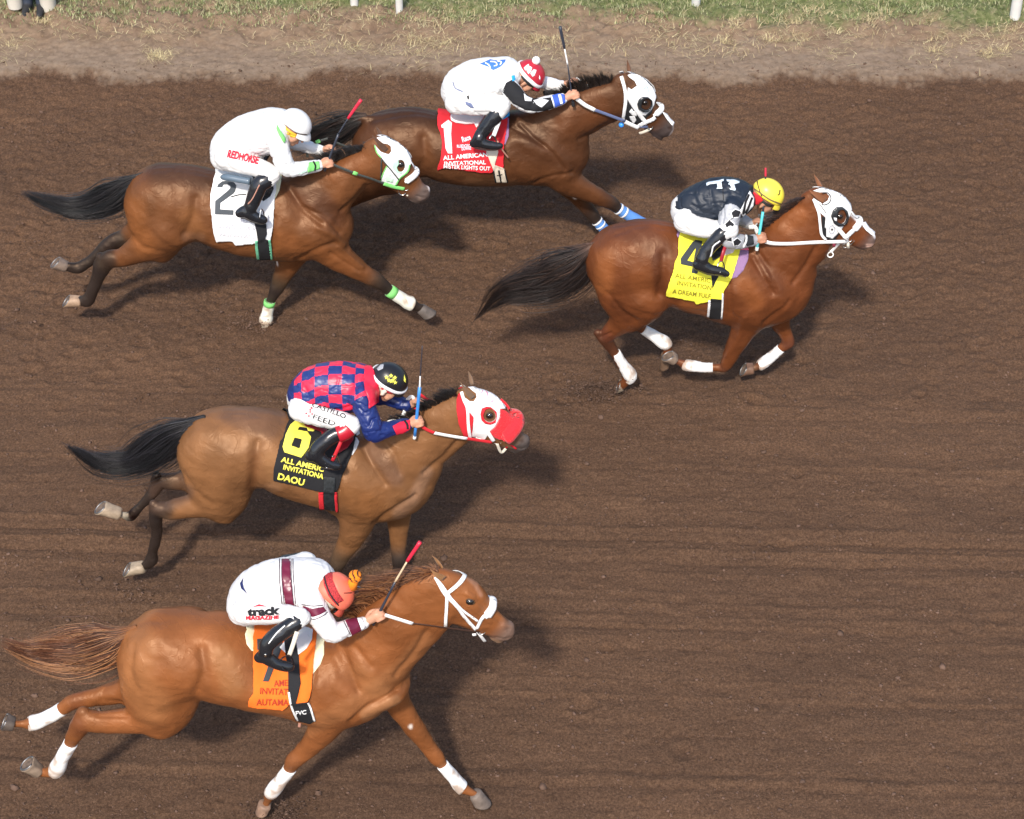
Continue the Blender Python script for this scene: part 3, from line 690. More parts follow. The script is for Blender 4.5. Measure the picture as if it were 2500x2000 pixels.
S6 = dict(id='bay_buckskin', ground=1430, f=h6, l=l6, hd=hd6, centre=(1100, 600),
 label="sandy bay horse with black legs, number 6 black cloth and fluffy red noseband",
 col=dict(body=(.190, .086, .035), muzzle=(.075, .062, .058)), muz=.62,
 trunk=[(610, 375, 560, 555, .15), (662, 336, 612, 680, .22), (750, 318, 720, 700, .25), (850, 306, 840, 672, .26), (950, 323, 940, 670, .26), (1050, 350, 1040, 715, .28), (1150, 375, 1150, 748, .29),
        (1250, 395, 1250, 775, .28), (1330, 410, 1330, 812, .26), (1420, 430, 1440, 812, .24), (1500, 485, 1525, 765, .21), (1558, 540, 1590, 695, .15)],
 neck=[(1370, 412, 1590, 720, .19), (1470, 380, 1640, 610, .15), (1580, 335, 1690, 552, .12), (1670, 285, 1745, 492, .10), (1755, 250, 1795, 452, .095)],
 head=[(390, 790, 390, .48), (600, 920, 460, .58), (790, 1060, 395, .6), (950, 1190, 325, .64), (1100, 1290, 270, .62), (1230, 1370, 235, .62), (1340, 1430, 195, .66)],
 lobes=[([(600, 550, 810, 550, .07), (560, 620, 862, 620, .14), (590, 690, 840, 710, .12), (650, 745, 800, 772, .09)], .105)],
 legs=[leg(-.13, (800, 220, 110), (740, 255, 92), (650, 275, 80), (570, 290, 70), (505, 303, 58, (.12, .07, .04)), (448, 300, 48, BLK), (432, 360, 38, BLK), (438, 420, 34, BLK), (430, 480, 31, BLK), (415, 545, 30, BLK), (402, 598, 36, BLK), (365, 628, 27, BLK)),
       leg(.13, (620, 120, 75), (590, 130, 60), (515, 133, 52, (.14, .08, .04)), (462, 130, 46, BLK), (420, 190, 37, BLK), (380, 240, 31, BLK), (330, 290, 29, BLK), (283, 338, 33, BLK), (245, 330, 24, (.3, .26, .2)), (215, 325, 24, (.45, .38, .3))),
       leg(-.12, (1620, 300, 120), (1600, 400, 95), (1570, 480, 72), (1520, 560, 56, (.10, .06, .035)), (1475, 650, 44, BLK), (1440, 700, 30, BLK), (1405, 745, 30, BLK), (1395, 760, 22, BLK)),
       leg(.12, (1850, 260, 95), (1850, 380, 66), (1850, 470, 52), (1850, 550, 44, (.06, .04, .03)), (1855, 605, 42, BLK), (1850, 640, 32, BLK), (1815, 690, 26, BLK), (1790, 720, 28, BLK))],
 nostril=[(1400, 1415, 1)], strokes=mus(h6, [([(880, 470), (868, 560), (860, 650)], 24, -.017), ([(700, 345), (800, 352), (900, 345), (1010, 375)], 12, -.010), ([(620, 440), (590, 520), (600, 600)], 45, .008), ([(720, 450), (760, 560), (730, 680)], 60, .010),
   ([(560, 600), (600, 680), (680, 740)], 12, -.006), ([(945, 480), (970, 600)], 40, .006), ([(1330, 470), (1380, 560), (1440, 650)], 14, -.013), ([(1290, 500), (1330, 620), (1380, 700)], 38, .012), ([(1430, 560), (1480, 620), (1520, 690)], 40, .014),
   ([(1270, 660), (1300, 760), (1380, 790)], 36, .010), ([(1390, 820), (1480, 760), (1570, 700)], 12, -.014), ([(1240, 600), (1235, 740)], 14, -.010), ([(1500, 420), (1600, 470), (1580, 560)], 45, .009), ([(1760, 460), (1700, 530), (1610, 600)], 12, -.012), ([(1420, 450), (1480, 520), (1500, 600)], 12, -.008)])
  +[(hd6, [(560, 900), (480, 1100), (420, 1200)], 70, .006), (hd6, [(1300, 1250), (1200, 1350), (1100, 1400)], 30, -.004), (hd6, [(1230, 1520), (1380, 1560), (1450, 1530)], 12, -.006)],
 paint=[(l6, [(440, 240), (480, 300)], 60, BLK, .9, True), (h6, [(560, 690), (480, 730), (430, 740)], 40, (.09, .06, .045), .75, True), (h6, [(760, 335), (850, 370), (940, 400)], 60, (.10, .065, .05), .6, True), (h6, [(1340, 440), (1420, 540), (1480, 620)], 40, (.11, .07, .055), .55, True), (h6, [(1620, 600), (1560, 720), (1500, 780)], 30, (.36, .24, .16), .5, True), (h6, [(880, 690), (960, 660)], 26, (.34, .20, .11), .5, True), (h6, [(1330, 770), (1400, 700)], 50, (.24, .11, .04), .5, True)],
 ears=[((490, 610), (256, 325), -.065, 44), ((470, 365), (402, 122), .05, 36)], ear_col=(.20, .12, .07), eye=(790, 940),
 hoof=[((362, 632), (232, 692), (302, 605), -.13, (.42, .36, .28)), ((222, 322), (74, 312), (150, 262), .13, (.45, .38, .3)), ((1395, 758), (1428, 792), (1362, 790), -.12, (.1, .09, .08)), ((1790, 722), (1740, 720), (1780, 770), .12, (.1, .09, .08))],
 wrap=[], wrap_col=[],
 tail=dict(fr=h6, pts=[(650, 362, 16), (590, 395, 42), (510, 440, 66), (420, 500, 78), (310, 555, 70), (180, 555, 60), (50, 485, 20)], col=[(.012, .010, .011), (.022, .02, .024), (.006, .006, .007)], n=1000, wisp=.3),
 mane=dict(fr=h6, pts=[(1440, 395, -30, -20), (1520, 362, -30, -25), (1600, 330, -25, -38), (1670, 288, -20, -45), (1730, 258, -22, -38), (1765, 245, -18, -20)], col=[(.012, .010, .010), (.03, .025, .022)], n=700, drop=.2))

S4 = dict(id='red_chestnut', ground=955, f=h4, l=l4, hd=hd4, centre=(1200, 620),
 label="dark red chestnut horse leading the race, yellow number 4 cloth and white blinker hood",
 col=dict(body=(.124, .037, .0125), muzzle=(.11, .075, .065)), muz=.72,
 trunk=[(660, 382, 640, 560, .15), (722, 333, 692, 640, .22), (800, 290, 790, 680, .25), (890, 270, 890, 690, .26), (980, 284, 975, 680, .26), (1060, 306, 1050, 705, .27), (1150, 330, 1140, 742, .28), (1250, 350, 1240, 765, .27),
        (1340, 362, 1340, 802, .26), (1430, 378, 1430, 815, .25), (1505, 415, 1520, 790, .22), (1555, 460, 1590, 700, .16)],
 neck=[(1400, 368, 1590, 735, .19), (1480, 318, 1650, 590, .16), (1560, 255, 1700, 522, .13), (1640, 195, 1742, 442, .11), (1712, 155, 1775, 388, .095)],
 head=[(400, 740, 375, .48), (600, 860, 430, .58), (760, 1000, 365, .6), (910, 1110, 305, .64), (1070, 1180, 262, .62), (1200, 1260, 220, .62), (1310, 1320, 170, .66)],
 lobes=[([(680, 525, 900, 525, .07), (640, 600, 965, 600, .14), (680, 680, 950, 690, .13), (735, 750, 890, 770, .10)], .105)],
 legs=[leg(-.13, (620, -60, 240), (560, 50, 180), (480, 120, 135), (390, 200, 98), (320, 262, 76, (.10, .03, .015)), (300, 320, 62, (.07, .025, .013)), (340, 400, 46, (.08, .028, .014)), (385, 470, 42), (440, 560, 48), (492, 625, 56), (455, 690, 42), (425, 725, 42)),
       leg(.13, (500, 60, 110), (520, 150, 80), (565, 205, 50, (.07, .025, .013)), (620, 235, 42), (705, 288, 46), (800, 355, 58), (825, 400, 40), (822, 440, 40)),
       leg(-.12, (1540, 20, 190), (1520, 170, 130), (1455, 310, 96), (1400, 420, 76), (1355, 510, 60), (1325, 562, 48, (.10, .035, .018)), (1260, 565, 38), (1160, 565, 38), (1050, 552, 46), (995, 545, 46), (935, 520, 32, (.12, .04, .02)), (895, 502, 30, (.12, .04, .02))),
       leg(.12, (1790, 60, 120), (1815, 180, 84), (1855, 260, 60), (1880, 345, 56, (.09, .03, .016)), (1820, 398, 40), (1755, 455, 40), (1690, 508, 46), (1640, 545, 44), (1595, 568, 34, (.14, .07, .04)), (1575, 575, 34, (.14, .07, .04)))],
 nostril=[(1400, 1280, 1)], strokes=mus(h4, [([(975, 450), (975, 560), (955, 650)], 22, -.017), ([(740, 350), (830, 310), (900, 300), (1040, 330)], 12, -.010), ([(690, 430), (660, 520), (680, 620)], 40, .008), ([(800, 440), (840, 560), (800, 690)], 60, .010), ([(1040, 640), (1000, 660)], 20, -.008),
   ([(1420, 470), (1470, 560), (1520, 640)], 13, -.013), ([(1370, 470), (1400, 600), (1450, 700)], 40, .012), ([(1500, 560), (1550, 620), (1570, 700)], 40, .014), ([(1340, 640), (1370, 740), (1440, 790)], 38, .012), ([(1470, 790), (1540, 740), (1600, 680)], 12, -.010), ([(1300, 600), (1310, 740)], 14, -.012),
   ([(1560, 330), (1640, 400), (1620, 520)], 40, .010), ([(1730, 420), (1690, 500), (1620, 590)], 13, -.012), ([(1440, 430), (1500, 520), (1530, 620)], 12, -.008), ([(700, 640), (760, 720), (840, 780)], 12, -.008)])
  +[(hd4, [(1240, 1440), (1380, 1430)], 12, -.006), (hd4, [(1100, 1000), (1250, 1150)], 40, -.004), (l4, [(240, 300), (330, 260)], 14, -.01), (l4, [(1500, 120), (1450, 300), (1350, 450)], 30, .008)],
 paint=[(hd4, [(1050, 850), (1250, 1020), (1430, 1170), (1490, 1260)], 42, (.75, .72, .72), .95, True), (hd4, [(1330, 1420), (1440, 1420)], 32, (.6, .38, .3), .9, True), (h4, [(760, 330), (880, 360), (960, 420)], 60, (.07, .03, .02), .6, True)],
 ears=[((570, 600), (258, 400), -.065, 46), ((480, 370), (350, 115), .05, 36)], ear_col=(.22, .085, .035), eye=(830, 890),
 hoof=[((420, 722), (368, 806), (425, 655), -.13, (.42, .36, .28)), ((820, 450), (765, 570), (835, 545), .13, (.14, .09, .06)), ((895, 500), (770, 492), (900, 440), -.12, (.30, .24, .2)), ((1578, 573), (1452, 642), (1540, 525), .12, (.22, .13, .09))],
 wrap=[([(368, 432, 42), (430, 535, 46), (490, 620, 60), (500, 655, 52), (475, 680, 42)], -.13), ([(615, 232, 44), (705, 288, 50), (800, 352, 62), (828, 392, 42)], .13), ([(1222, 565, 40), (1140, 565, 42), (1050, 552, 50), (985, 545, 50), (960, 538, 36)], -.12), ([(1818, 400, 42), (1755, 456, 44), (1690, 508, 50), (1640, 545, 48), (1618, 556, 36)], .12)],
 wrap_col=[(.80, .79, .76)],
 tail=dict(fr=h4, pts=[(655, 400, 16), (600, 450, 60), (520, 520, 96), (420, 575, 105), (300, 605, 90), (170, 650, 55), (50, 765, 8)], col=[(.016, .011, .010), (.03, .018, .014), (.05, .025, .015)], n=1100, wisp=.25, root=(.11, .045, .022)),
 mane=dict(fr=h4, pts=[(1470, 330, -28, -20), (1540, 270, -50, -25), (1610, 215, -50, -35), (1665, 175, -35, -25), (1700, 152, -30, -15)], col=[(.035, .016, .010), (.07, .03, .016), (.02, .01, .008)], n=650, drop=.5))

S2 = dict(id='bay', ground=806, f=h2, l=l2, hd=hd2, centre=(1150, 620),
 label="bay horse at far left, white number 2 cloth and pale green and white hood",
 col=dict(body=(.132, .049, .018), muzzle=(.10, .072, .062)), muz=.62,
 trunk=[(692, 445, 625, 620, .15), (742, 412, 672, 738, .22), (820, 395, 770, 762, .25), (900, 392, 870, 765, .26), (990, 410, 970, 765, .26), (1080, 430, 1070, 800, .28), (1180, 440, 1180, 832, .29), (1280, 442, 1280, 850, .28),
        (1370, 452, 1370, 858, .26), (1460, 485, 1470, 850, .24), (1540, 535, 1550, 820, .21), (1605, 600, 1630, 755, .15)],
 neck=[(1370, 445, 1580, 760, .19), (1470, 430, 1642, 640, .15), (1580, 385, 1700, 562, .12), (1680, 340, 1752, 497, .10), (1778, 305, 1815, 482, .09)],
 head=[(400, 700, 420, .48), (580, 850, 480, .56), (720, 1030, 410, .6), (870, 1170, 340, .64), (1005, 1295, 290, .62), (1125, 1400, 252, .62), (1260, 1480, 208, .66)],
 lobes=[([(650, 595, 860, 595, .07), (612, 660, 910, 660, .14), (645, 740, 880, 740, .12), (700, 800, 840, 800, .09)], .105)],
 legs=[leg(-.13, (760, 110, 130), (680, 180, 96), (600, 228, 70), (525, 262, 52), (460, 272, 48, (.06, .035, .02)), (428, 310, 42, BLK), (405, 360, 34, BLK), (388, 405, 31, BLK), (370, 445, 31, BLK), (352, 476, 35, BLK), (325, 478, 27, BLK)),
       leg(.13, (600, 130, 70), (545, 160, 46, (.05, .03, .02)), (485, 182, 42, BLK), (450, 210, 40, BLK), (400, 252, 32, BLK), (350, 290, 28, BLK), (305, 315, 30, BLK), (260, 310, 25, BLK)),
       leg(-.12, (1470, 120, 130), (1560, 220, 92), (1640, 285, 66), (1715, 335, 50), (1780, 370, 42, (.05, .03, .02)), (1815, 395, 36, BLK), (1850, 425, 28, BLK), (1915, 468, 27, BLK), (1955, 490, 30, BLK), (1990, 508, 25, BLK), (2010, 515, 26, BLK)),
       leg(.12, (1390, 200, 90), (1350, 290, 62), (1315, 365, 44, (.06, .035, .02)), (1292, 415, 35, BLK), (1275, 450, 27, BLK), (1258, 490, 24, BLK), (1246, 540, 26, BLK), (1238, 575, 28, BLK))],
 nostril=[(1380, 1470, 1)], strokes=mus(h2, [([(935, 560), (930, 640), (890, 730)], 24, -.017), ([(740, 425), (830, 415), (900, 420), (1010, 445)], 12, -.010), ([(670, 520), (640, 600), (650, 680)], 42, .008), ([(760, 520), (800, 640), (770, 740)], 60, .010), ([(620, 720), (680, 790), (760, 810)], 12, -.006),
   ([(1390, 520), (1450, 610), (1540, 680)], 14, -.013), ([(1350, 540), (1380, 660), (1430, 740)], 38, .012), ([(1500, 600), (1560, 660), (1590, 730)], 36, .013), ([(1330, 700), (1360, 780), (1430, 810)], 34, .010), ([(1420, 850), (1520, 800), (1600, 770)], 12, -.012), ([(1310, 650), (1310, 800)], 14, -.010),
   ([(1460, 600), (1540, 640), (1620, 720)], 10, -.009), ([(1520, 700), (1600, 740), (1640, 780)], 14, .010), ([(1560, 430), (1640, 480), (1620, 560)], 40, .008), ([(1750, 500), (1700, 560), (1630, 620)], 12, -.010)])
  +[(hd2, [(1180, 1540), (1330, 1580)], 12, -.006), (hd2, [(1150, 1150), (1280, 1330)], 40, -.004), (l2, [(1560, 240), (1700, 330)], 9, -.008), (l2, [(1600, 210), (1720, 310)], 9, .007)],
 paint=[(l2, [(430, 215), (460, 290)], 44, BLK, .9, True), (hd2, [(1330, 1200), (1440, 1340), (1470, 1430)], 26, (.7, .62, .58), .8, True), (hd2, [(1240, 1610)], 40, (.25, .17, .13), .4, True), (h2, [(760, 420), (880, 430), (980, 460)], 55, (.055, .032, .022), .65, True), (h2, [(1400, 470), (1500, 520), (1560, 600)], 50, (.07, .036, .022), .5, True), (l2, [(432, 208)], 10, (.75, .68, .6), .8, True), (l2, [(1284, 346)], 10, (.75, .68, .6), .9, True), (h2, [(890, 745), (960, 745)], 24, (.25, .14, .08), .5, True)],
 ears=[((560, 590), (246, 258), -.065, 46), ((450, 320), (322, 70), .05, 34)], ear_col=(.10, .05, .03), eye=(850, 880),
 hoof=[((318, 478), (226, 508), (276, 448), -.13, (.45, .33, .24)), ((252, 308), (167, 310), (226, 264), .13, (.25, .2, .17)), ((2005, 515), (2088, 534), (2012, 560), -.12, (.14, .125, .12)), ((1237, 578), (1262, 602), (1218, 602), .12, (.4, .36, .3))],
 wrap=[([(1850, 425, 30), (1915, 468, 31), (1955, 490, 36), (1968, 495, 30)], -.12), ([(1258, 478, 26), (1248, 530, 27), (1240, 568, 34), (1238, 585, 32)], .12)], wrap_col=[(.74, .73, .62)], wrap_top=(.20, .60, .16),
 tail=dict(fr=h2, pts=[(692, 448, 16), (620, 490, 46), (540, 550, 66), (440, 590, 60), (330, 600, 50), (220, 570, 38), (110, 525, 22)], col=[(.014, .012, .013), (.028, .024, .024), (.007, .007, .008)], n=900, wisp=.3),
 mane=dict(fr=h2, pts=[(1450, 425, -20, -25), (1530, 392, -25, -45), (1600, 362, -25, -50), (1660, 338, -15, -45), (1720, 318, -10, -28), (1770, 300, -10, -12)], col=[(.022, .02, .02), (.045, .038, .034)], n=700, drop=.25))

S1 = dict(id='dark_bay', ground=628, f=h1, l=h1, hd=hd1, centre=(1100, 650),
 label="dark brown horse farthest from the camera, red number 1 cloth and blue front bandages",
 col=dict(body=(.074, .028, .012), muzzle=(.06, .045, .042)), muz=.6,
 trunk=[(400, 545, 370, 760, .16), (462, 505, 442, 870, .22), (560, 488, 552, 890, .25), (660, 475, 650, 860, .26), (760, 490, 750, 845, .26), (860, 510, 850, 878, .28), (960, 522, 950, 892, .29), (1060, 517, 1050, 897, .28), (1160, 502, 1160, 893, .26),
        (1260, 485, 1260, 885, .25), (1350, 500, 1360, 890, .24), (1430, 565, 1450, 865, .21), (1485, 630, 1505, 790, .15)],
 neck=[(1290, 480, 1490, 800, .19), (1400, 445, 1540, 662, .15), (1500, 400, 1610, 622, .12), (1620, 360, 1692, 572, .10), (1735, 330, 1768, 532, .09)],
 head=[(370, 760, 370, .48), (540, 880, 420, .58), (640, 1030, 355, .6), (780, 1150, 300, .64), (900, 1250, 255, .62), (1000, 1360, 222, .62), (1100, 1440, 190, .66)],
 lobes=[([(410, 685, 640, 685, .07), (380, 760, 690, 760, .14), (420, 830, 660, 830, .12)], .105)],
 legs=[leg(-.13, (600, 770, 100), (500, 850, 90), (400, 915, 64), (320, 965, 50), (262, 1000, 42, BLK), (200, 1045, 30, BLK), (120, 1090, 26, BLK), (70, 1110, 30, BLK), (45, 1112, 22, BLK)),
       leg(.13, (520, 780, 90), (420, 840, 66), (330, 880, 48), (250, 900, 38, BLK), (200, 930, 28, BLK), (150, 950, 26, BLK), (110, 955, 22, BLK)),
       leg(-.12, (1400, 800, 100), (1480, 870, 78), (1570, 915, 58), (1650, 955, 46), (1710, 985, 38, (.03, .018, .014)), (1750, 1018, 28, BLK), (1820, 1060, 28, BLK), (1890, 1103, 31, BLK), (1940, 1138, 22, BLK)),
       leg(.12, (1430, 830, 90), (1490, 905, 56), (1545, 965, 44), (1595, 1025, 37, (.03, .018, .014)), (1635, 1080, 27, BLK), (1680, 1130, 26, BLK), (1720, 1175, 30, BLK), (1750, 1200, 22, BLK))],
 extra=[(hd1, [(800, 1430, 70), (930, 1500, 60), (1010, 1580, 50), (1050, 1640, 38)], 0, (.075, .055, .045), .02)],
 nostril=[(1225, 1450, 1)], strokes=mus(h1, [([(720, 640), (730, 740), (690, 830)], 26, -.017), ([(440, 550), (560, 522), (680, 510), (790, 525)], 12, -.010), ([(560, 640), (600, 740), (560, 840)], 60, .010), ([(1190, 650), (1250, 660), (1340, 720)], 34, .012), ([(1150, 560), (1250, 620), (1350, 680)], 12, -.008),
   ([(1230, 570), (1300, 640), (1400, 720), (1460, 800)], 12, -.011), ([(1160, 700), (1200, 800), (1290, 850)], 40, .012), ([(1400, 700), (1450, 760), (1480, 830)], 34, .013), ([(1280, 880), (1400, 840), (1500, 820)], 12, -.010), ([(1400, 480), (1480, 540), (1470, 620)], 40, .008), ([(1700, 560), (1600, 620), (1540, 650)], 12, -.010), ([(1130, 650), (1130, 850)], 14, -.009)]),
 paint=[(hd1, [(1180, 1230), (1290, 1370), (1300, 1470), (1220, 1590)], 26, (.62, .52, .48), .75, True), (h1, [(950, 870), (1200, 880)], 24, (.13, .07, .035), .6, True), (h1, [(1518, 985)], 12, (.7, .62, .55), .9, True), (h1, [(1500, 480), (1620, 440)], 60, (.12, .05, .022), .6, True)],
 ears=[((490, 640), (330, 335), -.06, 36), ((450, 400), (402, 122), .05, 36)], ear_col=(.13, .055, .025), eye=(740, 950),
 hoof=[((45, 1112), (10, 1150), (60, 1150), -.13, (.1, .09, .08)), ((112, 955), (80, 990), (130, 985), .13, (.1, .09, .08)), ((1942, 1138), (2010, 1170), (1950, 1185), -.12, (.1, .09, .08)), ((1752, 1202), (1810, 1235), (1755, 1245), .12, (.1, .09, .08))],
 wrap=[([(1745, 1012, 30), (1790, 1042, 29), (1840, 1072, 30), (1895, 1105, 34)], -.12), ([(1632, 1076, 29), (1662, 1110, 28), (1700, 1152, 30), (1725, 1178, 33)], .12)], wrap_col=[(.10, .26, .62)], wrap_band=(.8, .8, .8),
 tail=dict(fr=h1, pts=[(420, 530, 18), (360, 552, 42), (280, 590, 60), (200, 630, 66), (110, 672, 55), (20, 710, 40)], col=[(.014, .011, .010), (.035, .018, .012), (.008, .007, .007)], n=800, wisp=.2, root=(.045, .02, .012)),
 mane=dict(fr=h1, pts=[(1400, 450, -20, -40), (1460, 420, -12, -62), (1520, 390, -12, -75), (1590, 370, -8, -75), (1660, 352, 0, -58), (1715, 335, 2, -30)], col=[(.018, .014, .013), (.035, .026, .022)], n=700, drop=.12))

for _S, _r in ((S6, 95), (S4, 95), (S2, 80), (S1, 95), (S7, 40)): _S['paint'].append((_S['hd'], [_S['eye']], _r, (.035, .022, .017), .9 if _S is not S7 else .55, True))  # dark eye skin; under hoods also the eye hole's shade, as colour
S7['extra'] = [(l7, [(352, 172, 28), (338, 200, 28), (320, 240, 20)], -.10, (.17, .065, .025), .01), (l7, [(232, 428, 18), (246, 430, 16)], -.08, (.3, .13, .05), .008)]
S6['extra'] = [(l6, [(420, 262, 28), (418, 300, 28), (420, 350, 20)], -.09, BLK, .01), (l6, [(435, 95, 26), (418, 150, 24), (400, 200, 18)], .09, BLK, .01)]
S4['extra'] = [(l4, [(212, 262, 36), (250, 320, 36), (300, 395, 26)], -.10, (.06, .022, .012), .01)]
S2['extra'] = [(l2, [(418, 258, 24), (405, 300, 24), (395, 345, 18)], -.09, BLK, .01)]
S2['paint'] = [(h2, [(640, 600), (640, 700), (700, 780)], 60, (.24, .095, .03), .75, True), (h2, [(900, 640), (940, 720)], 50, (.24, .11, .042), .7, True), (h2, [(1040, 760), (1250, 820)], 40, (.22, .095, .035), .6, True), (h2, [(1330, 760), (1480, 820), (1640, 880)], 60, (.23, .09, .03), .75, True), (h2, [(740, 440), (860, 450), (1000, 480)], 70, (.062, .028, .016), .8, True), (h2, [(1420, 520), (1540, 580), (1600, 640)], 60, (.075, .03, .016), .7, True), (h2, [(1600, 430), (1740, 380)], 50, (.20, .075, .026), .6, True)]+S2['paint']  # bay coat tones, with lit orange flanks and unlit topline painted in
S4['paint'] = [(h4, [(690, 470), (680, 600)], 50, (.27, .10, .032), .7, True), (h4, [(860, 560), (900, 660)], 60, (.20, .07, .022), .5, True), (h4, [(940, 470), (955, 620)], 28, (.07, .022, .010), .7, True), (h4, [(740, 700), (800, 760)], 30, (.075, .025, .011), .7, True), (h4, [(1380, 600), (1430, 680)], 50, (.28, .10, .032), .7, True), (h4, [(1560, 300), (1640, 260)], 60, (.24, .085, .026), .6, True), (h4, [(1450, 480), (1540, 620)], 34, (.09, .03, .013), .6, True), (h4, [(1080, 700), (1200, 740)], 30, (.24, .09, .03), .6, True)]+S4['paint']  # coat variation mixed with painted light on rump, belly and shoulder, shade between
S1['paint'] = [(h1, [(480, 530), (650, 520), (820, 540)], 60, (.032, .016, .010), .8, True), (h1, [(700, 640), (740, 760)], 50, (.13, .055, .022), .7, True), (h1, [(1180, 560), (1300, 620)], 60, (.036, .018, .011), .7, True), (h1, [(1200, 800), (1400, 860), (1600, 930)], 60, (.12, .05, .02), .7, True), (h1, [(800, 840), (1000, 870)], 40, (.12, .055, .024), .6, True), (h1, [(1480, 560), (1640, 480)], 70, (.12, .045, .017), .7, True)]+S1['paint']  # dark topline and warmer underside: coat tone plus painted light and shade
S6['paint'] = [(h6, [(620, 480), (600, 600), (680, 700)], 70, (.27, .135, .055), .6, True), (h6, [(860, 520), (850, 660)], 26, (.12, .05, .02), .6, True), (h6, [(940, 540), (960, 640)], 40, (.27, .15, .065), .6, True), (h6, [(1280, 700), (1400, 760)], 50, (.26, .12, .042), .6, True)]+S6['paint']  # lit haunch and belly, shaded flank edge, blended into the coat colour
S7['paint'] = [(h7, [(560, 450), (540, 600), (620, 700)], 80, (.32, .155, .062), .6, True), (h7, [(820, 500), (830, 620)], 30, (.15, .058, .02), .6, True), (h7, [(900, 500), (940, 620)], 50, (.33, .17, .07), .55, True), (h7, [(1520, 330), (1640, 480)], 60, (.17, .062, .02), .6, True), (h7, [(1300, 620), (1380, 740)], 60, (.17, .062, .02), .5, True), (h7, [(1450, 560), (1540, 640)], 40, (.32, .15, .06), .5, True), (h7, [(1480, 740), (1600, 680)], 24, (.38, .21, .10), .6, True)]+S7['paint']  # coat patches that also carry painted light and shade over the muscles
def crest_curve(lst, n):
    return catmull(np.array(lst, float), n)
def finish_horse(H):
    s = H['spec']; rig = H['rig']; root = H['root']; org = H['org']; Y = H['Y']; rs = np.random.RandomState(len(s['id'])*7)
    # ears
    em = base_mat("ear_"+s['id'], s['ear_col'], .65, nscale=12, namp=.2, sheen=.2)
    for (b, t, dy, r) in s['ears']:
        p0, m = on_plane(*s['hd'](*b), Y+dy); p1, _ = on_plane(*s['hd'](*t), Y+dy*1.25); rm = r/s['hd'].k*m*1.25
        tt = np.linspace(0, 1, 11); bend = np.array([.0, .012*np.sign(dy), 0]); P = np.array([p0+(p1-p0)*x+bend*math.sin(x*3.1) for x in tt])
        prof = np.array([.75, .95, 1.0, .98, .9, .78, .64, .48, .32, .17, .03])*rm
        V, F = [], []; ax = (p1-p0)/np.linalg.norm(p1-p0); out = np.array([.35, -1 if dy < 0 else 1, .1]); out = out-ax*(out@ax); out /= np.linalg.norm(out); sd_ = np.cross(ax, out); n = 14
        for i in range(11):
            for j in range(n):
                a = 2*math.pi*j/n; c_, s2 = math.cos(a), math.sin(a)
                dep = .55*s2 if s2 < 0 else -.25*s2*(1 if 1 < i < 10 else .3)      # open cup towards the outside
                V.append(P[i]+prof[i]*(sd_*c_+out*dep*(1.0)))
        for i in range(10):
            for j in range(n): F.append((i*n+j, i*n+(j+1) % n, (i+1)*n+(j+1) % n, (i+1)*n+j))
        F.append(tuple(range(n-1, -1, -1))); F.append(tuple(10*n+j for j in range(n)))
        mesh_obj("ear", V, F, em, root, org)
    # eyes
    ex, ey = s['eye']; q = H['skin'].hit(*s['hd'](ex, ey))
    eye_m = base_mat("eye", (.012, .008, .006), .08, spec=.8); lid = base_mat("eyelid_"+s['id'], tuple(.35*c for c in s['ear_col']), .5)
    if q is not None:
        for sg in (1, -1):
            c = q[0].copy(); nn = q[1].copy()
            if sg < 0: c[1] = 2*Y-c[1]; nn[1] = -nn[1]
            e = mesh_obj("eye", *ellipsoid(c-nn*.010, (.028, .024, .024)), eye_m, root, org)
            ring = []
            for k in range(17):
                a = 2*math.pi*k/16; ring.append(c-nn*.002+np.array([math.cos(a)*.030*.8+math.sin(a)*.005, 0, math.sin(a)*.019-math.cos(a)*.010]))
            mesh_obj("eyelid", *tube(ring, .0042, 6, cap=False), lid, e, org)
    # hooves
    steel = base_mat("steel", (.30, .29, .28), .45, metal=1.)
    for i, (co, to, he, dy, hc) in enumerate(s['hoof']):
        fr = s['l']; dy = leg_dy(s, *co, dy); C0, m = on_plane(*fr(*co), Y+dy); T, _ = on_plane(*fr(*to), Y+dy); Hh, _ = on_plane(*fr(*he), Y+dy); cen = (T+Hh)/2; ax = (T-Hh); L = np.linalg.norm(ax)
        L2 = min(max(L, .095), .125); ax = ax/(L+1e-9); T = cen+ax*L2/2; lat = np.array([0, 1, 0.]); nrm = np.cross(ax, lat)
        if nrm@(C0-cen) < 0: nrm = -nrm
        n = 20; V, F = [], []; r0 = .042
        rings = [(C0+(C0-cen)*.05, r0*.9, r0*.9, .0), (C0*.94+cen*.06, r0*1.1, r0*1.08, .0), (C0*.5+cen*.5, (r0+L2/2)*.50, .045, .5), (C0*.08+cen*.92, L2/2*.97, .053, 1.), (cen, L2/2, .055, 1.)]
        d0 = C0-cen; d0 = d0/np.linalg.norm(d0); a0 = np.cross(lat, d0); a0 = a0 if a0@ax > 0 else -a0
        for (c, ra, rb, f_) in rings:
            e1 = a0*(1-f_)+ax*f_; e1 /= np.linalg.norm(e1)
            for j in range(n):
                a = 2*math.pi*j/n; k = math.cos(a); k = k if k > -.75 else -.75
                V.append(c+e1*ra*k+lat*rb*math.sin(a))
        b = len(V); 
        for j in range(n):                                   # recessed sole
            a = 2*math.pi*j/n; k = max(math.cos(a), -.75); V.append(cen+nrm*.001+ax*L2/2*.78*k+lat*.043*math.sin(a))
        V.append(cen+nrm*.012)
        for r in range(4):
            for j in range(n): F.append((r*n+j, r*n+(j+1) % n, (r+1)*n+(j+1) % n, (r+1)*n+j))
        for j in range(n): F.append((4*n+j, 4*n+(j+1) % n, b+(j+1) % n, b+j)); F.append((b+j, b+(j+1) % n, b+n))
        F.append(tuple(range(n-1, -1, -1)))
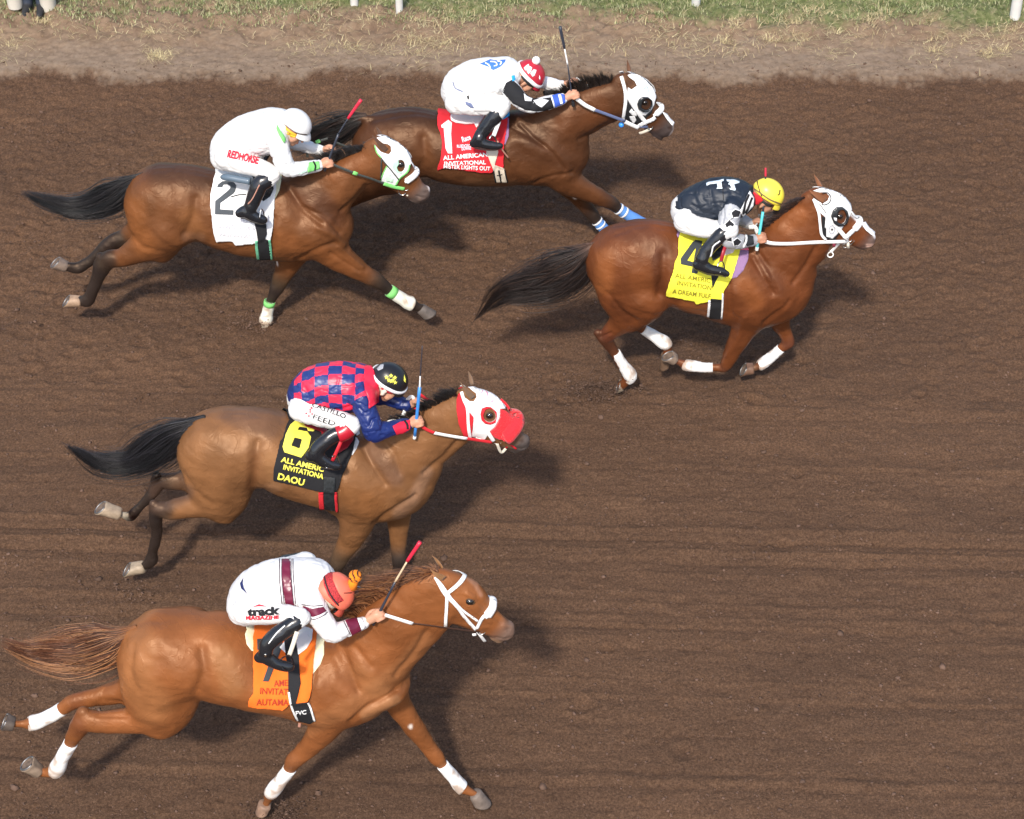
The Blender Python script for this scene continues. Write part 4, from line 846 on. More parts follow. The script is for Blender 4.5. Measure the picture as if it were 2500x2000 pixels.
        h_ = mesh_obj("hoof", V, F, base_mat("hoof_%s_%d" % (s['id'], i), tuple(np.array(hc)*(.75, .68, .6)), .6, nscale=30, namp=.3, bump=.3, bscale=90), root, org)
        so_ = [cen-nrm*.0015+ax*L2/2*.80*max(math.cos(2*math.pi*j/n), -.75)+lat*.044*math.sin(2*math.pi*j/n) for j in range(n)]; frog = cen+nrm*.010
        mesh_obj("sole", so_+[frog], [(j, (j+1) % n, n) for j in range(n)], base_mat("hoof_sole", (.13, .09, .065), .9, nscale=40, namp=.5, bump=.8, bscale=80, bdist=.004), h_, org)
        P = [cen-nrm*.003+ax*(L2/2-.009)*max(math.cos(a), -.72)+lat*.046*math.sin(a) for a in np.linspace(-2.55, 2.55, 17)]
        mesh_obj("horseshoe", *tube(P, .0052, 6), steel, h_, org)
    # bandages
    for k, (st, dy) in enumerate(s['wrap']):
        fr = s['l']; D = catmull(np.array(st, float), 5); P, rr = [], []; da, db = leg_dy(s, *st[0][:2], dy), leg_dy(s, *st[-1][:2], dy)
        for ix, (x, y, r) in enumerate(D):
            p, m = on_plane(*fr(x, y), Y+da+(db-da)*ix/(len(D)-1)); P.append(p); rr.append(r/fr.k*m*.96+.003)
        V, F = tube(P, rr, 22, cap=True); V = np.array(V); c_ = np.repeat(np.array(P), 22, 0)
        nn = V-c_; t_ = np.repeat(np.linspace(0, 1, len(P)), 22); V = V+nn/(np.linalg.norm(nn, axis=1)[:, None]+1e-9)*(.0012*np.sin(t_*75+nn[:, 1]*30))[:, None]
        base = np.array(s['wrap_col'][0]); col = np.repeat(base[None], len(V), 0); dirt = np.clip((fnoise(V, 16, k+3, 3)*1.5+(t_-.38)*1.3+.05), 0, .8)[:, None]
        col = col*(1-dirt)+np.array((.34, .22, .14))*dirt if 'wrap_band' not in s else col
        wo = mesh_obj("leg_bandage", V, F, base_mat("bandage", vcol=True, rough=.85, bump=.4, bscale=120, nscale=40, namp=.05), root, org, cols=col)
        def cuff(i0, i1, col_, nm):
            i1 = max(i1, i0+2); mesh_obj("stripe", *tube(P[i0:i1], [r+.0025 for r in rr[i0:i1]], 22), base_mat(nm, col_, .8), wo, org)
        if 'wrap_top' in s: cuff(0, 3, s['wrap_top'], "green_tape")
        if 'wrap_band' in s: cuff(0, 2, s['wrap_band'], "white_tape"); cuff(3, 5, s['wrap_band'], "white_tape")
    # tail
    t = s['tail']; fr = t['fr']; D = catmull(np.array(t['pts'], float), 4); cen, sp_ = [], []
    for x, y, w_ in D:
        p, m = on_plane(*fr(x, y), Y); cen.append(p); sp_.append(w_/fr.k*m)
    cen = np.array(cen); cen[0] += (cen[0]-cen[3])*.1; sp_ = np.array(sp_); n = int(t['n']*1.8); m_ = len(cen); T = np.gradient(cen, axis=0); T /= np.linalg.norm(T, axis=1)[:, None]; U = np.cross(T, (0, 1, 0))
    U = np.where((U[:, 2:] < 0), -U, U)
    ncl = 60; cl = rs.randint(0, ncl, n); ang = rs.uniform(0, 6.283, ncl); rad = np.sqrt(rs.uniform(0, 1, ncl)); len_c = rs.uniform(1-t['wisp']-.12, 1.06, ncl)
    jit = rs.randn(n, 2)*.14*np.where(rs.rand(n, 1) < .2, 3.2, 1.); ph = rs.uniform(0, 6.28, ncl); fq = rs.uniform(.7, 1.8, ncl); tt = np.linspace(0, 1, m_)
    S = len_c[cl]*rs.uniform(.82, 1.0, n); P = np.zeros((n, m_, 3))
    for i in range(m_):
        x = S*tt[i]; idx = x*(m_-1); i0 = np.minimum(idx.astype(int), m_-2); f_ = (idx-i0)[:, None]
        c = cen[i0]*(1-f_)+cen[i0+1]*f_; u = U[i0]*(1-f_)+U[i0+1]*f_; w_ = (sp_[i0]*(1-f_[:, 0])+sp_[i0+1]*f_[:, 0])
        grow = np.clip(x*3.5, .5, 1); wob_ = .26*np.sin(fq[cl]*x*8+ph[cl])*x
        a = (rad[cl]*np.sin(ang[cl])+jit[:, 0]*grow+wob_)*w_; b_ = (rad[cl]*np.cos(ang[cl])+jit[:, 1]*grow+.2*np.cos(fq[cl]*x*5+ph[cl])*x)*w_*.42
        P[:, i] = c+u*a[:, None]+np.array([0, 1, 0.])*b_[:, None]
    V, F = strands(P, rs.uniform(.0014, .0034, n)); pc = np.array(t['col']); cs = pc[rs.randint(0, len(pc), ncl)][cl]*rs.uniform(.55, 1.45, (n, 1)); cols = np.repeat(np.repeat(cs[:, None], m_, 1).reshape(-1, 3), 3, 0)
    if 'root' in t:
        w2 = np.clip(1.25-np.repeat(np.tile(tt, n), 3)*4.5, 0, 1)[:, None]; cols = cols*(1-w2)+np.array(t['root'])*w2
    hm = base_mat("hair", vcol=True, rough=.42, spec=.45)
    mesh_obj("tail", V, F, hm, root, org, cols=cols)
    # mane
    t = s['mane']; fr = t['fr']; D = catmull(np.array(t['pts'], float), 6); n = int(t['n']*1.7); m_ = 8; ii = rs.uniform(0, len(D)-1.001, n); i0 = ii.astype(int); f_ = (ii-i0)[:, None]; Q = D[i0]*(1-f_)+D[i0+1]*f_
    P = np.zeros((n, m_, 3)); cp_ = rs.randn(60, 3); g = (ii/len(D)*59).astype(int)
    n0_ = n
    for k in range(n):
        x, y, dx, dy_ = Q[k]; p0, m = on_plane(*fr(x, y+6), Y+rs.uniform(-.02, .02)); L_ = rs.uniform(.55, 1.15)
        d = (np.array([dx, 0, -dy_/cp])/fr.k*m)*L_+np.array([cp_[g[k]][0], cp_[g[k]][1]*1.5, cp_[g[k]][2]])*t.get('cl', .011)+rs.randn(3)*.009; ln = np.linalg.norm(d)
        for j in range(m_):
            a = j/(m_-1); P[k, j] = p0-np.array([0, 0, .02])*(1-a)+d*a+np.array([-.25*ln*a*a, -.15*ln*a*a, -t['drop']*ln*a*a*1.3])
    V, F = strands(P, rs.uniform(.0014, .003, n)); pc = np.array(t['col']); cs = pc[rs.randint(0, len(pc), n)]*rs.uniform(.7, 1.3, (n, 1)); cols = np.repeat(np.repeat(cs[:, None], m_, 1).reshape(-1, 3), 3, 0)
    mesh_obj("mane", V, F, hm, root, org, cols=cols)
for S_ in (S7, S6, S4, S2, S1): finish_horse(horse(S_))
# ---------------------------------------------------------------- tack
g2, g1, g4, g7, g6 = Fr(500, 400, 7.19), Fr(1060, 240, 8.625), Fr(1600, 540, 7.188), Fr(600, 1480, 5.75), Fr(660, 1000, 6.633)
j2, j1, j4, j6, j7 = Fr(500, 220, 3.593), Fr(1040, 40, 3.317), Fr(1600, 400, 3.593), Fr(650, 820, 3.171), Fr(520, 1300, 2.837)
k7 = Fr(700, 1340, 7.84)
def fab(name, c, rough=.85, nscale=6): return base_mat(name, c, rough, bump=.35, bscale=140, bdist=.002, spec=.25, nscale=nscale, namp=.05)
WHITE = fab("white_cloth", (.80, .80, .79)); CREAM = fab("cream_pad", (.78, .74, .50)); BLACK = fab("black_cloth", (.018, .018, .02)); RED = fab("red_cloth", (.62, .025, .035)); YEL = fab("yellow_cloth", (.86, .80, .06))
ORG = fab("orange_cloth", (.85, .17, .02)); PURP = fab("purple_pad", (.27, .16, .30)); GREEN = fab("green_tape", (.20, .60, .16), .6); PGREEN = fab("pale_green_cloth", (.50, .85, .58)); DKRED = base_mat("dark_red_leather", (.30, .012, .02), .35)
LEA = base_mat("black_leather", (.014, .015, .018), .22, spec=.6, bump=.2, bscale=30, bdist=.004); GLEA = base_mat("grey_leather", (.10, .14, .18), .25, spec=.6); WLEA = base_mat("white_leather", (.80, .80, .78), .45, bump=.2, bscale=60)
DKREIN = base_mat("dark_rein", (.045, .05, .045), .6, nscale=200, namp=.5); BLUE = base_mat("blue_strap", (.04, .22, .70), .5); BGREY = base_mat("slate_strap", (.12, .15, .27), .6); CREML = fab("cream_girth", (.66, .58, .46)); BROWNL = base_mat("brown_leather", (.05, .022, .014), .45)
LBLUE = base_mat("sky_blue_cloth", (.02, .36, .80), .7); PINK = fab("pink_cloth", (.80, .14, .22)); TAN = base_mat("tan_strap", (.45, .22, .16), .6); METAL = base_mat("bit_metal", (.62, .60, .56), .25, metal=1.); DIRTYW = fab("dirty_white", (.72, .66, .54))
REDFUR = base_mat("red_fleece", (.72, .02, .03), .95, sheen=.3, bump=.9, bscale=70, bdist=.012); WFUR = base_mat("white_fleece", (.82, .82, .80), .95, bump=.7, bscale=90, bdist=.008)
CUP = base_mat("blinker_cup", (.022, .025, .028), .22, spec=.6)
def t3(Y, fr, pts, w, n=10, flat=.45, sub=6):
    """free hanging strap: (x, y, dy) points, w half width in frame px"""
    P = []; m = .003
    for x, y, dy in pts:
        p, m = on_plane(*fr(x, y), Y+dy); P.append(p)
    r = w/fr.k*m
    return tube(smooth_path(P, sub) if len(P) > 2 else np.array(P), r, n, flat=flat)
def ring(Y, fr, x, y, dy, r, w=.0035):
    p, m = on_plane(*fr(x, y), Y+dy); rr = r/fr.k*m
    return tube([p+rr*np.array([math.cos(a), .15*math.sin(a), math.sin(a)]) for a in np.linspace(0, 2*math.pi, 25)], w, 8, cap=False)
def roll(skin, fr, pts, w, Y, lift=.0):
    """thick fleece roll lying over the nose, both sides"""
    D = catmull(np.array(pts, float), 6); P = []
    for x, y in D:
        q = skin.near(*fr(x, y), *fr(*pts[-1]));  P.append(q[0]+q[1]*lift)
    P = np.array(P); near_ = P[::-1]; far_ = P.copy(); far_[:, 1] = 2*Y-far_[:, 1]
    r = w/fr.k*.0031; k = len(P); prof = np.clip(np.minimum(np.arange(2*k), np.arange(2*k)[::-1])/4., .45, 1)*r
    path = np.vstack([near_, far_]); path = relax_path(path, 3); V, F = tube(path, prof, 16); V = np.array(V)
    return V, F
def relax_path(P, n):
    for _ in range(n): P[1:-1] = .5*P[1:-1]+.25*(P[:-2]+P[2:])
    return P
# ---- blinker hoods and bridles
def put(H, name, vf, mat, parent=None): return shape(vf, name, mat, parent or H['root'], H['org'])
def sk(H, o, *vfs): return Skin(*vfs)
H = HORSES['chestnut']; Y, S = H['Y'], H['skin']; f = hd7
br = put(H, "bridle", band(S, f, [(215, 480, 16), (300, 590, 38), (400, 740, 46), (560, 930, 26), (760, 1180, 25), (915, 1350, 24)], 25, .004, .004, mirror=Y), WLEA)
for n_, p_, w_ in (("browband", [(700, 350, 22), (735, 400, 28), (690, 500, 36), (590, 610, 34), (440, 730, 30)], 26), ("throat_strap", [(420, 780), (418, 1000), (395, 1300)], 27), ("cheek_strap", [(470, 800), (620, 960), (760, 1080), (940, 1205)], 19), ("nose_strap", [(1050, 1110), (990, 1190), (925, 1330)], 26)):
    put(H, n_, band(S, f, p_, w_, .0055, .004, mirror=Y), WLEA, br)
put(H, "nose_roll", roll(S, f, [(1175, 900), (1165, 1000), (1110, 1090), (1060, 1160)], 62, Y, .004), WFUR, br)
put(H, "chin_strap", t3(Y, f, [(935, 1395, -.05), (1000, 1480, -.04), (1060, 1560, -.01)], 30), WLEA, br)
put(H, "buckle", t3(Y, f, [(850, 1450, -.05), (915, 1445, -.05)], 28), WLEA, br)
put(H, "bit_ring", ring(Y, f, 1005, 1385, -.055, 68), METAL, br)
H = HORSES['bay_buckskin']; Y, S = H['Y'], H['skin']; f = hd6
hood = put(H, "blinker_hood", drape(S, f, [(372, 402), (445, 378), (588, 364), (728, 404), (878, 532), (1018, 692), (1064, 817), (965, 815), (962, 960), (905, 1100), (805, 1200), (755, 1275), (705, 1362), (462, 1302), (505, 960), (400, 790), (345, 600), (430, 668), (500, 672), (548, 600), (530, 530), (455, 480)], .006, .004, 4, holes=[[(665, 920), (700, 830), (770, 800), (840, 830), (888, 920), (880, 1000), (800, 1042), (710, 1010)]], mirror=Y), WHITE)
put(H, "hood_back", drape(S, f, [(268, 495), (222, 540), (190, 650), (186, 820), (222, 1080), (310, 1300), (470, 1345), (700, 1378), (745, 1290), (500, 1290), (470, 1200), (505, 960), (410, 820), (340, 700), (300, 560)], .004, .003, 5, mirror=Y), RED, hood)
put(H, "nose_cover", drape(S, f, [(962, 812), (1040, 850), (1110, 910), (1240, 980), (1290, 1080), (1190, 1240), (1085, 1350), (955, 1330), (870, 1290), (800, 1200), (905, 1100), (962, 960)], .010, .016, 4, mirror=Y), REDFUR, hood)
put(H, "nose_roll", roll(S, f, [(1215, 960), (1220, 1060), (1170, 1170), (1090, 1270), (1010, 1310)], 125, Y, .028), REDFUR, hood)
put(H, "eye_ring", drape(S, f, [(612, 900), (640, 800), (720, 765), (800, 775), (900, 860), (905, 940), (885, 1050), (800, 1082), (700, 1060), (640, 1000)], .010, .005, 4, holes=[[(665, 920), (700, 830), (770, 800), (840, 830), (888, 920), (880, 1000), (800, 1042), (710, 1010)]], mirror=Y), RED, hood)
for p_, w_ in (([(285, 505), (330, 640), (385, 790), (400, 1000), (425, 1340)], 28), ([(395, 790), (520, 920)], 26), ([(770, 1230), (870, 1375)], 32)): put(H, "hood_strap", band(S, f, p_, w_, .013, .004, mirror=Y), WHITE, hood)
for p_ in ([(620, 550), (672, 465), (735, 545), (752, 640), (790, 600)], [(800, 695), (850, 655), (820, 690)]): put(H, "painted_mark", band(S, f, p_, 6, .0108, .0008, curve=False, step=3), base_mat("pink_ink", (.75, .10, .25), .8), hood)
put(H, "bit_ring", ring(Y, f, 905, 1395, -.055, 65), METAL, hood)
put(H, "bit_strap", t3(Y, f, [(925, 1450, -.06), (1000, 1610, -.03), (1090, 1540, -.02)], 28), DIRTYW, hood); put(H, "lip_strap", t3(Y, f, [(1090, 1530, -.04), (1165, 1470, -.05), (1280, 1550, -.045)], 20), base_mat("red_strap", (.5, .01, .02), .6), hood)
put(H, "cheek_piece", t3(Y, f, [(980, 1430, -.06), (1100, 1395, -.055)], 26), DIRTYW, hood)
H = HORSES['red_chestnut']; Y, S = H['Y'], H['skin']; f = hd4
hood = put(H, "blinker_hood", drape(S, f, [(335, 425), (440, 392), (588, 340), (718, 402), (888, 524), (1013, 672), (1031, 772), (980, 920), (885, 1060), (815, 1160), (690, 1282), (572, 1245), (576, 1095), (550, 1080), (565, 900), (440, 790), (360, 640), (340, 545), (430, 600), (510, 655), (600, 600), (630, 520), (560, 455), (450, 455)], .006, .004, 4, holes=[[(700, 860), (760, 740), (850, 740), (920, 820), (930, 920), (880, 1000), (790, 1000), (715, 950)]], mirror=Y), WHITE)
put(H, "hood_back", drape(S, f, [(498, 880), (560, 900), (550, 1080), (590, 1100), (575, 1245), (690, 1282), (780, 1155), (840, 1170), (730, 1310), (560, 1295), (500, 1220)], .0055, .003, 5, mirror=Y), BLACK, hood)
for r_ in (1,): put(H, "blinker_cup", drape(S, f, [(657, 870), (690, 770), (760, 708), (850, 706), (930, 780), (960, 880), (935, 980), (860, 1036), (780, 1034), (700, 980)], .011, .018, 4, holes=[[(760, 860), (790, 775), (860, 755), (915, 830), (928, 920), (880, 1000), (800, 985), (765, 940)]], mirror=Y), CUP, hood)
put(H, "glint_patch", drape(S, f, [(695, 880), (750, 885), (755, 945), (715, 935)], .03, .001, 4), WHITE, hood)
put(H, "ear_ring", band(S, f, [(500, 470), (570, 462), (630, 500), (655, 570), (620, 640), (550, 672), (490, 655)], 8, .011, .003), BLACK, hood)
put(H, "hood_seam", band(S, f, [(450, 650), (510, 730), (575, 820)], 6, .011, .002), BLACK, hood)
put(H, "hood_seam", band(S, f, [(660, 1190), (625, 1130), (650, 1060), (700, 1050), (730, 1120), (700, 1180), (660, 1190)], 3, .011, .001, step=3), BGREY, hood)
put(H, "hood_star", drape(S, f, [(680, 1080), (690, 1102), (705, 1112), (690, 1122), (680, 1145), (670, 1122), (655, 1112), (670, 1102)], .011, .001, 3), BLACK, hood)
for p_, w_ in (([(345, 560), (440, 800), (465, 1000), (482, 1200), (560, 1305)], 25), ([(600, 880), (760, 1060), (960, 1290)], 36), ([(1060, 1130), (990, 1190), (930, 1260)], 38)): put(H, "hood_strap", band(S, f, p_, w_, .013, .004, mirror=Y), WHITE, hood)
for p_, w_ in (([(1010, 800), (1070, 880), (1130, 930)], 15), ([(1230, 1010), (1300, 1110), (1390, 1190), (1460, 1240)], 34)): put(H, "nose_strap", band(S, f, p_, w_, .013, .004), WHITE, hood)
put(H, "nose_roll", roll(S, f, [(1185, 930), (1180, 1010), (1120, 1090), (1050, 1160)], 62, Y, .004), WFUR, hood)
put(H, "bit_ring", ring(Y, f, 1008, 1310, -.06, 46, .005), METAL, hood); put(H, "bit_ring", ring(Y, f, 920, 1425, -.04, 40), METAL, hood)
put(H, "bit_strap", t3(Y, f, [(975, 1350, -.06), (985, 1470, -.06)], 26), DIRTYW, hood); put(H, "bit_bar", t3(Y, f, [(985, 1430, -.06), (1050, 1390, -.06), (1090, 1335, -.06)], 10), METAL, hood)
put(H, "martingale_ring", ring(Y, f, 655, 1590, -.02, 52, .005), WLEA, hood); put(H, "martingale_strap", t3(Y, f, [(805, 1390, -.04), (720, 1480, -.02), (660, 1540, -.02)], 30), WLEA, hood); put(H, "red_keeper", t3(Y, f, [(720, 1370, -.05), (722, 1440, -.03)], 28), PINK, hood)
H = HORSES['bay']; Y, S = H['Y'], H['skin']; f = hd2
hood = put(H, "blinker_hood", drape(S, f, [(345, 328), (400, 308), (548, 284), (688, 312), (828, 442), (958, 562), (1038, 722), (1058, 832), (1000, 980), (930, 1080), (800, 1172), (740, 1312), (412, 1215), (560, 885), (440, 730), (350, 610), (305, 455), (360, 520), (430, 600), (500, 632), (600, 660), (645, 600), (632, 500), (570, 452), (480, 440), (400, 380)], .006, .004, 4, holes=[[(780, 785), (860, 778), (915, 830), (926, 930), (880, 1010), (800, 1015), (762, 940), (805, 860)]], mirror=Y), WHITE)
put(H, "eye_patch", drape(S, f, [(700, 800), (790, 775), (800, 860), (760, 930), (800, 1020), (880, 1020), (860, 1050), (760, 1040), (680, 940), (670, 860)], .0108, .0012, 4, mirror=Y), PGREEN, hood)
put(H, "printed_patch", drape(S, f, [(560, 1060), (640, 1060), (630, 1130), (700, 1150), (680, 1240), (560, 1210), (500, 1160)], .0108, .0008, 4), fab("faint_green", (.62, .86, .64)), hood)
for p_, w_ in (([(308, 470), (350, 610), (440, 725)], 13), ([(560, 890), (480, 1050), (420, 1210)], 12), ([(1020, 880), (975, 1020), (820, 1160), (745, 1305)], 15)): put(H, "hood_trim", band(S, f, p_, w_, .0112, .0015, mirror=Y), GREEN, hood)
for p_, w_ in (([(440, 730), (520, 830), (680, 1020), (805, 1180)], 12), ([(450, 740), (440, 950), (425, 1180)], 11)): put(H, "cheek_strap", band(S, f, p_, w_, .013, .003, mirror=Y), DKREIN, hood)
put(H, "nose_strap", band(S, f, [(1010, 775), (1060, 850), (1110, 935)], 12, .010, .003), WHITE, hood)
put(H, "nose_roll", roll(S, f, [(1190, 985), (1160, 1060), (1080, 1140), (985, 1210), (940, 1240)], 66, Y, .006), WFUR, hood)
put(H, "bit_ring", ring(Y, f, 960, 1370, -.06, 60, .005), METAL, hood); put(H, "bit_ring", ring(Y, f, 880, 1450, -.055, 80, .005), METAL, hood); put(H, "bit_buckle", t3(Y, f, [(830, 1210, -.07), (880, 1300, -.065)], 40), base_mat("brass", (.55, .42, .25), .35, metal=.8), hood)
put(H, "bit_strap", t3(Y, f, [(990, 1380, -.05), (1010, 1480, -.05), (980, 1540, -.05)], 22), DIRTYW, hood)
H = HORSES['dark_bay']; Y, S = H['Y'], H['skin']; f = hd1
hood = put(H, "blinker_hood", drape(S, f, [(405, 430), (528, 382), (628, 422), (768, 552), (898, 692), (943, 832), (905, 980), (850, 1080), (740, 1185), (640, 1150), (560, 1050), (480, 960), (400, 800), (418, 650), (485, 692), (585, 622), (540, 540), (440, 470)], .006, .004, 4, holes=[[(640, 950), (690, 860), (770, 840), (835, 900), (845, 980), (800, 1060), (720, 1070), (655, 1020)]], mirror=Y), WHITE)
put(H, "hood_back", drape(S, f, [(410, 815), (480, 955), (560, 1050), (640, 1150), (745, 1185), (860, 1070), (885, 1035), (868, 1130), (700, 1290), (570, 1340), (332, 1270), (390, 1080)], .0055, .003, 5, mirror=Y), BLACK, hood)
put(H, "blinker_cup", drape(S, f, [(586, 960), (620, 870), (690, 825), (780, 830), (846, 890), (850, 980), (810, 1060), (770, 1095), (700, 1095), (610, 1040)], .011, .018, 4, holes=[[(665, 960), (700, 880), (770, 855), (830, 905), (838, 980), (800, 1050), (730, 1060), (670, 1015)]], mirror=Y), CUP, hood)
for p_ in ([(440, 1105), (490, 1045), (520, 1090), (575, 1100), (585, 1190), (520, 1195)], [(450, 1190), (545, 1185), (580, 1260), (540, 1330), (470, 1260)], [(490, 1030), (560, 1035), (580, 1095), (520, 1095)]): put(H, "hood_diamond", drape(S, f, p_, .0095, .0015, 4), WHITE if p_[0][0] < 480 else BLACK, hood)
put(H, "painted_mark", band(S, f, [(680, 590), (720, 680), (760, 640), (800, 740)], 12, .0108, .0008, step=3), fab("pale_blue_print", (.45, .55, .72)), hood)
for p_, w_ in (([(292, 450), (345, 620), (375, 800), (362, 1000), (312, 1262)], 32), ([(400, 760), (480, 920), (620, 1130), (780, 1335)], 36), ([(930, 1210), (860, 1260), (740, 1310), (620, 1370)], 34)): put(H, "hood_strap", band(S, f, p_, w_, .012, .004, mirror=Y), WHITE, hood)
for p_, w_ in (([(940, 930), (985, 1000), (1030, 1040)], 13), ([(1075, 1120), (1140, 1220), (1210, 1310), (1270, 1370)], 30)): put(H, "nose_strap", band(S, f, p_, w_, .012, .004), WHITE, hood)
put(H, "nose_roll", roll(S, f, [(1045, 1010), (1040, 1080), (980, 1140), (900, 1190)], 62, Y, .004), WFUR, hood)
put(H, "bit_ring", ring(Y, f, 840, 1405, -.06, 55, .006), METAL, hood); put(H, "curb_strap", t3(Y, f, [(640, 1535, -.02), (720, 1510, -.04), (830, 1460, -.055)], 32), DIRTYW, hood)
p_, m_ = on_plane(*f(290, 1370), Y-.06); put(H, "blue_bobble", ellipsoid(p_, (.022, .022, .022)), base_mat("blue_ball", (.05, .30, .85), .3), hood)

# ---- reins: hand to bit, one strap each side
REINS = {
 'chestnut': [(j7, [(1190, 572, -.15), (1280, 600, -.15), (1382, 632, -.14)], 16, WLEA), (j7, [(1380, 630, -.14), (1500, 645, -.13), (1700, 672, -.09), (1845, 690, -.065)], 7, BROWNL), (j7, [(960, 458, .05), (1040, 470, .05), (1100, 475, .03)], 19, WLEA)],
 'bay_buckskin': [(j6, [(1180, 685, -.15), (1240, 725, -.15), (1300, 752, -.15)], 15, RED), (j6, [(1298, 752, -.15), (1420, 775, -.14), (1555, 796, -.12)], 15, WLEA), (j6, [(1550, 795, -.12), (1650, 810, -.09), (1750, 825, -.065)], 15, RED),
   (j6, [(905, 700, -.05), (960, 660, -.04), (1030, 650, 0), (1070, 590, .04), (1085, 510, .08), (1125, 470, .08), (1150, 500, .08)], 15, WLEA), (j6, [(1145, 480, .08), (1150, 560, .08), (1160, 640, .02)], 12, RED)],
 'red_chestnut': [(j4, [(940, 672, -.16), (1020, 698, -.16), (1180, 702, -.15), (1400, 690, -.12), (1690, 682, -.065)], 19, WLEA), (j4, [(820, 560, .0), (870, 555, .0), (900, 610, -.06), (930, 650, -.1)], 22, WLEA)],
 'bay': [(j2, [(1125, 655, -.15), (1210, 690, -.15), (1310, 728, -.15)], 14, DKREIN), (j2, [(1300, 724, -.152), (1338, 738, -.152)], 19, GREEN), (j2, [(1330, 738, -.15), (1450, 775, -.13), (1560, 815, -.1), (1660, 845, -.08)], 12, DKREIN), (j2, [(1570, 822, -.1), (1660, 850, -.085), (1750, 868, -.07)], 18, GREEN),
   (j2, [(900, 590, .09), (905, 530, .1), (960, 470, .1), (1030, 440, .1), (1080, 425, .1)], 12, DKREIN), (j2, [(975, 458, .095), (1010, 445, .095)], 18, GREEN)],
 'dark_bay': [(j1, [(1220, 668, -.15), (1290, 720, -.15), (1368, 760, -.15)], 18, WLEA), (j1, [(1362, 757, -.15), (1480, 800, -.13), (1612, 850, -.1)], 14, BGREY), (hd1, [(355, 1310, -.09), (480, 1370, -.085), (620, 1430, -.075)], 42, WLEA), (hd1, [(605, 1395, -.07), (790, 1415, -.065)], 34, BGREY), (j1, [(955, 590, .08), (1050, 572, .08), (1165, 566, .06)], 18, WLEA), (j1, [(950, 625, .06), (1060, 610, .06), (1170, 600, .04)], 22, BLACK)]}
for hid, lst in REINS.items():
    H = HORSES[hid]; rr = None
    for i, (fr, pts, w_, mt) in enumerate(lst):
        o = put(H, "rein", t3(H['Y'], fr, pts, w_, flat=.35), mt); 
# far side rein of each horse, mirrored from the near one
for hid, lst in REINS.items():
    H = HORSES[hid]; segs = [s_ for s_ in lst if s_[1][0][2] < -.07 or s_[1][-1][2] < -.06]
    parts = []
    for fr, pts, w_, mt in segs:
        V, F = t3(H['Y'], fr, pts, w_*.9, flat=.35); V = np.array(V); V[:, 1] = 2*H['Y']-V[:, 1]; parts.append((V, [tuple(reversed(q)) for q in F]))
    put(H, "rein", merge(parts), segs[0][3])

# ---- saddle cloths and saddles
def cloth(hid, label, fr, poly, mat, pad=None, off=.012, grp="numbered saddle cloths"):
    H = HORSES[hid]; p, _ = on_plane(*fr(poly[0][0], poly[0][1]), H['Y']); org = np.array([p[0], H['Y'], p[2]])
    t = thing("saddle_cloth", label, "saddle cloth", org, grp)
    vf = drape(H['skin'], fr, poly, off, .004, 4, folds=.0028, mirror=H['Y'], soft=1); c = mesh_obj("cloth", *vf, mat, t, org)
    sk_ = Skin((vf[0], vf[1]), H['VF'])
    if pad:
        for pl, mt, o_ in pad: mesh_obj("pad", *drape(H['skin'], fr, pl, o_, .004, 6, mirror=H['Y']), mt, t, org)
    return t, org, sk_, c
def saddle(hid, label, org):
    return thing("saddle", label, "saddle", org, "light racing saddles")
INK = base_mat("ink_dark", (.035, .042, .05), .8)
# 7 orange
t, o, s_, c = cloth('chestnut', "orange saddle cloth with a black 7 hanging over a cream pad", g7, [(140, 290), (380, 330), (800, 300), (880, 230), (1010, 400), (985, 600), (940, 900), (930, 1150), (860, 1340), (700, 1370), (620, 1360), (530, 1445), (30, 1395), (45, 1270), (100, 1220), (80, 700), (75, 450), (100, 340)], ORG,
   [([(-15, 400), (20, 310), (140, 285), (400, 290), (800, 300), (1020, 380), (1100, 520), (1102, 680), (1050, 820), (945, 950), (600, 900), (75, 625), (10, 540)], CREAM, .003)])
mesh_obj("number", *drape(s_, g7, [(155, 465), (380, 450), (520, 470), (500, 600), (390, 880), (320, 1060), (240, 1055), (300, 880), (360, 640), (380, 540), (230, 540), (225, 620), (160, 615)], .003, .001, 3), INK, t, o)
DR = base_mat("ink_red", (.38, .035, .01), .8)
for tx, a in (("AME", (395, 1130, 590, 1118)), ("INVITAT", (200, 1228, 592, 1245)), ("AUTAMA", (150, 1382, 600, 1388))):
    v = lettering(s_, g7, tx, *a, 84, .0055, .01); shape(v, "lettering", DR, t, o)
sd_ = saddle('chestnut', "white racing saddle with black girth above the orange cloth", o)
mesh_obj("flap", *drape(s_, g7, [(700, 350), (900, 250), (945, 330), (930, 480), (860, 600), (740, 690), (715, 520)], .006, .005, 4, mirror=HORSES['chestnut']['Y']), WLEA, sd_, o)
mesh_obj("flap", *drape(s_, g7, [(470, 590), (540, 510), (560, 665)], .006, .005, 4), WLEA, sd_, o)
gi = mesh_obj("girth", *drape(s_, g7, [(540, 480), (690, 380), (745, 660), (760, 980), (770, 1080), (730, 1250), (700, 1365), (860, 1345), (905, 1450), (975, 1600), (900, 1640), (700, 1590), (640, 1440), (595, 1200), (597, 900), (560, 680)], .004, .005, 4), BLACK, sd_, o)
for p_ in ([(602, 1200), (640, 1400), (730, 1590)], [(868, 1350), (915, 1450), (968, 1600)]): mesh_obj("girth_edge", *band(s_, g7, p_, 14, .006, .005), WLEA, gi, o)
shape(lettering(s_, g7, "FVC", 705, 1512, 850, 1495, 52, .0100), "lettering", WHITE, gi, o)
mesh_obj("strap_end", *t3(HORSES['chestnut']['Y'], g7, [(815, 1570, -.2), (765, 1620, -.2), (750, 1700, -.2)], 20), TAN, gi, o)
mesh_obj("stirrup_leather", *t3(HORSES['chestnut']['Y'], g7, [(720, 360, -.34), (670, 520, -.36), (612, 690, -.37)], 32), DIRTYW, sd_, o)
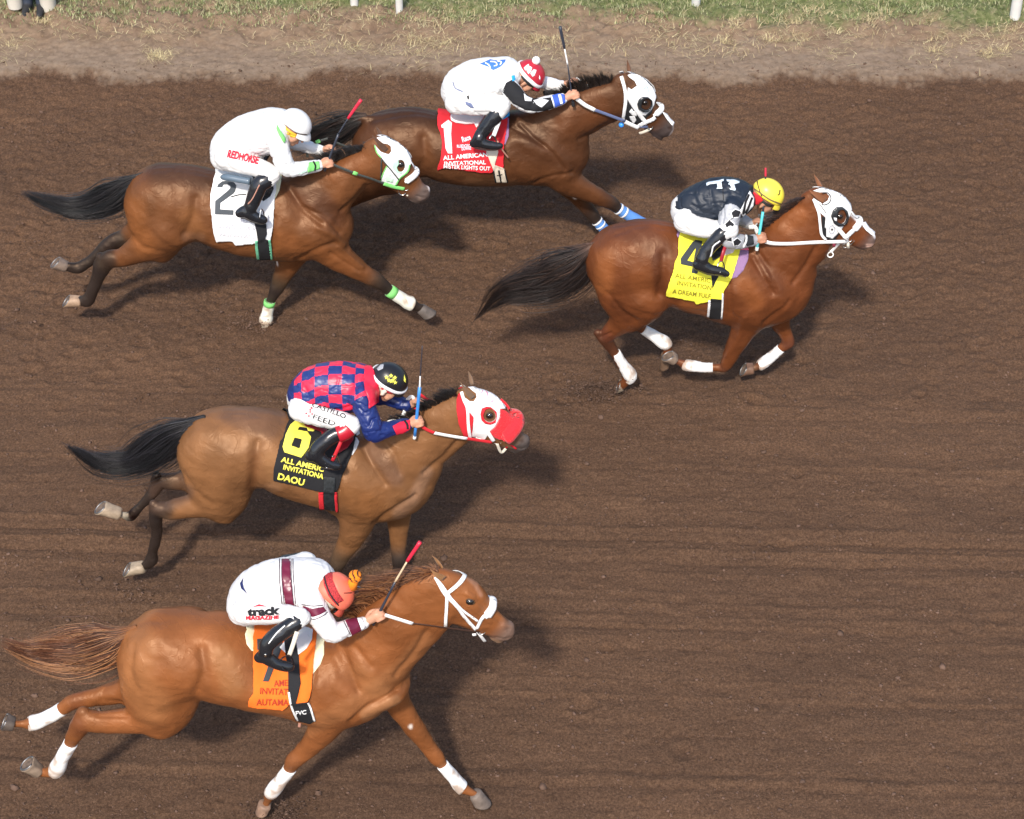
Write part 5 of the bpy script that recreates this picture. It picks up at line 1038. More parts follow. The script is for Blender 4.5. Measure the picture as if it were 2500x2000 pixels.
mesh_obj("stirrup", *t3(HORSES['chestnut']['Y'], g7, [(470, 770, -.44), (520, 725, -.43), (600, 690, -.38), (655, 740, -.36), (672, 850, -.36), (620, 905, -.37), (520, 880, -.42)], 11, 8, .8), base_mat("black_metal", (.03, .03, .035), .4, metal=.6), sd_, o)
# 6 black
t, o, s_, c = cloth('bay_buckskin', "black saddle cloth with a yellow 6 and the word DAOU", g6, [(350, 100), (500, 180), (900, 280), (1350, 370), (1400, 420), (1340, 700), (1220, 980), (1100, 1250), (1040, 1335), (860, 1330), (640, 1280), (50, 1130), (60, 950), (140, 520), (190, 460), (250, 250)], BLACK,
   [([(1300, 420), (1405, 470), (1437, 530), (1400, 630), (1330, 745), (1250, 700)], WHITE, .003)])
YI = base_mat("yellow_ink", (.90, .82, .10), .7)
mesh_obj("number", *drape(s_, g6, [(400, 180), (560, 235), (610, 275), (722, 318), (700, 358), (610, 350), (590, 300), (470, 282), (440, 330), (600, 360), (658, 450), (620, 620), (500, 780), (225, 692), (198, 600), (250, 400), (320, 250)], .003, .001, 3, holes=[[(390, 455), (450, 470), (507, 487), (490, 560), (468, 628), (400, 605), (343, 585), (365, 520)]]), YI, t, o)
for tx, a, h_ in (("ALL AMERIC", (165, 842, 860, 1008), 82), ("INVITATIONA", (202, 962, 855, 1122), 78), ("DAOU", (115, 1118, 540, 1228), 100)): shape(lettering(s_, g6, tx, *a, h_, .0055, .035), "lettering", YI, t, o)
sd_ = saddle('bay_buckskin', "red and black racing saddle with red edged girth under the rider in checks", o)
mesh_obj("flap", *drape(s_, g6, [(1140, 560), (1210, 480), (1350, 410), (1345, 500), (1250, 630), (1100, 712)], .006, .005, 4, mirror=HORSES['bay_buckskin']['Y']), DKRED, sd_, o)
mesh_obj("flap", *drape(s_, g6, [(540, 230), (920, 320), (900, 430), (830, 430), (820, 370), (560, 280)], .006, .005, 4), DKRED, sd_, o)
gi = mesh_obj("girth", *drape(s_, g6, [(872, 1080), (1050, 1100), (1040, 1330), (1082, 1630), (880, 1600), (860, 1330)], .005, .006, 4), base_mat("girth_web", (.015, .018, .02), .6, nscale=60, namp=.8, bump=.8, bscale=60), sd_, o)
for p_, w_ in (([(820, 1335), (822, 1450), (838, 1600)], 38), ([(1052, 1330), (1055, 1450), (1078, 1640)], 22)): mesh_obj("girth_edge", *band(s_, g6, p_, w_, .004, .008), RED, gi, o)
mesh_obj("stirrup_leather", *t3(HORSES['bay_buckskin']['Y'], g6, [(1190, 420, -.3), (1110, 600, -.35), (1005, 830, -.38)], 30), base_mat("red_strap", (.5, .01, .02), .6), sd_, o)
mesh_obj("stirrup", *t3(HORSES['bay_buckskin']['Y'], g6, [(1000, 760, -.4), (1065, 745, -.36), (1105, 830, -.35), (1108, 925, -.36), (1060, 972, -.38), (900, 945, -.43)], 13, 8, .8), METAL, sd_, o)
# 4 yellow
t, o, s_, c = cloth('red_chestnut', "yellow saddle cloth with a black 4 over a purple pad", g4, [(440, 110), (1000, 200), (1500, 400), (1490, 560), (1340, 990), (1200, 1200), (1172, 1368), (1110, 1362), (970, 1350), (950, 1390), (700, 1447), (690, 1395), (180, 1292), (200, 1200), (310, 850), (330, 700), (385, 600), (385, 350)], YEL,
   [([(1300, 420), (1610, 430), (1635, 560), (1622, 680), (1540, 870), (1420, 990), (1310, 1012), (1200, 900)], PURP, .003), ([(1300, 440), (1460, 470), (1615, 425), (1637, 522), (1480, 515)], PINK, .008), ([(470, 110), (400, 140), (372, 250), (390, 295), (460, 230)], PURP, .003)])
mesh_obj("number", *drape(s_, g4, [(645, 375), (700, 335), (822, 355), (790, 560), (742, 905), (725, 925), (632, 905), (650, 800), (447, 757), (442, 655)], .003, .001, 3, holes=[[(560, 692), (630, 585), (704, 480), (685, 600), (665, 712), (610, 702)]]), INK, t, o)
OL = base_mat("ink_olive", (.20, .17, .01), .8)
for tx, a in (("ALL AMERIC", (342, 985, 962, 1078)), ("INVITATION", (380, 1112, 975, 1205)), ("A DREAM FULF", (300, 1255, 962, 1348))): shape(lettering(s_, g4, tx, *a, 76, .0055, .005), "lettering", OL, t, o)
sd_ = saddle('red_chestnut', "racing saddle with white edged girth and boot shade built as a black flap above the yellow cloth", o)
mesh_obj("flap", *drape(s_, g4, [(980, 300), (1250, 380), (1200, 520), (1120, 640), (1010, 700), (950, 560)], .006, .005, 4, mirror=HORSES['red_chestnut']['Y']), LEA, sd_, o)  # black sheet standing for the boot's shadow on the saddle
mesh_obj("flap", *drape(s_, g4, [(1240, 430), (1430, 440), (1360, 560), (1210, 610)], .004, .004, 4), fab("pink_white", (.80, .66, .64)), sd_, o)
gi = mesh_obj("girth", *drape(s_, g4, [(970, 1352), (1160, 1370), (1152, 1700), (948, 1690)], .006, .006, 4), BLACK, sd_, o)
mesh_obj("girth_top", *drape(s_, g4, [(975, 900), (1130, 930), (1060, 1050), (1000, 1185)], .002, .003, 4), BLACK, gi, o)
for p_, w_ in (([(948, 1385), (942, 1500), (928, 1665)], 22), ([(1182, 1260), (1175, 1450), (1162, 1700)], 15)): mesh_obj("girth_edge", *band(s_, g4, p_, w_, .004, .008), WHITE, gi, o)
mesh_obj("stirrup_leather", *t3(HORSES['red_chestnut']['Y'], g4, [(1230, 440, -.3), (1190, 560, -.34), (1150, 710, -.36)], 34), DKRED, sd_, o)
mesh_obj("stirrup", *t3(HORSES['red_chestnut']['Y'], g4, [(1090, 800, -.4), (1110, 735, -.38), (1170, 710, -.36), (1210, 790, -.35), (1205, 880, -.36), (1130, 900, -.4)], 12, 8, .8), METAL, sd_, o)
# 2 white
t, o, s_, c = cloth('bay', "white saddle cloth with a dark grey 2 and faint lettering", g2, [(230, 115), (330, 120), (700, 150), (1100, 180), (1250, 180), (1270, 500), (1240, 600), (1200, 1050), (1150, 1330), (1060, 1362), (1045, 1310), (930, 1345), (890, 1385), (520, 1415), (500, 1352), (200, 1356), (150, 1200), (130, 1000), (85, 700), (95, 500), (150, 250), (190, 140)], WHITE,
   [([(1100, 150), (1310, 170), (1342, 300), (1310, 470), (1240, 612), (1100, 700), (1000, 400)], CREAM, .003)])
mesh_obj("number", *drape(s_, g2, [(215, 415), (230, 370), (300, 315), (400, 300), (500, 320), (552, 385), (535, 485), (500, 530), (400, 600), (275, 690), (270, 800), (505, 815), (500, 900), (178, 886), (183, 655), (300, 560), (400, 480), (445, 435), (450, 395), (400, 365), (330, 370), (305, 415)], .003, .001, 3), base_mat("ink_grey", (.06, .07, .08), .8), t, o)
LV = base_mat("ink_lavender", (.60, .59, .66), .8)
for tx, a in (("ALL AMERICAN", (190, 1030, 1120, 1035)), ("INVITATIONAL", (240, 1125, 985, 1160))): shape(lettering(s_, g2, tx, *a, 72, .0055, .005), "lettering", LV, t, o)
shape(lettering(s_, g2, "FAST AN ACE", 270, 1260, 870, 1305, 62, .0055, -.005), "lettering", base_mat("ink_faint", (.70, .69, .73), .8), t, o)
sd_ = saddle('bay', "black racing saddle with green edged girth above the white cloth", o)
YB = HORSES['bay']['Y']
mesh_obj("flap", *drape(s_, g2, [(830, 220), (1060, 260), (1130, 170), (1200, 340), (1212, 450), (1150, 580), (1030, 662), (950, 600), (900, 400)], .006, .005, 4, mirror=YB), LEA, sd_, o)
P_ = [on_plane(*g2(x, y), YB+d)[0] for x, y, d in ((285, 235, -.2), (420, 240, -.22), (600, 275, -.24), (800, 310, -.26))]
mesh_obj("cantle_roll", *tube(smooth_path(P_, 5), [.012, .02, .024, .026, .028, .028, .028, .028, .028, .028, .028, .028, .028, .028, .028, .028][:16], 14), GLEA, sd_, o)
gi = mesh_obj("girth", *drape(s_, g2, [(868, 1030), (1077, 1045), (1090, 1220), (1052, 1310), (1130, 1345), (1160, 1660), (960, 1675), (930, 1340), (900, 1150)], .006, .006, 4), BLACK, sd_, o)
for p_, w_ in (([(905, 1350), (912, 1470), (942, 1660)], 24), ([(1132, 1335), (1145, 1460), (1172, 1665)], 20)): mesh_obj("girth_edge", *band(s_, g2, p_, w_, .004, .008), fab("sea_green", (.16, .50, .30)), gi, o)
mesh_obj("strap_end", *band(s_, g2, [(460, 585), (600, 548), (725, 545)], 9, .002, .002), BLACK, sd_, o)
mesh_obj("stirrup", *t3(YB, g2, [(960, 960, -.42), (990, 800, -.38), (1030, 850, -.36), (1045, 960, -.36), (1040, 1040, -.38)], 11, 8, .8), METAL, sd_, o)
# 1 red
t, o, s_, c = cloth('dark_bay', "red saddle cloth with a white 1 and three lines of white lettering", g1, [(100, 260), (280, 235), (340, 280), (900, 320), (1400, 380), (1580, 400), (1500, 980), (1482, 1465), (1270, 1400), (1242, 1552), (1000, 1560), (500, 1490), (230, 1450), (70, 1515), (60, 1440), (120, 1300), (160, 950), (120, 780), (45, 600), (40, 450)], RED,
   [([(1380, 420), (1580, 420), (1572, 800), (1500, 985), (1400, 900)], PURP, .003), ([(1350, 440), (1600, 290), (1602, 405), (1480, 478), (1360, 500)], LBLUE, .02)])
mesh_obj("number", *drape(s_, g1, [(295, 460), (372, 520), (355, 750), (382, 1165), (290, 1160), (240, 1060), (215, 800), (200, 632), (155, 622), (148, 570), (200, 530)], .003, .001, 3), WHITE, t, o)
PW = base_mat("ink_pinkwhite", (.82, .70, .78), .8)
for tx, a, h_, mt in (("ALL AMERICAN", (190, 1300, 1125, 1225), 88, WHITE), ("INVITATIONAL", (215, 1412, 1092, 1385), 82, WHITE), ("MISTER LIGHTS OUT", (200, 1468, 1178, 1518), 80, WHITE), ("RUIDOSO", (480, 1045, 780, 1030), 62, PW), ("DOWNS", (580, 1100, 780, 1085), 58, PW), ("Race", (600, 930, 780, 870), 110, PW)):
    shape(lettering(s_, g1, tx, *a, h_, .0055, .03), "lettering", mt, t, o)
sd_ = saddle('dark_bay', "white racing saddle with cream girth above the red cloth", o)
YD = HORSES['dark_bay']['Y']
mesh_obj("flap", *drape(s_, g1, [(330, 420), (400, 350), (650, 320), (870, 330), (1100, 340), (1000, 500), (900, 650), (850, 565), (650, 572), (450, 542), (350, 490)], .008, .02, 4, mirror=YD), WLEA, sd_, o)
mesh_obj("flap", *drape(s_, g1, [(1100, 500), (1410, 470), (1300, 790), (1240, 780), (1200, 650)], .006, .008, 4), CREML, sd_, o)
gi = mesh_obj("girth", *drape(s_, g1, [(1080, 1060), (1330, 1060), (1350, 1130), (1270, 1400), (1480, 1470), (1540, 1760), (1300, 1760), (1240, 1500), (1180, 1350)], .006, .006, 4), CREML, sd_, o)
for p_, w_ in (([(1245, 1490), (1262, 1600), (1292, 1755)], 16), ([(1492, 1490), (1515, 1620), (1545, 1755)], 12), ([(1345, 1500), (1365, 1600), (1405, 1755)], 18), ([(1310, 1610), (1370, 1600), (1440, 1580)], 9)): mesh_obj("girth_edge", *band(s_, g1, p_, w_, .013, .001), BLACK, gi, o)
mesh_obj("stirrup_leather", *t3(YD, g1, [(1370, 480, -.3), (1310, 640, -.34), (1250, 800, -.36)], 45), WLEA, sd_, o)
mesh_obj("stirrup", *t3(YD, g1, [(1165, 860, -.4), (1200, 795, -.38), (1260, 810, -.36), (1310, 900, -.35), (1320, 990, -.36)], 20, 8, .8), METAL, sd_, o)
mesh_obj("strap_end", *t3(YD, g1, [(1330, 900, -.36), (1430, 1080, -.36), (1565, 1262, -.34)], 17), TAN, sd_, o)
# ---------------------------------------------------------------- riders
SKIN = (.52, .27, .17)
ARM_IN = .5
def v3(a): return np.asarray(a, float)
def creases(V, F, fr, lst, Y):
    if not lst: return V
    N = normals(V, F); U, W = project(V); D = np.zeros(len(V)); near = np.clip(-N[:, 1]*1.5+.6, 0, 1)
    for p, w, a in lst:
        d = segdist(U, W, [fr(*q) for q in p])/(w/fr.k); D += a*np.exp(-d*d)
    return V+N*(D*near)[:, None]
def rider(sp):
    H = HORSES[sp['horse']]; Y = H['Y']; rig = Rig(Y); fr = sp['f']; seat = rig.P(fr, *sp['seat']); org = np.array([seat[0], Y, seat[2]])
    root = thing("person", sp['label'], "person", org, "jockeys riding the racehorses")
    skc = sp.get('skin', SKIN)
    dirt = .0
    torso = rig.chain(fr, [q[:4]+(q[4]*.80,) for q in sp['torso']], 0, skc, .018, sub=6)
    def leg3(side):
        C = rig.chain(fr, sp['thigh'], 0, skc, .018, ka=1.); D = rig.chain(fr, sp['shin'], 0, skc, .02, ka=.9); D.D[:, 3:5] *= 1.12; F_ = rig.chain(fr, sp['foot'], 0, skc, .015, ka=.8); A = rig.chain(fr, sp['arm'], 0, skc, .018, ka=1.); F_.D[:, 3:5] *= 1.08
        if side > 0: A.D = A.D.copy(); A.D[:, 1] = Y-(Y-A.D[:, 1])*ARM_IN; A.D[:, 3:5] *= .92; A.D[:, 2] -= .02
        if side > 0:
            for c in (C, D, F_): c.D = c.D.copy(); c.D[:, 1] = Y-(Y-c.D[:, 1])*.86; c.D[:, 2] -= .03
        for c in (C, D, F_, A):
            if side > 0: c.D = c.D.copy(); c.D[:, 1] = 2*Y-c.D[:, 1]
        return C, D, F_, A
    nearL = leg3(-1); farL = leg3(1)
    # head
    hp = sp['head']; O, m = on_plane(*fr(*hp['o']), Y+hp.get('dy', 0.)); e = math.cos(R(PITCH))
    def dirv(d): v = v3([d[0], 0, -d[1]/e]); return v/np.linalg.norm(v)
    f = dirv(hp['f']); u = v3([-f[2], 0, f[0]]); lat = v3([0, 1, 0.])
    yaw = R(hp.get('yaw', 0)); f2 = f*math.cos(yaw)-lat*math.sin(yaw); lat2 = lat*math.cos(yaw)+f*math.sin(yaw); f, lat = f2, lat2
    def L(x, y, z): return O+(f*(x+.008)+lat*y+u*(z+.004))*1.04
    def hc(pts, b, a, k=.012, col=None): return Chain([L(*p) for p in pts], b, a, [col or skc]*len(pts), k, 4)
    beard = sp.get('beard'); jawc = tuple(.35*c for c in skc) if beard else skc
    neck0 = L(-.045, 0, -.05); tn = torso.D[-1, :3]
    head = [hc([(-.03, 0, .015), (.02, 0, .02)], [.083, .078], [.074, .070], .02), hc([(.035, 0, -.02), (.045, 0, -.065), (.052, 0, -.095)], [.052, .045, .030], [.058, .048, .032], .02, jawc),
            hc([(.088, 0, -.005), (.103, 0, -.03), (.108, 0, -.045)], [.008, .011, .012], [.008, .011, .015], .008), hc([(.082, 0, -.068), (.086, 0, -.078)], [.008, .008], [.02, .02], .006, (.35, .12, .09)),
            hc([(.065, 0, -.108), (.055, 0, -.112)], [.016, .016], [.02, .02], .015, jawc), hc([(.078, -.028, .008), (.082, 0, .01), (.078, .028, .008)], [.009, .01, .009], [.01, .01, .01], .01)]
    for sg in (-1, 1): head.append(hc([(-.005, sg*.074, -.01), (-.01, sg*.078, -.045)], [.018, .012], [.008, .007], .006)); head.append(hc([(.055, sg*.045, -.035), (.045, sg*.05, -.06)], [.022, .02], [.02, .018], .02))
    neck = Chain([tn, (tn+neck0)/2, neck0], [.055, .052, .052], [.06, .054, .052], [skc]*3, .015)
    # hands: palm, four curled fingers and a thumb
    hands = []
    def hand(side):
        hd_ = sp['hand']; W, _ = on_plane(*fr(*hd_['w']), Y+hd_['dy']); K, _ = on_plane(*fr(*hd_['k']), Y+hd_['dy']-.005); d = (K-W)/np.linalg.norm(K-W)
        s1 = np.cross(d, lat*0+v3([0, 1, 0])); s1 = s1 if s1[2] > 0 else -s1; s_ = s1*.75-v3([0, 1, 0])*.0+v3([0, 1, 0])*(.5); s_ /= np.linalg.norm(s_); c = np.cross(d, s_); c = c if c[1] > 0 else -c
        out = []
        K = W+d*min(np.linalg.norm(K-W), .085)
        out.append(Chain([W-d*.02, W+d*.03, K-d*.008], [.024, .029, .032], [.022, .024, .024], [skc]*3, .015))
        for i in range(4):
            o_ = K+s_*((i-1.5)*.0185)+d*(-.004*abs(i-1.4)); ln = [.9, 1., .97, .8][i]
            pts = [o_-d*.012-c*.006, o_+d*.018*ln-c*.004, o_+d*.030*ln+c*.012, o_+d*.022*ln+c*.032, o_+d*.004+c*.036]
            out.append(Chain(pts, [.0100, .0095, .009, .0085, .007], [.0100, .0095, .009, .0085, .007], [tuple(np.array(skc)*(1.0, .93, .9))]*5, .003, 4))
        t0 = W+d*.022+s_*.024; out.append(Chain([t0, t0+d*.022+s_*.013+c*.012, t0+d*.046+s_*.010+c*.022, t0+d*.062+s_*.002+c*.026], [.013, .012, .0105, .0085], [.013, .012, .0105, .0085], [skc]*4, .006, 4))
        if side > 0:
            for c_ in out: c_.D = c_.D.copy(); c_.D[:, 1] = 2*Y-(Y-(Y-c_.D[:, 1])*1.0)-0*Y if 0 else 2*Y-c_.D[:, 1]-(1-ARM_IN)*abs(hd_['dy']); c_.D[:, 2] -= .02
        return out
    hands = hand(-1)+hand(1)
    def slim(c, k=.84, tip=False):
        n = Chain.__new__(Chain); n.D = c.D.copy(); n.k = c.k; w = np.full(len(n.D), k)
        if tip: w = k+(1-k)*np.clip((np.linspace(0, 1, len(w))-.86)/.08, 0, 1)
        n.D[:, 3:5] *= w[:, None]; return n
    body_ch = [slim(torso), neck]+head+[slim(q) for q in nearL[:3]]+[slim(q) for q in farL[:3]]+[slim(nearL[3], tip=True), slim(farL[3], tip=True)]+hands
    V, F = solid(body_ch, .0062, m=.03); col = vcolors(V, head+hands+[neck, torso], .004); 
    body = mesh_obj("body", V, F, base_mat("skin_%s" % sp['horse'], vcol=True, rough=.5, spec=.35, nscale=40, namp=.08), root, org, cols=col)
    bskin = Skin((V, F))
    # clothes: grown from the same limbs
    def cloth_solid(chs, off, h=.008, clip=None, wr=.004, ws=9., seed=1, cuts=()):
        V, F = solid(chs, h, off, clip=clip, m=.03, cuts=cuts); N = normals(V, F)
        n = fnoise(V*np.array([1.5, .8, 1]), ws, seed, 3); n2 = fnoise(V*np.array([1, .6, 2.2]), ws*2.3, seed+5, 2); n3 = fnoise(V*np.array([.8, .7, 1.5])+n[:, None]*.02, ws*1.15, seed+9, 2); cr = np.exp(-(n3/.11)**2); return V+N*(wr*(n+.45*n2-1.1*cr))[:, None], F
    jc = [Chain.__new__(Chain) for _ in range(0)]
    arms = [nearL[3], farL[3]]
    def below(chain, t0, t1):
        c = Chain.__new__(Chain); a, b = int(t0*(len(chain.D)-1)), int(t1*(len(chain.D)-1)); c.D = chain.D[a:b+1].copy(); c.k = chain.k; return c
    nT = len(torso.D); tj = below(torso, sp.get('waist', .22), 1.0); tb = below(torso, 0, sp.get('waist', .22)+.06)
    col_c = Chain([tn, tn*.65+neck0*.35], [.062, .056], [.068, .058], [skc]*2, .02)
    V, F = cloth_solid([tj, col_c]+[below(a, 0, .93) for a in arms], .015, .0065 if sp.get('checks') else .0075, wr=.0045, seed=3)
    jcols = sp['jacket']; tcol = np.array(jcols[0]); acol = np.array(jcols[1]); dt = tj.at(V); da = np.minimum(*[below(a, .16, .93).at(V) for a in arms]); isarm = (da < dt-.004)
    col = np.where(isarm[:, None], acol, tcol)
    if sp.get('checks'):
        a_, b_ = np.array(sp['checks'][0]), np.array(sp['checks'][1]); T = tj.D[:, :3]; zc = np.interp(V[:, 0], T[:, 0], T[:, 2]); ang = np.arctan2(V[:, 2]-zc, -(V[:, 1]-Y))
        k = (np.floor((V[:, 0]-org[0]+.02)/.087)+np.floor(ang*.215/.087)).astype(int) % 2; ck = np.where(k[:, None] == 0, a_, b_); col = np.where(isarm[:, None], acol, ck)
        col = np.where(((V[:, 0] < T[0, 0]-.10) & ~isarm)[:, None], acol, col)
    V = creases(V, F, fr, sp.get('jf', []), Y)
    jacket = mesh_obj("jacket", V, F, base_mat("silk_%s" % sp['horse'], vcol=True, rough=sp.get('jrough', .5), spec=.4, bump=.25, bscale=25, bdist=.006), root, org, cols=col)
    jskin = Skin((V, F))
    W_ = np.array((.80, .79, .77))
    V2, F2 = cloth_solid([slim(tb, .95), nearL[0], farL[0]]+[below(c[1], 0, .16) for c in (nearL, farL)], .008, .008, wr=.0035, seed=8)
    V2 = creases(V2, F2, fr, sp.get('bf', []), Y)
    breeches = mesh_obj("breeches", V2, F2, base_mat("breeches", (.68, .67, .65), .6, spec=.3, bump=.3, bscale=18, bdist=.008), root, org); pskin = Skin((V2, F2), (V, F))
    # boots
    bs = []
    for i, (c, side) in enumerate(((nearL, -1), (farL, 1))):
        V3, F3 = solid([below(c[1], .14, 1), c[2]], .0065, .005, m=.03); N3 = normals(V3, F3); V3 = V3+N3*(.003*fnoise(V3, 14, 4, 2))[:, None]
        b_ = mesh_obj("boot", V3, F3, LEA, root, org); 
        if side < 0: bs = Skin((V3, F3)); nb = b_
        P = c[2].D[:, :3]; r_ = c[2].D[:, 3]; up_ = v3([0, 0, 1.]); sole = [p-up_*(r*.78) for p, r in zip(P, r_)]
        mesh_obj("sole", *tube(sole, [max(r*.8, .02) for r in r_], 10, flat=.35), base_mat("boot_sole", (.10, .085, .07), .8), b_, org)
    if sp.get('cuff'):
        c = below(nearL[1], .10, .34)
        for side in (-1, 1):
            D = c.D.copy(); 
            if side > 0: D[:, 1] = 2*Y-D[:, 1]
            mesh_obj("boot_cuff", *tube(D[:, :3], D[:, 3]+.011, 18), base_mat("cuff_red", sp['cuff'], .3, spec=.6), root, org)
    # helmet
    hm = sp['helmet']; rx, ry, rz = .120, .102, .104; n = 36; V, F = [], []
    for i in range(13):
        ph = (math.pi/2)*(i/12)*1.0
        for j in range(n):
            a = 2*math.pi*j/n; drop = -hm.get('rear', .016)*max(0, -math.cos(a)+hm.get('side', 0.))*max(0, (i-8)/4)
            q = L(-.004+rx*math.sin(ph)*math.cos(a), ry*math.sin(ph)*math.sin(a), .034+rz*math.cos(ph)*1.0+drop); V.append(q)
    for i in range(12):
        for j in range(n): F.append((i*n+j, i*n+(j+1) % n, (i+1)*n+(j+1) % n, (i+1)*n+j)[::-1])
    k = len(V)
    for j in range(n):
        a = 2*math.pi*j/n; V.append(L(-.004+(rx-.016)*math.cos(a), (ry-.016)*math.sin(a), .030-hm.get('rear', .014)*max(0, -math.cos(a)+hm.get('side', 0.))))
    for j in range(n): F.append((12*n+j, 12*n+(j+1) % n, k+(j+1) % n, k+j)[::-1])
    hmat = base_mat("helmet_%s" % sp['horse'], hm['col'], .35, spec=.5, bump=.12, bscale=18, bdist=.004)
    helm = mesh_obj("helmet", V, F, hmat, root, org); hv = (V[:13*n], [q for q in F if max(q) < 13*n])
    # peak
    P, Fp = [], []; m_ = 17
    for lay in (0, 1):
        for r_ in range(6):
            for j in range(m_):
                a = (j/(m_-1)-.5)*2*1.15; t = r_/5; ext = hm.get('peak', .05)*math.cos(a*.9)*t
                P.append(L(-.004+(rx-.012+ext)*math.cos(a*.92), (ry-.006+ext*.35)*math.sin(a), .034-.018*t-.03*t*t*.6+(.0045 if lay == 0 else 0)))
    for lay in (0, 1):
        b = lay*6*m_
        for r_ in range(5):
            for j in range(m_-1):
                q = (b+r_*m_+j, b+r_*m_+j+1, b+(r_+1)*m_+j+1, b+(r_+1)*m_+j); Fp.append(q if lay else q[::-1])
    for j in range(m_-1): Fp.append((5*m_+j, 5*m_+j+1, 11*m_+j+1, 11*m_+j)[::-1])
    peak = mesh_obj("peak", P, Fp, base_mat("peak_%s" % sp['horse'], hm.get('pcol', hm['col']), .45), helm, org)
    hskin = Skin(hv, (P, Fp))
    if 'band' in hm:
        pts = [L(-.004+(rx+.003)*math.cos(a), (ry+.003)*math.sin(a), .036-.015*max(0, -math.cos(a))) for a in np.linspace(0, 2*math.pi, 41)]
        mesh_obj("rim_band", *tube(pts, hm.get('bw', .012), 8, cap=False, flat=.4 if 0 else .5), base_mat("rim_%s" % sp['horse'], hm['band'], .5), helm, org)
    if 'pom' in hm:
        pc, pr, pcol = hm['pom']; c0, mm = on_plane(*fr(*pc), Y+hp.get('dy', 0.)); r_ = pr/fr.k*mm; rs = np.random.RandomState(5); V0, F0 = ellipsoid((0, 0, 0), (1, 1, 1), nu=40, nv=26); V0 = np.array(V0)
        V0 = V0*(1+.10*fnoise(V0, 6, 2, 3))[:, None]*r_+c0; cols = np.repeat(np.array([pcol[0]]), len(V0), 0)
        if len(pcol) > 1:
            st = np.sin((V0[:, 0]-c0[0])/r_*7+(V0[:, 2]-c0[2])/r_*5+fnoise(V0, 30, 1, 2)*2) > .55; cols[st] = pcol[1]
        mesh_obj("pompom", V0, F0, base_mat("wool", vcol=True, rough=.95, bump=1., bscale=160, bdist=.006), helm, org, cols=cols)
        if len(pcol) > 1:
            q0 = L(.0, 0, .13); mesh_obj("pompom_stalk", *tube([q0, (q0+c0)/2, c0], [.035, .028, .03], 12), base_mat("orange_wool", pcol[0], .9), helm, org)
    for nm, vf_, mat_ in hm.get('deco', lambda *_: [])(hskin, fr):
        if vf_ is not None: mesh_obj(nm, *vf_, mat_, helm, org)
    # goggles
    gz = [L(.072, -.07, .0), L(.092, -.052, -.006), L(.104, -.028, -.010), L(.107, 0, -.006), L(.104, .028, -.010), L(.092, .052, -.006), L(.072, .07, .0)]
    V4, F4 = tube(smooth_path(gz, 5), [.012]*6+[.019]*20+[.012]*5, 12, flat=.45, up=f); 
    gog = mesh_obj("goggles", V4, F4, base_mat("goggle_lens", (.012, .012, .014), .06, spec=.9), root, org)
    st = [L(-.004+(.088)*math.cos(a), .079*math.sin(a), -.002) for a in np.linspace(.8, 2*math.pi-.8, 30)]
    mesh_obj("strap", *tube(st, .011, 8, flat=.35), base_mat("goggle_strap_%s" % sp['horse'], sp.get('gstrap', (.05, .05, .05)), .7), gog, org)
    ctx = dict(root=root, org=org, Y=Y, body=bskin, jacket=jskin, pants=pskin, boot=bs, fr=fr, L=L, helm=helm, jo=jacket, po=breeches, bo=nb)
    sp['extra'](ctx)
    return ctx
def deco(ctx, name, skin, vf, mat, parent=None):
    if vf is None: print("missing", name); return
    return mesh_obj(name, *vf, mat, parent or ctx['root'], ctx['org'])
def whip(ctx, label, segs):
    parts = []; Y = ctx['Y']; fr = ctx['fr']; p0, _ = on_plane(*fr(*segs[-1][1][:2]), Y+segs[-1][1][2]); t = thing("riding_whip", label, "whip", p0, "jockeys' whips")
    for nm, a, b, w0, w1, mt in segs:
        pa, m = on_plane(*fr(a[0], a[1]), Y+a[2]); pb, _ = on_plane(*fr(b[0], b[1]), Y+b[2]); P = [pa*(1-x)+pb*x for x in np.linspace(0, 1, 7)]
        mesh_obj(nm, *tube(P, np.linspace(w0, w1, 7)/fr.k*m, 10), mt, t, p0)
INKR = base_mat("ink_bright_red", (.62, .015, .04), .8); NAVY = base_mat("navy_silk", (.012, .02, .10), .4); MAR = base_mat("maroon_satin", (.14, .012, .035), .35); LINE = base_mat("thin_line", (.05, .03, .04), .7)
RSILK = base_mat("red_silk", (.70, .018, .05), .45); PINKW = base_mat("whip_red", (.60, .02, .05), .4); DW = base_mat("whip_shaft", (.03, .035, .05), .35); TEAL = base_mat("whip_teal", (.10, .55, .58), .4); WBL = base_mat("whip_blue", (.05, .25, .66), .4); WTAN = base_mat("whip_tan", (.62, .47, .30), .5)
HX = '-.12'; KX = '-.26'
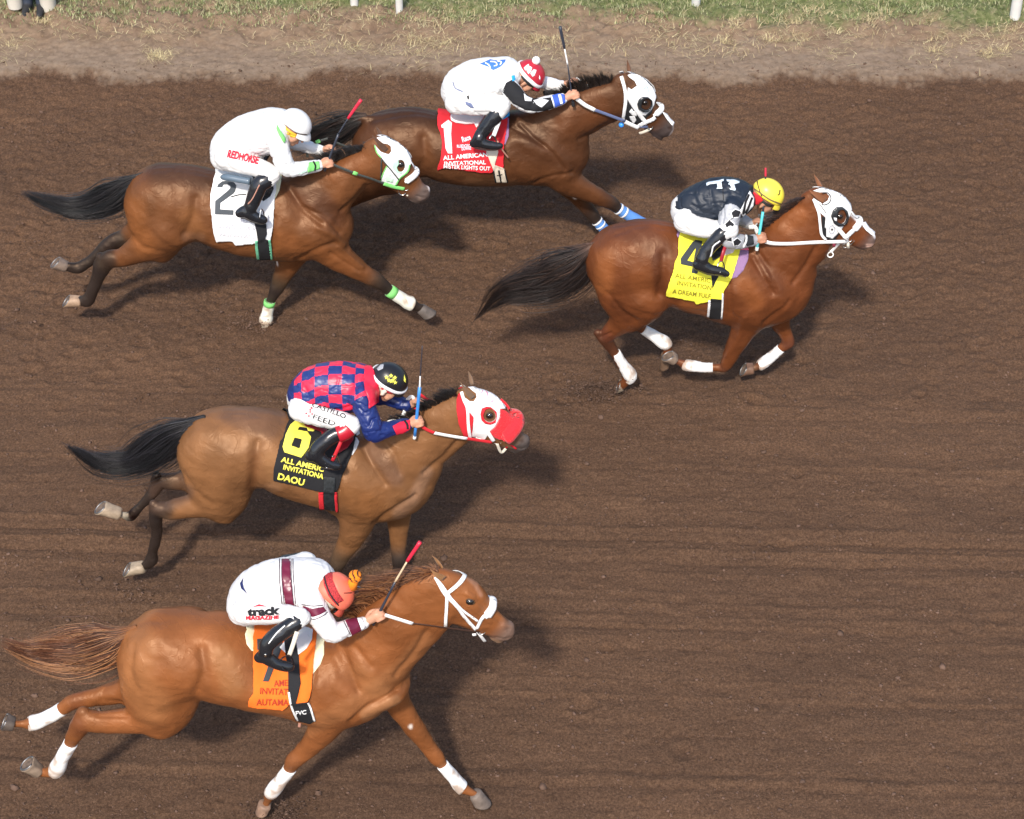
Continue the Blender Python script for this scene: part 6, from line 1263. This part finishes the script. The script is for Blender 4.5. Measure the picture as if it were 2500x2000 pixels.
def x7(c):
    f, J, P, B = c['fr'], c['jacket'], c['pants'], c['body']
    for q, w_, m_ in (([(505, 184), (508, 300), (520, 420), (540, 535)], 30, MAR), ([(462, 184), (460, 300), (470, 420), (484, 535)], 3, LINE), ([(553, 184), (556, 300), (566, 420), (575, 535)], 3, LINE), ([(478, 184), (476, 300), (486, 420), (498, 535)], 2.5, LINE), ([(540, 184), (542, 300), (552, 420), (563, 535)], 2.5, LINE)):
        deco(c, "jacket_stripe", J, band(J, f, q, w_, .002, .001), m_, c['jo'])
    deco(c, "sleeve_band", J, drape(J, f, [(618, 505), (690, 528), (762, 515), (785, 545), (740, 570), (690, 585), (645, 560)], .002, .001, 4), MAR, c['jo'])
    for q in ([(612, 498), (690, 510), (760, 505)], [(655, 580), (700, 602), (760, 578), (792, 552)]): deco(c, "sleeve_line", J, band(J, f, q, 3, .002, .001), LINE, c['jo'])
    deco(c, "cuff", J, drape(J, f, [(915, 610), (995, 592), (1025, 680), (960, 712), (935, 660)], .003, .002, 4), MAR, c['jo'])
    deco(c, "cuff_edge", J, drape(J, f, [(998, 600), (1028, 596), (1052, 655), (1025, 672)], .003, .003, 4), WHITE, c['jo'])
    deco(c, "cuff_line", J, band(J, f, [(905, 615), (925, 660), (950, 708)], 2.5, .002, .001), LINE, c['jo'])
    deco(c, "waist_opening", J, drape(P, f, [(212, 318), (190, 355), (200, 390), (240, 428), (215, 380), (208, 350)], .003, .002, 4), NAVY, c['jo'])
    deco(c, "lettering", P, lettering(P, f, "track", 243, 575, 468, 565, 48, .005, .05), BLACK, c['po']); deco(c, "lettering", P, lettering(P, f, "MAGAZINE", 230, 602, 460, 598, 24, .005, .04), INKR, c['po'])
    deco(c, "small_mark", P, drape(P, f, [(275, 518), (320, 500), (372, 515), (330, 512)], .002, .001, 4), INKR, c['po'])
    deco(c, "buckle", P, drape(c['boot'], f, [(355, 840), (372, 840), (372, 860), (355, 860)], .003, .002, 3), METAL, c['bo'])
    deco(c, "boot_highlight", P, band(c['boot'], f, [(500, 645), (440, 700), (385, 770)], 4, .002, .002), WLEA, c['bo'])  # white strip laid on the boot as a painted highlight
    whip(c, "whip with red flap and tan shaft held upright beside the chestnut mane", [("flap", (1435, 66, -.1), (1345, 200, -.11), 15, 13, PINKW), ("shaft", (1345, 200, -.11), (1262, 342, -.12), 7, 8, WTAN), ("handle", (1262, 342, -.12), (1110, 640, -.145), 8, 12, DW)])
J7 = dict(horse='chestnut', f=j7, seat=(260, 640), label="jockey in white with a maroon band and coral cap with orange pompom",
 torso=[(160, 390, 230, 640, .16), (235, 290, 320, 600, .165), (350, 217, 430, 560, .165), (480, 186, 530, 545, .175), (600, 184, 620, 540, .19), (690, 190, 680, 510, .17), (735, 235, 715, 430, .11)], waist=.08,
 thigh=[(230, 540, 92, HX), (350, 558, 74, '-.17'), (480, 562, 62, '-.22'), (610, 585, 50, KX)], shin=[(610, 590, 48, KX), (562, 630, 50, '-.29'), (445, 712, 50, '-.33'), (378, 775, 43, '-.35'), (365, 815, 40, '-.36')],
 foot=[(325, 868, 34, '-.36'), (360, 860, 44, '-.36'), (430, 905, 36, '-.37'), (500, 928, 32, '-.37'), (532, 932, 24, '-.37')],
 arm=[(680, 480, 80, '-.15'), (735, 580, 66, '-.2'), (800, 668, 56, '-.25'), (830, 700, 50, '-.26'), (880, 680, 44, '-.24'), (960, 655, 38, '-.2'), (1030, 630, 29, '-.16'), (1060, 618, 27, '-.15')],
 hand=dict(w=(1065, 615), k=(1150, 572), dy=-.145), head=dict(o=(800, 420), f=(.50, .87), dy=-.065), jacket=((.70, .69, .68), (.70, .69, .68)),
 helmet=dict(col=(.82, .17, .10), rear=.055, side=.15, peak=.055, pcol=(.80, .14, .09), pom=((985, 305), 46, ((.90, .25, .01), (.02, .01, .01))),
   deco=lambda S, f: [("rear_panel", drape(S, f, [(760, 290), (800, 268), (826, 268), (830, 330), (870, 420), (905, 470), (850, 500), (800, 440), (770, 370)], .002, .001, 4), base_mat("dotted_red", (.36, .022, .025), .8, nscale=230, namp=1.2)), ("seam", band(S, f, [(768, 285), (785, 360), (820, 440), (870, 505)], 5, .003, .001), BLACK), ("helmet_mark", band(S, f, [(905, 420), (960, 418)], 3, .003, .001, curve=False), BLACK)]),
 gstrap=(.6, .55, .45), extra=x7)
def x6(c):
    f, J, P, B = c['fr'], c['jacket'], c['pants'], c['body']
    deco(c, "cuff", J, drape(J, f, [(975, 700), (1030, 672), (1110, 655), (1110, 720), (1060, 750), (1005, 765)], .004, .004, 4), RSILK, c['jo']); deco(c, "wrist_band", J, band(J, f, [(1068, 660), (1085, 690), (1090, 720)], 8, .009, .002), BLACK, c['jo'])
    deco(c, "scarf", B, drape(J, f, [(760, 245), (805, 240), (830, 290), (860, 400), (865, 500), (820, 540), (785, 565), (785, 500), (760, 430), (750, 330)], .006, .008, 5, folds=.003), RSILK, c['jo'])
    deco(c, "lettering", P, lettering(P, f, "CASTILLO", 350, 545, 610, 645, 34, .005, .0), BLACK, c['po']); deco(c, "lettering", P, lettering(P, f, "FEED", 360, 640, 530, 698, 36, .005, .0), BLACK, c['po'])
    for a, b in ((310, 600), (340, 575), (330, 620), (355, 605), (340, 590), (350, 560)): deco(c, "printed_dot", P, drape(P, f, [(a-6, b-6), (a+6, b-6), (a+6, b+6), (a-6, b+6)], .002, .001, 4), INKR, c['po'])
    deco(c, "face_mask", B, drape(B, f, [(842, 375), (905, 385), (935, 430), (915, 460), (870, 450), (848, 420)], .004, .004, 4), fab("patterned_mask", (.75, .62, .52), nscale=0), c['helm'])
    deco(c, "chin_strap", B, drape(B, f, [(862, 470), (900, 520), (880, 515)], .004, .003, 4), BLACK, c['helm'])
    whip(c, "thin whip with a blue grip held upright by the jockey in checks", [("shaft", (1208, 78, -.12), (1192, 310, -.13), 3.5, 5, DW), ("collar", (1192, 310, -.13), (1188, 400, -.135), 5, 8, WLEA), ("handle", (1188, 400, -.135), (1150, 780, -.16), 13, 13, WBL), ("cap", (1150, 775, -.16), (1147, 795, -.16), 14, 14, WLEA)])
def star(cx, cy, r): return [(cx+(r if k % 2 == 0 else r*.45)*math.sin(k*math.pi/5), cy-(r if k % 2 == 0 else r*.45)*math.cos(k*math.pi/5)) for k in range(10)]
J6 = dict(horse='bay_buckskin', f=j6, seat=(330, 680), label="jockey in red and blue checks with a black helmet carrying yellow stars",
 torso=[(262, 330, 370, 630, .165), (350, 246, 470, 590, .165), (480, 217, 560, 585, .175), (600, 214, 650, 580, .19), (710, 224, 720, 540, .185), (785, 255, 780, 460, .11)], waist=.08,
 thigh=[(270, 565, 92, HX), (400, 620, 74, '-.17'), (540, 650, 68, '-.22'), (655, 680, 62, KX)], shin=[(650, 695, 62, KX), (600, 742, 52, '-.29'), (520, 775, 50, '-.31'), (455, 820, 50, '-.33'), (398, 878, 47, '-.35'), (385, 905, 44, '-.36')],
 foot=[(345, 930, 38, '-.36'), (385, 925, 48, '-.36'), (450, 975, 40, '-.37'), (520, 1002, 32, '-.37'), (550, 1010, 24, '-.37')],
 arm=[(735, 480, 85, '-.15'), (770, 590, 72, '-.2'), (815, 700, 66, '-.25'), (840, 752, 58, '-.26'), (900, 735, 50, '-.24'), (980, 715, 44, '-.2'), (1060, 700, 40, '-.16'), (1100, 690, 31, '-.15')],
 hand=dict(w=(1105, 685), k=(1175, 668), dy=-.15), head=dict(o=(925, 362), f=(.87, .5)), jacket=((.7, .02, .05), (.012, .025, .13)), checks=((.78, .028, .07), (.018, .035, .16)), cuff=(.42, .012, .025), jrough=.38,
 helmet=dict(col=(.012, .012, .014), peak=.03, band=(.75, .75, .75), bw=.013, deco=lambda S, f: [("star", drape(S, f, star(x, y, 19), .002, .001, 4), base_mat("yellow_ink", (.9, .82, .1), .7)) for x, y in ((932, 322), (966, 310), (996, 325), (950, 345), (980, 345), (998, 362), (968, 352))]+[("grey_patch", drape(S, f, [(855, 255), (885, 225), (912, 220), (905, 255), (870, 272)], .002, .001, 4), base_mat("grey_print", (.35, .36, .38), .6)), ("front_mark", drape(S, f, [(1066, 300), (1078, 330), (1078, 365), (1064, 350)], .002, .001, 4), base_mat("yellow_ink", (.9, .82, .1), .7))]),
 gstrap=(.5, .02, .03), extra=x6)
def x4(c):
    f, J, P, B = c['fr'], c['jacket'], c['pants'], c['body']
    for q in ([(665, 430), (700, 402), (745, 420), (728, 465), (680, 470)], [(612, 530), (650, 492), (690, 530), (655, 582), (628, 570)], [(608, 650), (630, 605), (668, 630), (668, 682), (630, 672)], [(680, 680), (715, 655), (752, 685), (725, 712), (690, 718)]):
        cx, cy = sum(p[0] for p in q)/len(q), sum(p[1] for p in q)/len(q)
        deco(c, "diamond_edge", J, drape(J, f, [(cx+(x-cx)*1.28, cy+(y-cy)*1.28) for x, y in q], .002, .001, 4), WHITE, c['jo']); deco(c, "diamond", J, drape(J, f, q, .0035, .001, 4), BLACK, c['jo'])
    deco(c, "diamond_line", J, band(J, f, [(690, 470), (660, 490), (640, 500)], 3, .002, .001), BLACK, c['jo'])
    deco(c, "cuff", J, drape(J, f, [(790, 625), (855, 640), (860, 705), (800, 720), (770, 690)], .004, .003, 4), base_mat("black_glove", (.02, .022, .025), .7), c['jo']); deco(c, "cuff_edge", J, band(J, f, [(790, 625), (792, 670), (768, 728)], 8, .008, .002), WHITE, c['jo'])
    deco(c, "collar", J, drape(J, f, [(822, 240), (858, 300), (850, 370), (800, 420), (760, 460), (735, 410), (780, 330)], .006, .005, 4), WHITE, c['jo'])
    for q in ([(815, 275), (780, 350), (755, 440)], [(840, 300), (815, 360), (780, 430)]): deco(c, "collar_stripe", J, band(J, f, q, 10, .013, .001), BLACK, c['jo'])
    PB = fab("pale_emblem", (.62, .70, .74)); 
    deco(c, "emblem", J, drape(J, f, [(445, 172), (470, 160), (540, 150), (600, 135), (600, 152), (580, 160), (585, 205), (590, 220), (535, 222), (545, 205), (540, 175), (480, 182), (450, 195)], .003, .001, 4), PB, c["jo"]); deco(c, "emblem", J, drape(J, f, [(622, 140), (690, 140), (738, 155), (735, 170), (690, 182), (705, 225), (700, 238), (655, 228), (648, 215), (665, 212), (652, 185), (640, 185), (640, 172), (660, 160), (630, 158)], .003, .001, 4), PB, c['jo'])
    deco(c, "back_seam", J, band(J, f, [(590, 135), (592, 230), (598, 320)], 3, .002, .001), BLACK, c['jo'])
    deco(c, "face_mask", B, drape(B, f, [(838, 240), (880, 255), (930, 290), (945, 315), (900, 350), (860, 345), (850, 300)], .006, .005, 4), RED, c['helm'])
    deco(c, "boot_highlight", P, band(c['boot'], f, [(568, 675), (510, 720), (495, 770), (480, 820)], 6, .002, .003), WLEA, c['bo'])  # highlight along the shaft, built as a white strip
    whip(c, "teal whip with a red tip rising behind the yellow helmet", [("flap", (967, 36, .05), (967, 110, .03), 9, 9, PINKW), ("shaft", (967, 110, .03), (944, 420, -.10), 7, 9, DW), ("handle", (944, 420, -.10), (892, 735, -.17), 13, 14, TEAL), ("cap", (893, 730, -.17), (889, 758, -.17), 16, 15, WLEA)])
J4 = dict(horse='red_chestnut', f=j4, seat=(300, 600), label="jockey in a dark leather vest and diamond sleeves with a yellow helmet", beard=True, skin=(.42, .21, .13),
 torso=[(262, 246, 370, 580, .165), (350, 197, 450, 540, .165), (470, 149, 540, 510, .175), (600, 130, 640, 490, .19), (720, 150, 720, 450, .185), (790, 190, 785, 380, .11)], waist=.10,
 thigh=[(270, 500, 105, HX), (400, 555, 84, '-.17'), (530, 575, 72, '-.22'), (650, 570, 62, KX)], shin=[(650, 585, 60, KX), (580, 620, 55, '-.29'), (515, 690, 52, '-.31'), (440, 775, 48, '-.33'), (410, 830, 46, '-.35')],
 foot=[(370, 890, 38, '-.36'), (400, 885, 46, '-.36'), (475, 925, 38, '-.37'), (560, 940, 34, '-.37'), (625, 965, 22, '-.37')],
 arm=[(665, 390, 80, '-.15'), (645, 480, 76, '-.2'), (630, 580, 66, '-.25'), (640, 655, 62, '-.26'), (700, 685, 48, '-.24'), (780, 680, 42, '-.2'), (850, 672, 32, '-.16'), (870, 668, 29, '-.155')],
 hand=dict(w=(868, 668), k=(935, 655), dy=-.155), head=dict(o=(950, 290), f=(.86, .52)), jacket=((.012, .018, .030), (.36, .37, .39)), jrough=.5,
 helmet=dict(col=(.90, .74, .07), peak=.035, deco=lambda S, f: [("helmet_strap", band(S, f, [(890, 125), (905, 200), (935, 285)], 4, .003, .002), BROWNL), ("rim_cord", band(S, f, [(838, 205), (900, 240), (1000, 310), (1098, 352)], 6, .003, .002), base_mat("olive_cord", (.18, .14, .05), .7)), ("small_mark", band(S, f, [(1090, 230), (1085, 265), (1070, 275)], 4, .003, .001), BLACK)]),
 gstrap=(.02, .02, .02), extra=x4)
def x2(c):
    f, J, P, B = c['fr'], c['jacket'], c['pants'], c['body']
    deco(c, "cuff", J, drape(J, f, [(910, 640), (1000, 628), (1008, 690), (900, 722)], .004, .003, 4), GREEN, c['jo']); deco(c, "wrist_band", J, band(J, f, [(952, 632), (965, 668), (960, 706)], 7, .009, .002), BLACK, c['jo'])
    deco(c, "cuff_fade", J, drape(J, f, [(820, 700), (905, 670), (895, 722), (815, 738)], .002, .001, 4), fab("mint_print", (.70, .90, .76)), c['jo'])
    deco(c, "back_print", J, drape(J, f, [(385, 232), (430, 215), (520, 195), (480, 240), (430, 268)], .002, .001, 5), fab("mint_print", (.70, .90, .76)), c['jo'])
    deco(c, "collar", J, drape(J, f, [(632, 300), (660, 360), (690, 400), (705, 440), (690, 465), (650, 400), (630, 350)], .006, .004, 4), GREEN, c['jo'])
    deco(c, "lettering", P, lettering(P, f, "REDHORSE", 195, 588, 465, 650, 62, .005, .04), INKR, c['po'])
    deco(c, "face_band", B, drape(B, f, [(678, 375), (700, 365), (800, 400), (790, 415), (720, 400), (690, 410)], .004, .004, 4), base_mat("yellow_band", (.80, .50, .03), .6), c['helm'])
    deco(c, "boot_highlight", P, band(c['boot'], f, [(480, 830), (420, 950), (380, 1000)], 5, .002, .002), TAN, c['bo'])  # tan strip giving the boot leather a painted highlight
    whip(c, "whip with a bright red flap held by the jockey in the white helmet", [("flap", (1372, 84, -.08), (1256, 250, -.1), 16, 13, PINKW), ("shaft", (1256, 250, -.1), (1172, 385, -.11), 6, 8, DW), ("handle", (1172, 385, -.11), (1052, 710, -.155), 11, 11, DW)])
J2 = dict(horse='bay', f=j2, seat=(200, 690), label="jockey all in white with green cuffs and a plain white helmet",
 torso=[(110, 450, 235, 700, .16), (185, 335, 350, 690, .165), (300, 243, 460, 620, .165), (420, 200, 540, 560, .175), (540, 172, 620, 540, .19), (630, 178, 680, 480, .18), (680, 220, 710, 400, .11)], waist=.14,
 thigh=[(185, 590, 95, HX), (330, 645, 84, '-.17'), (470, 680, 76, '-.22'), (590, 735, 60, KX)], shin=[(590, 750, 58, KX), (545, 790, 60, '-.29'), (480, 830, 62, '-.31'), (440, 930, 58, '-.33'), (405, 1020, 50, '-.35')],
 foot=[(310, 1080, 36, '-.36'), (360, 1070, 48, '-.36'), (430, 1110, 42, '-.37'), (500, 1135, 34, '-.37'), (518, 1140, 26, '-.37')],
 arm=[(635, 430, 82, '-.15'), (660, 540, 74, '-.2'), (700, 650, 66, '-.25'), (740, 695, 56, '-.26'), (810, 695, 48, '-.24'), (890, 680, 42, '-.2'), (980, 665, 36, '-.16'), (1005, 662, 32, '-.15')],
 hand=dict(w=(1010, 660), k=(1085, 640), dy=-.15), head=dict(o=(768, 325), f=(.88, .47), yaw=18, dy=-.05), jacket=((.70, .70, .69), (.70, .70, .69)),
 helmet=dict(col=(.70, .70, .69), peak=.045, deco=lambda S, f: [("helmet_strap", band(S, f, [(655, 262), (720, 320), (800, 375), (893, 390)], 4, .003, .002), BROWNL)]), gstrap=(.75, .45, .03), extra=x2)
def x1(c):
    f, J, P, B = c['fr'], c['jacket'], c['pants'], c['body']
    deco(c, "sleeve_panel", J, drape(J, f, [(650, 540), (700, 515), (760, 570), (800, 625), (870, 665), (960, 665), (1025, 655), (1040, 740), (960, 765), (880, 768), (800, 755), (705, 705), (620, 610)], .002, .001, 4), BLACK, c['jo'])
    deco(c, "sleeve_diamond", J, drape(J, f, [(868, 683), (930, 665), (995, 683), (935, 740), (895, 715)], .0035, .001, 4), WHITE, c['jo']); deco(c, "sleeve_diamond", J, drape(J, f, [(790, 625), (820, 650), (862, 668), (855, 690), (800, 685)], .0035, .001, 4), WHITE, c['jo'])
    deco(c, "cuff", J, drape(J, f, [(1005, 650), (1080, 630), (1120, 640), (1125, 700), (1060, 725), (1035, 740)], .005, .004, 4), base_mat("blue_cuff", (.05, .12, .55), .6), c['jo']); deco(c, "cuff_stripe", J, band(J, f, [(1012, 648), (1035, 735)], 6, .011, .001), WHITE, c['jo']); deco(c, "cuff_stripe", J, band(J, f, [(1078, 640), (1092, 705)], 12, .011, .001), WHITE, c['jo'])
    deco(c, "back_print", J, drape(J, f, [(437, 385), (520, 350), (560, 358), (645, 352), (640, 372), (600, 412), (545, 438), (500, 408)], .002, .001, 5), base_mat("blue_print", (.05, .17, .62), .7), c['jo'])
    for q in ([(480, 378), (510, 395), (520, 420), (490, 412)], [(520, 368), (560, 372), (575, 395), (550, 405)], [(575, 362), (610, 372), (600, 395)]): deco(c, "white_scroll", J, band(J, f, q, 5, .0035, .001, step=3), WHITE, c['jo'])
    deco(c, "collar", J, drape(J, f, [(690, 485), (715, 480), (722, 520), (700, 530)], .004, .003, 4), LBLUE, c['jo'])
    deco(c, "waist_cord", P, band(P, f, [(215, 530), (235, 580), (300, 615)], 4, .004, .003), BGREY, c['po'])
    deco(c, "printed_patch", P, drape(P, f, [(318, 690), (370, 705), (392, 745), (360, 740), (325, 715)], .002, .001, 4), BGREY, c['po']); deco(c, "printed_patch", P, drape(P, f, [(330, 650), (345, 640), (352, 665), (340, 680)], .002, .001, 4), BLACK, c['po'])
    whip(c, "slim dark and white whip standing up in front of the far jockey", [("flap", (1085, 84, -.06), (1122, 260, -.08), 13, 11, DW), ("collar", (1122, 260, -.08), (1147, 390, -.1), 6, 7, WLEA), ("shaft", (1147, 390, -.1), (1190, 700, -.15), 5, 7, DW), ("cap", (1189, 690, -.15), (1193, 728, -.155), 14, 14, BLACK)])
J1 = dict(horse='dark_bay', f=j1, seat=(250, 780), label="jockey in white with a black sleeve and red helmet topped by a white pompom",
 torso=[(245, 435, 360, 770, .165), (320, 382, 430, 700, .165), (410, 358, 500, 680, .175), (520, 350, 600, 650, .19), (620, 345, 680, 580, .18), (685, 380, 715, 510, .11)], waist=.08,
 thigh=[(245, 700, 88, HX), (380, 715, 80, '-.17'), (510, 715, 80, '-.22'), (615, 715, 68, KX)], shin=[(612, 745, 50, KX), (565, 800, 52, '-.29'), (510, 870, 50, '-.31'), (450, 950, 44, '-.33'), (430, 985, 42, '-.35')],
 foot=[(392, 1030, 32, '-.36'), (425, 1018, 42, '-.36'), (490, 1040, 34, '-.37'), (560, 1048, 28, '-.37'), (600, 1048, 20, '-.37')],
 arm=[(665, 560, 62, '-.15'), (710, 620, 60, '-.2'), (780, 690, 54, '-.25'), (850, 722, 46, '-.26'), (930, 715, 42, '-.24'), (1010, 695, 42, '-.2'), (1080, 678, 36, '-.16'), (1130, 660, 27, '-.15')],
 hand=dict(w=(1135, 658), k=(1205, 635), dy=-.15), head=dict(o=(812, 488), f=(.74, .67)), jacket=((.70, .70, .69), (.70, .70, .69)),
 helmet=dict(col=(.42, .018, .035), peak=.04, band=(.78, .76, .74), bw=.017, pom=((892, 358), 33, ((.82, .82, .80),)), deco=lambda S, f: [("diamond", drape(S, f, q, .002, .001, 4), WHITE) for q in ([(792, 418), (812, 398), (835, 385), (825, 430), (805, 440)], [(815, 440), (835, 400), (860, 415), (850, 450), (830, 468)], [(845, 462), (870, 430), (895, 435), (880, 480), (862, 490)], [(918, 475), (926, 500), (922, 520), (914, 500)])]),
 gstrap=(.02, .02, .02), extra=x1)
J7['jf'] = [([(610, 545), (650, 470), (700, 440)], 10, -.012), ([(640, 560), (600, 470), (620, 380)], 12, -.008), ([(300, 300), (340, 420), (330, 520)], 14, -.008), ([(660, 250), (700, 330), (690, 430)], 14, -.007), ([(820, 690), (800, 640), (830, 620)], 9, -.010), ([(400, 250), (420, 380), (400, 500)], 16, .006), ([(740, 620), (790, 640)], 8, -.008)]
J7['bf'] = [([(250, 470), (350, 500), (480, 520), (600, 540)], 12, -.014), ([(540, 560), (600, 620)], 8, -.008), ([(180, 520), (230, 600)], 14, -.007), ([(420, 590), (520, 600)], 9, -.006), ([(200, 450), (240, 560)], 16, -.006)]
J6['jf'] = [([(700, 470), (690, 380), (700, 280)], 12, -.010), ([(520, 580), (600, 560), (680, 540)], 12, -.008), ([(400, 480), (470, 540)], 12, -.008), ([(300, 400), (330, 480), (380, 520)], 14, -.007), ([(800, 700), (820, 650), (850, 640)], 9, -.012), ([(720, 560), (760, 600), (790, 590)], 9, -.009), ([(860, 740), (930, 720)], 8, -.007)]
J6['bf'] = [([(300, 520), (400, 570), (520, 600), (620, 620)], 12, -.012), ([(600, 640), (640, 740)], 9, -.010), ([(230, 560), (290, 640)], 14, -.007), ([(480, 640), (560, 690)], 10, -.008)]
J4['jf'] = [([(560, 440), (590, 350), (620, 320)], 12, -.012), ([(320, 360), (420, 430), (520, 450)], 14, -.008), ([(590, 340), (600, 450), (580, 560)], 10, -.010), ([(690, 560), (640, 590)], 9, -.010), ([(480, 250), (520, 380)], 18, -.007), ([(330, 260), (380, 380)], 18, -.006), ([(620, 640), (680, 640)], 9, -.009)]
J4['bf'] = [([(330, 420), (420, 470), (540, 500)], 14, -.012), ([(250, 420), (230, 520), (280, 580)], 14, -.007), ([(560, 480), (640, 520)], 10, -.009)]
J2['jf'] = [([(600, 560), (620, 470), (640, 400)], 12, -.012), ([(420, 560), (500, 590), (600, 600)], 14, -.010), ([(240, 330), (280, 450), (260, 560)], 16, -.008), ([(400, 260), (460, 360), (450, 480)], 18, -.008), ([(680, 700), (720, 650), (760, 660)], 9, -.011), ([(540, 250), (580, 340)], 16, -.006), ([(640, 560), (700, 600)], 10, -.009)]
J2['bf'] = [([(300, 560), (420, 590), (540, 620), (600, 660)], 14, -.013), ([(150, 520), (160, 620), (220, 680)], 14, -.007), ([(470, 640), (560, 720)], 10, -.008), ([(570, 760), (620, 720)], 9, -.008)]
J1['jf'] = [([(600, 620), (640, 540), (690, 500)], 12, -.012), ([(215, 530), (240, 590), (320, 620)], 8, -.012), ([(320, 620), (440, 640), (560, 620)], 12, -.010), ([(330, 440), (380, 540), (360, 600)], 16, -.008), ([(500, 400), (540, 500), (520, 600)], 16, -.007), ([(850, 730), (860, 690), (900, 680)], 8, -.009)]
J1['bf'] = [([(300, 630), (420, 640), (560, 640), (640, 660)], 12, -.014), ([(180, 620), (200, 720), (260, 780)], 14, -.008), ([(400, 780), (520, 780)], 10, -.008), ([(600, 700), (620, 780)], 10, -.007)]
for J_ in (J7, J6, J4, J2, J1): rider(J_)
# ---------------------------------------------------------------- far rail posts and a bystander's feet at the top edge
def post(x, v, label, wpx):
    p = on_ground(x, v); p[2] = float(height(p[0], p[1])); m = .0039; r = wpx/2*m
    V, F = tube([p+np.array([0, 0, z]) for z in (-.1, .0, .3, .7, 1.1)], r, 20); o = mesh_obj("rail_post", V, F, base_mat("post_paint", (.62, .61, .58), .5, nscale=5, namp=.15, bump=.2, bscale=30), None, p)
    tag(o, label, "post", "white rail posts at the edge of the infield")
post(866, 26, "pale rail post second from the left, standing in thin grass", 20)
post(976, 46, "white rail post left of the red capped jockey, nearest the straw", 18)
post(1698, 24, "white rail post right of center at the grass edge", 22)
post(2474, 62, "white rail post at the far right corner of the grass", 26)
def legs():
    p = on_ground(85, 42); p[2] = float(height(p[0], p[1])); t = thing("person", "lower legs in dark trousers and black shoes between two pale buckets at top left", "person", p)
    dk = base_mat("dark_trousers", (.03, .04, .065), .8, nscale=20, namp=.3); sh = base_mat("shoe", (.02, .02, .022), .5)
    ch = []
    for dx in (-.06, .07):
        ch.append(Chain([p+np.array([dx, .05, .06]), p+np.array([dx, .06, .3]), p+np.array([dx*.9, .05, .55]), p+np.array([dx*.8, .06, .95])], [.05, .058, .07, .09], [.05, .058, .07, .09], [(.03, .04, .065)]*4, .02))
        ch.append(Chain([p+np.array([dx, .04, .05]), p+np.array([dx*1.1, -.12, .035])], [.045, .032], [.045, .045], [(.02, .02, .022)]*2, .01))
    ch.append(Chain([p+np.array([0, .06, .95]), p+np.array([0, .06, 1.2]), p+np.array([0, .05, 1.45]), p+np.array([0, .05, 1.55])], [.12, .12, .12, .06], [.15, .15, .18, .06], [(.3, .3, .32)]*4, .04))
    ch.append(Chain([p+np.array([0, .04, 1.62]), p+np.array([0, .04, 1.7])], [.08, .085], [.075, .08], [SKIN]*2, .02))
    for s in (-1, 1): ch.append(Chain([p+np.array([s*.2, .05, 1.42]), p+np.array([s*.27, .05, 1.15]), p+np.array([s*.27, -.02, .88])], [.05, .042, .03], [.05, .042, .03], [(.3, .3, .32)]*2+[SKIN], .03))
    V, F = solid(ch, .012); mesh_obj("body", V, F, base_mat("bystander", vcol=True, rough=.8), t, p, cols=vcolors(V, ch, .006))
    for x, lb in ((42, "pale bucket left of the dark trousered legs"), (122, "pale bucket right of the dark trousered legs")):
        q = on_ground(x, 40); q[2] = float(height(q[0], q[1])); bt = thing("bucket", lb, "bucket", q, "pale buckets at the grass edge")
        mesh_obj("pail", *merge([tube([q, q+np.array([0, 0, .02]), q+np.array([0, 0, .36]), q+np.array([0, 0, .37])], [.07, .072, .09, .096], 24, cap=False), tube([q+np.array([0, 0, .37]), q+np.array([0, 0, .36]), q+np.array([0, 0, .03])], [.096, .084, .066], 24, cap=True)]), base_mat("pail_plastic", (.62, .58, .5), .5), bt, q)
        mesh_obj("handle", *tube([q+np.array([.09*math.cos(a), 0, .36+.02+.07*abs(math.sin(a))]) for a in np.linspace(0, math.pi, 12)], .003, 6), METAL, bt, q)
legs()
# ---------------------------------------------------------------- soil kicked up by the hooves
def spray(seed, jets):
    rs = np.random.RandomState(seed); V0, F0 = ellipsoid((0, 0, 0), (1, 1, 1), nu=6, nv=4); V0 = np.array(V0); F0 = np.array(F0); Vs, Fs, k = [], [], 0
    for fr, x, y, dy, hid, n, dirx, spread, up in jets:
        Y = HORSES[hid]['Y']; p, _ = on_plane(*fr(x, y), Y+dy); 
        for i in range(n):
            t = rs.beta(1.1, 3.2); a = rs.normal(0, .5); r = math.exp(rs.normal(-6.45, .65)); z = max(0, up*rs.beta(1, 2.8)*(1-.5*t))
            c = np.array([p[0]+dirx*t*spread+rs.randn()*.09, p[1]+math.sin(a)*t*spread*.8+rs.randn()*.05, 0.]); c[2] = height(c[0], c[1])+z
            v = V0*rs.uniform(.6, 1.3, (len(V0), 1))*r*np.array([1.4, 1, .8])+c; Vs.append(v); Fs.append(F0+k); k += len(V0)
    return np.vstack(Vs), np.vstack(Fs)
JETS = [(l6, 330, 700, -.1, 'bay_buckskin', 500, -.6, .5, .12), (l7, 120, 460, -.1, 'chestnut', 500, -.6, .5, .15), (l4, 400, 800, -.06, 'red_chestnut', 3200, -1, .95, .34), (l7, 1118, 590, -.06, 'chestnut', 2200, .5, .7, .2), (l2, 1240, 590, .055, 'bay', 1200, -.6, .5, .16), (l6, 1400, 775, -.06, 'bay_buckskin', 500, -1, .7, .2),
        (l4, 430, 770, -.06, 'red_chestnut', 500, .5, .4, .12), (l2, -60, 420, 0, 'bay', 500, -1, .5, .15)]
V_, F_ = spray(3, JETS)
tag(mesh_obj("kicked_soil", V_, F_, base_mat("clod", (.125, .078, .056)), smooth=False), "fine crumbs of soil thrown up around the striking hooves", "soil", kind="stuff")
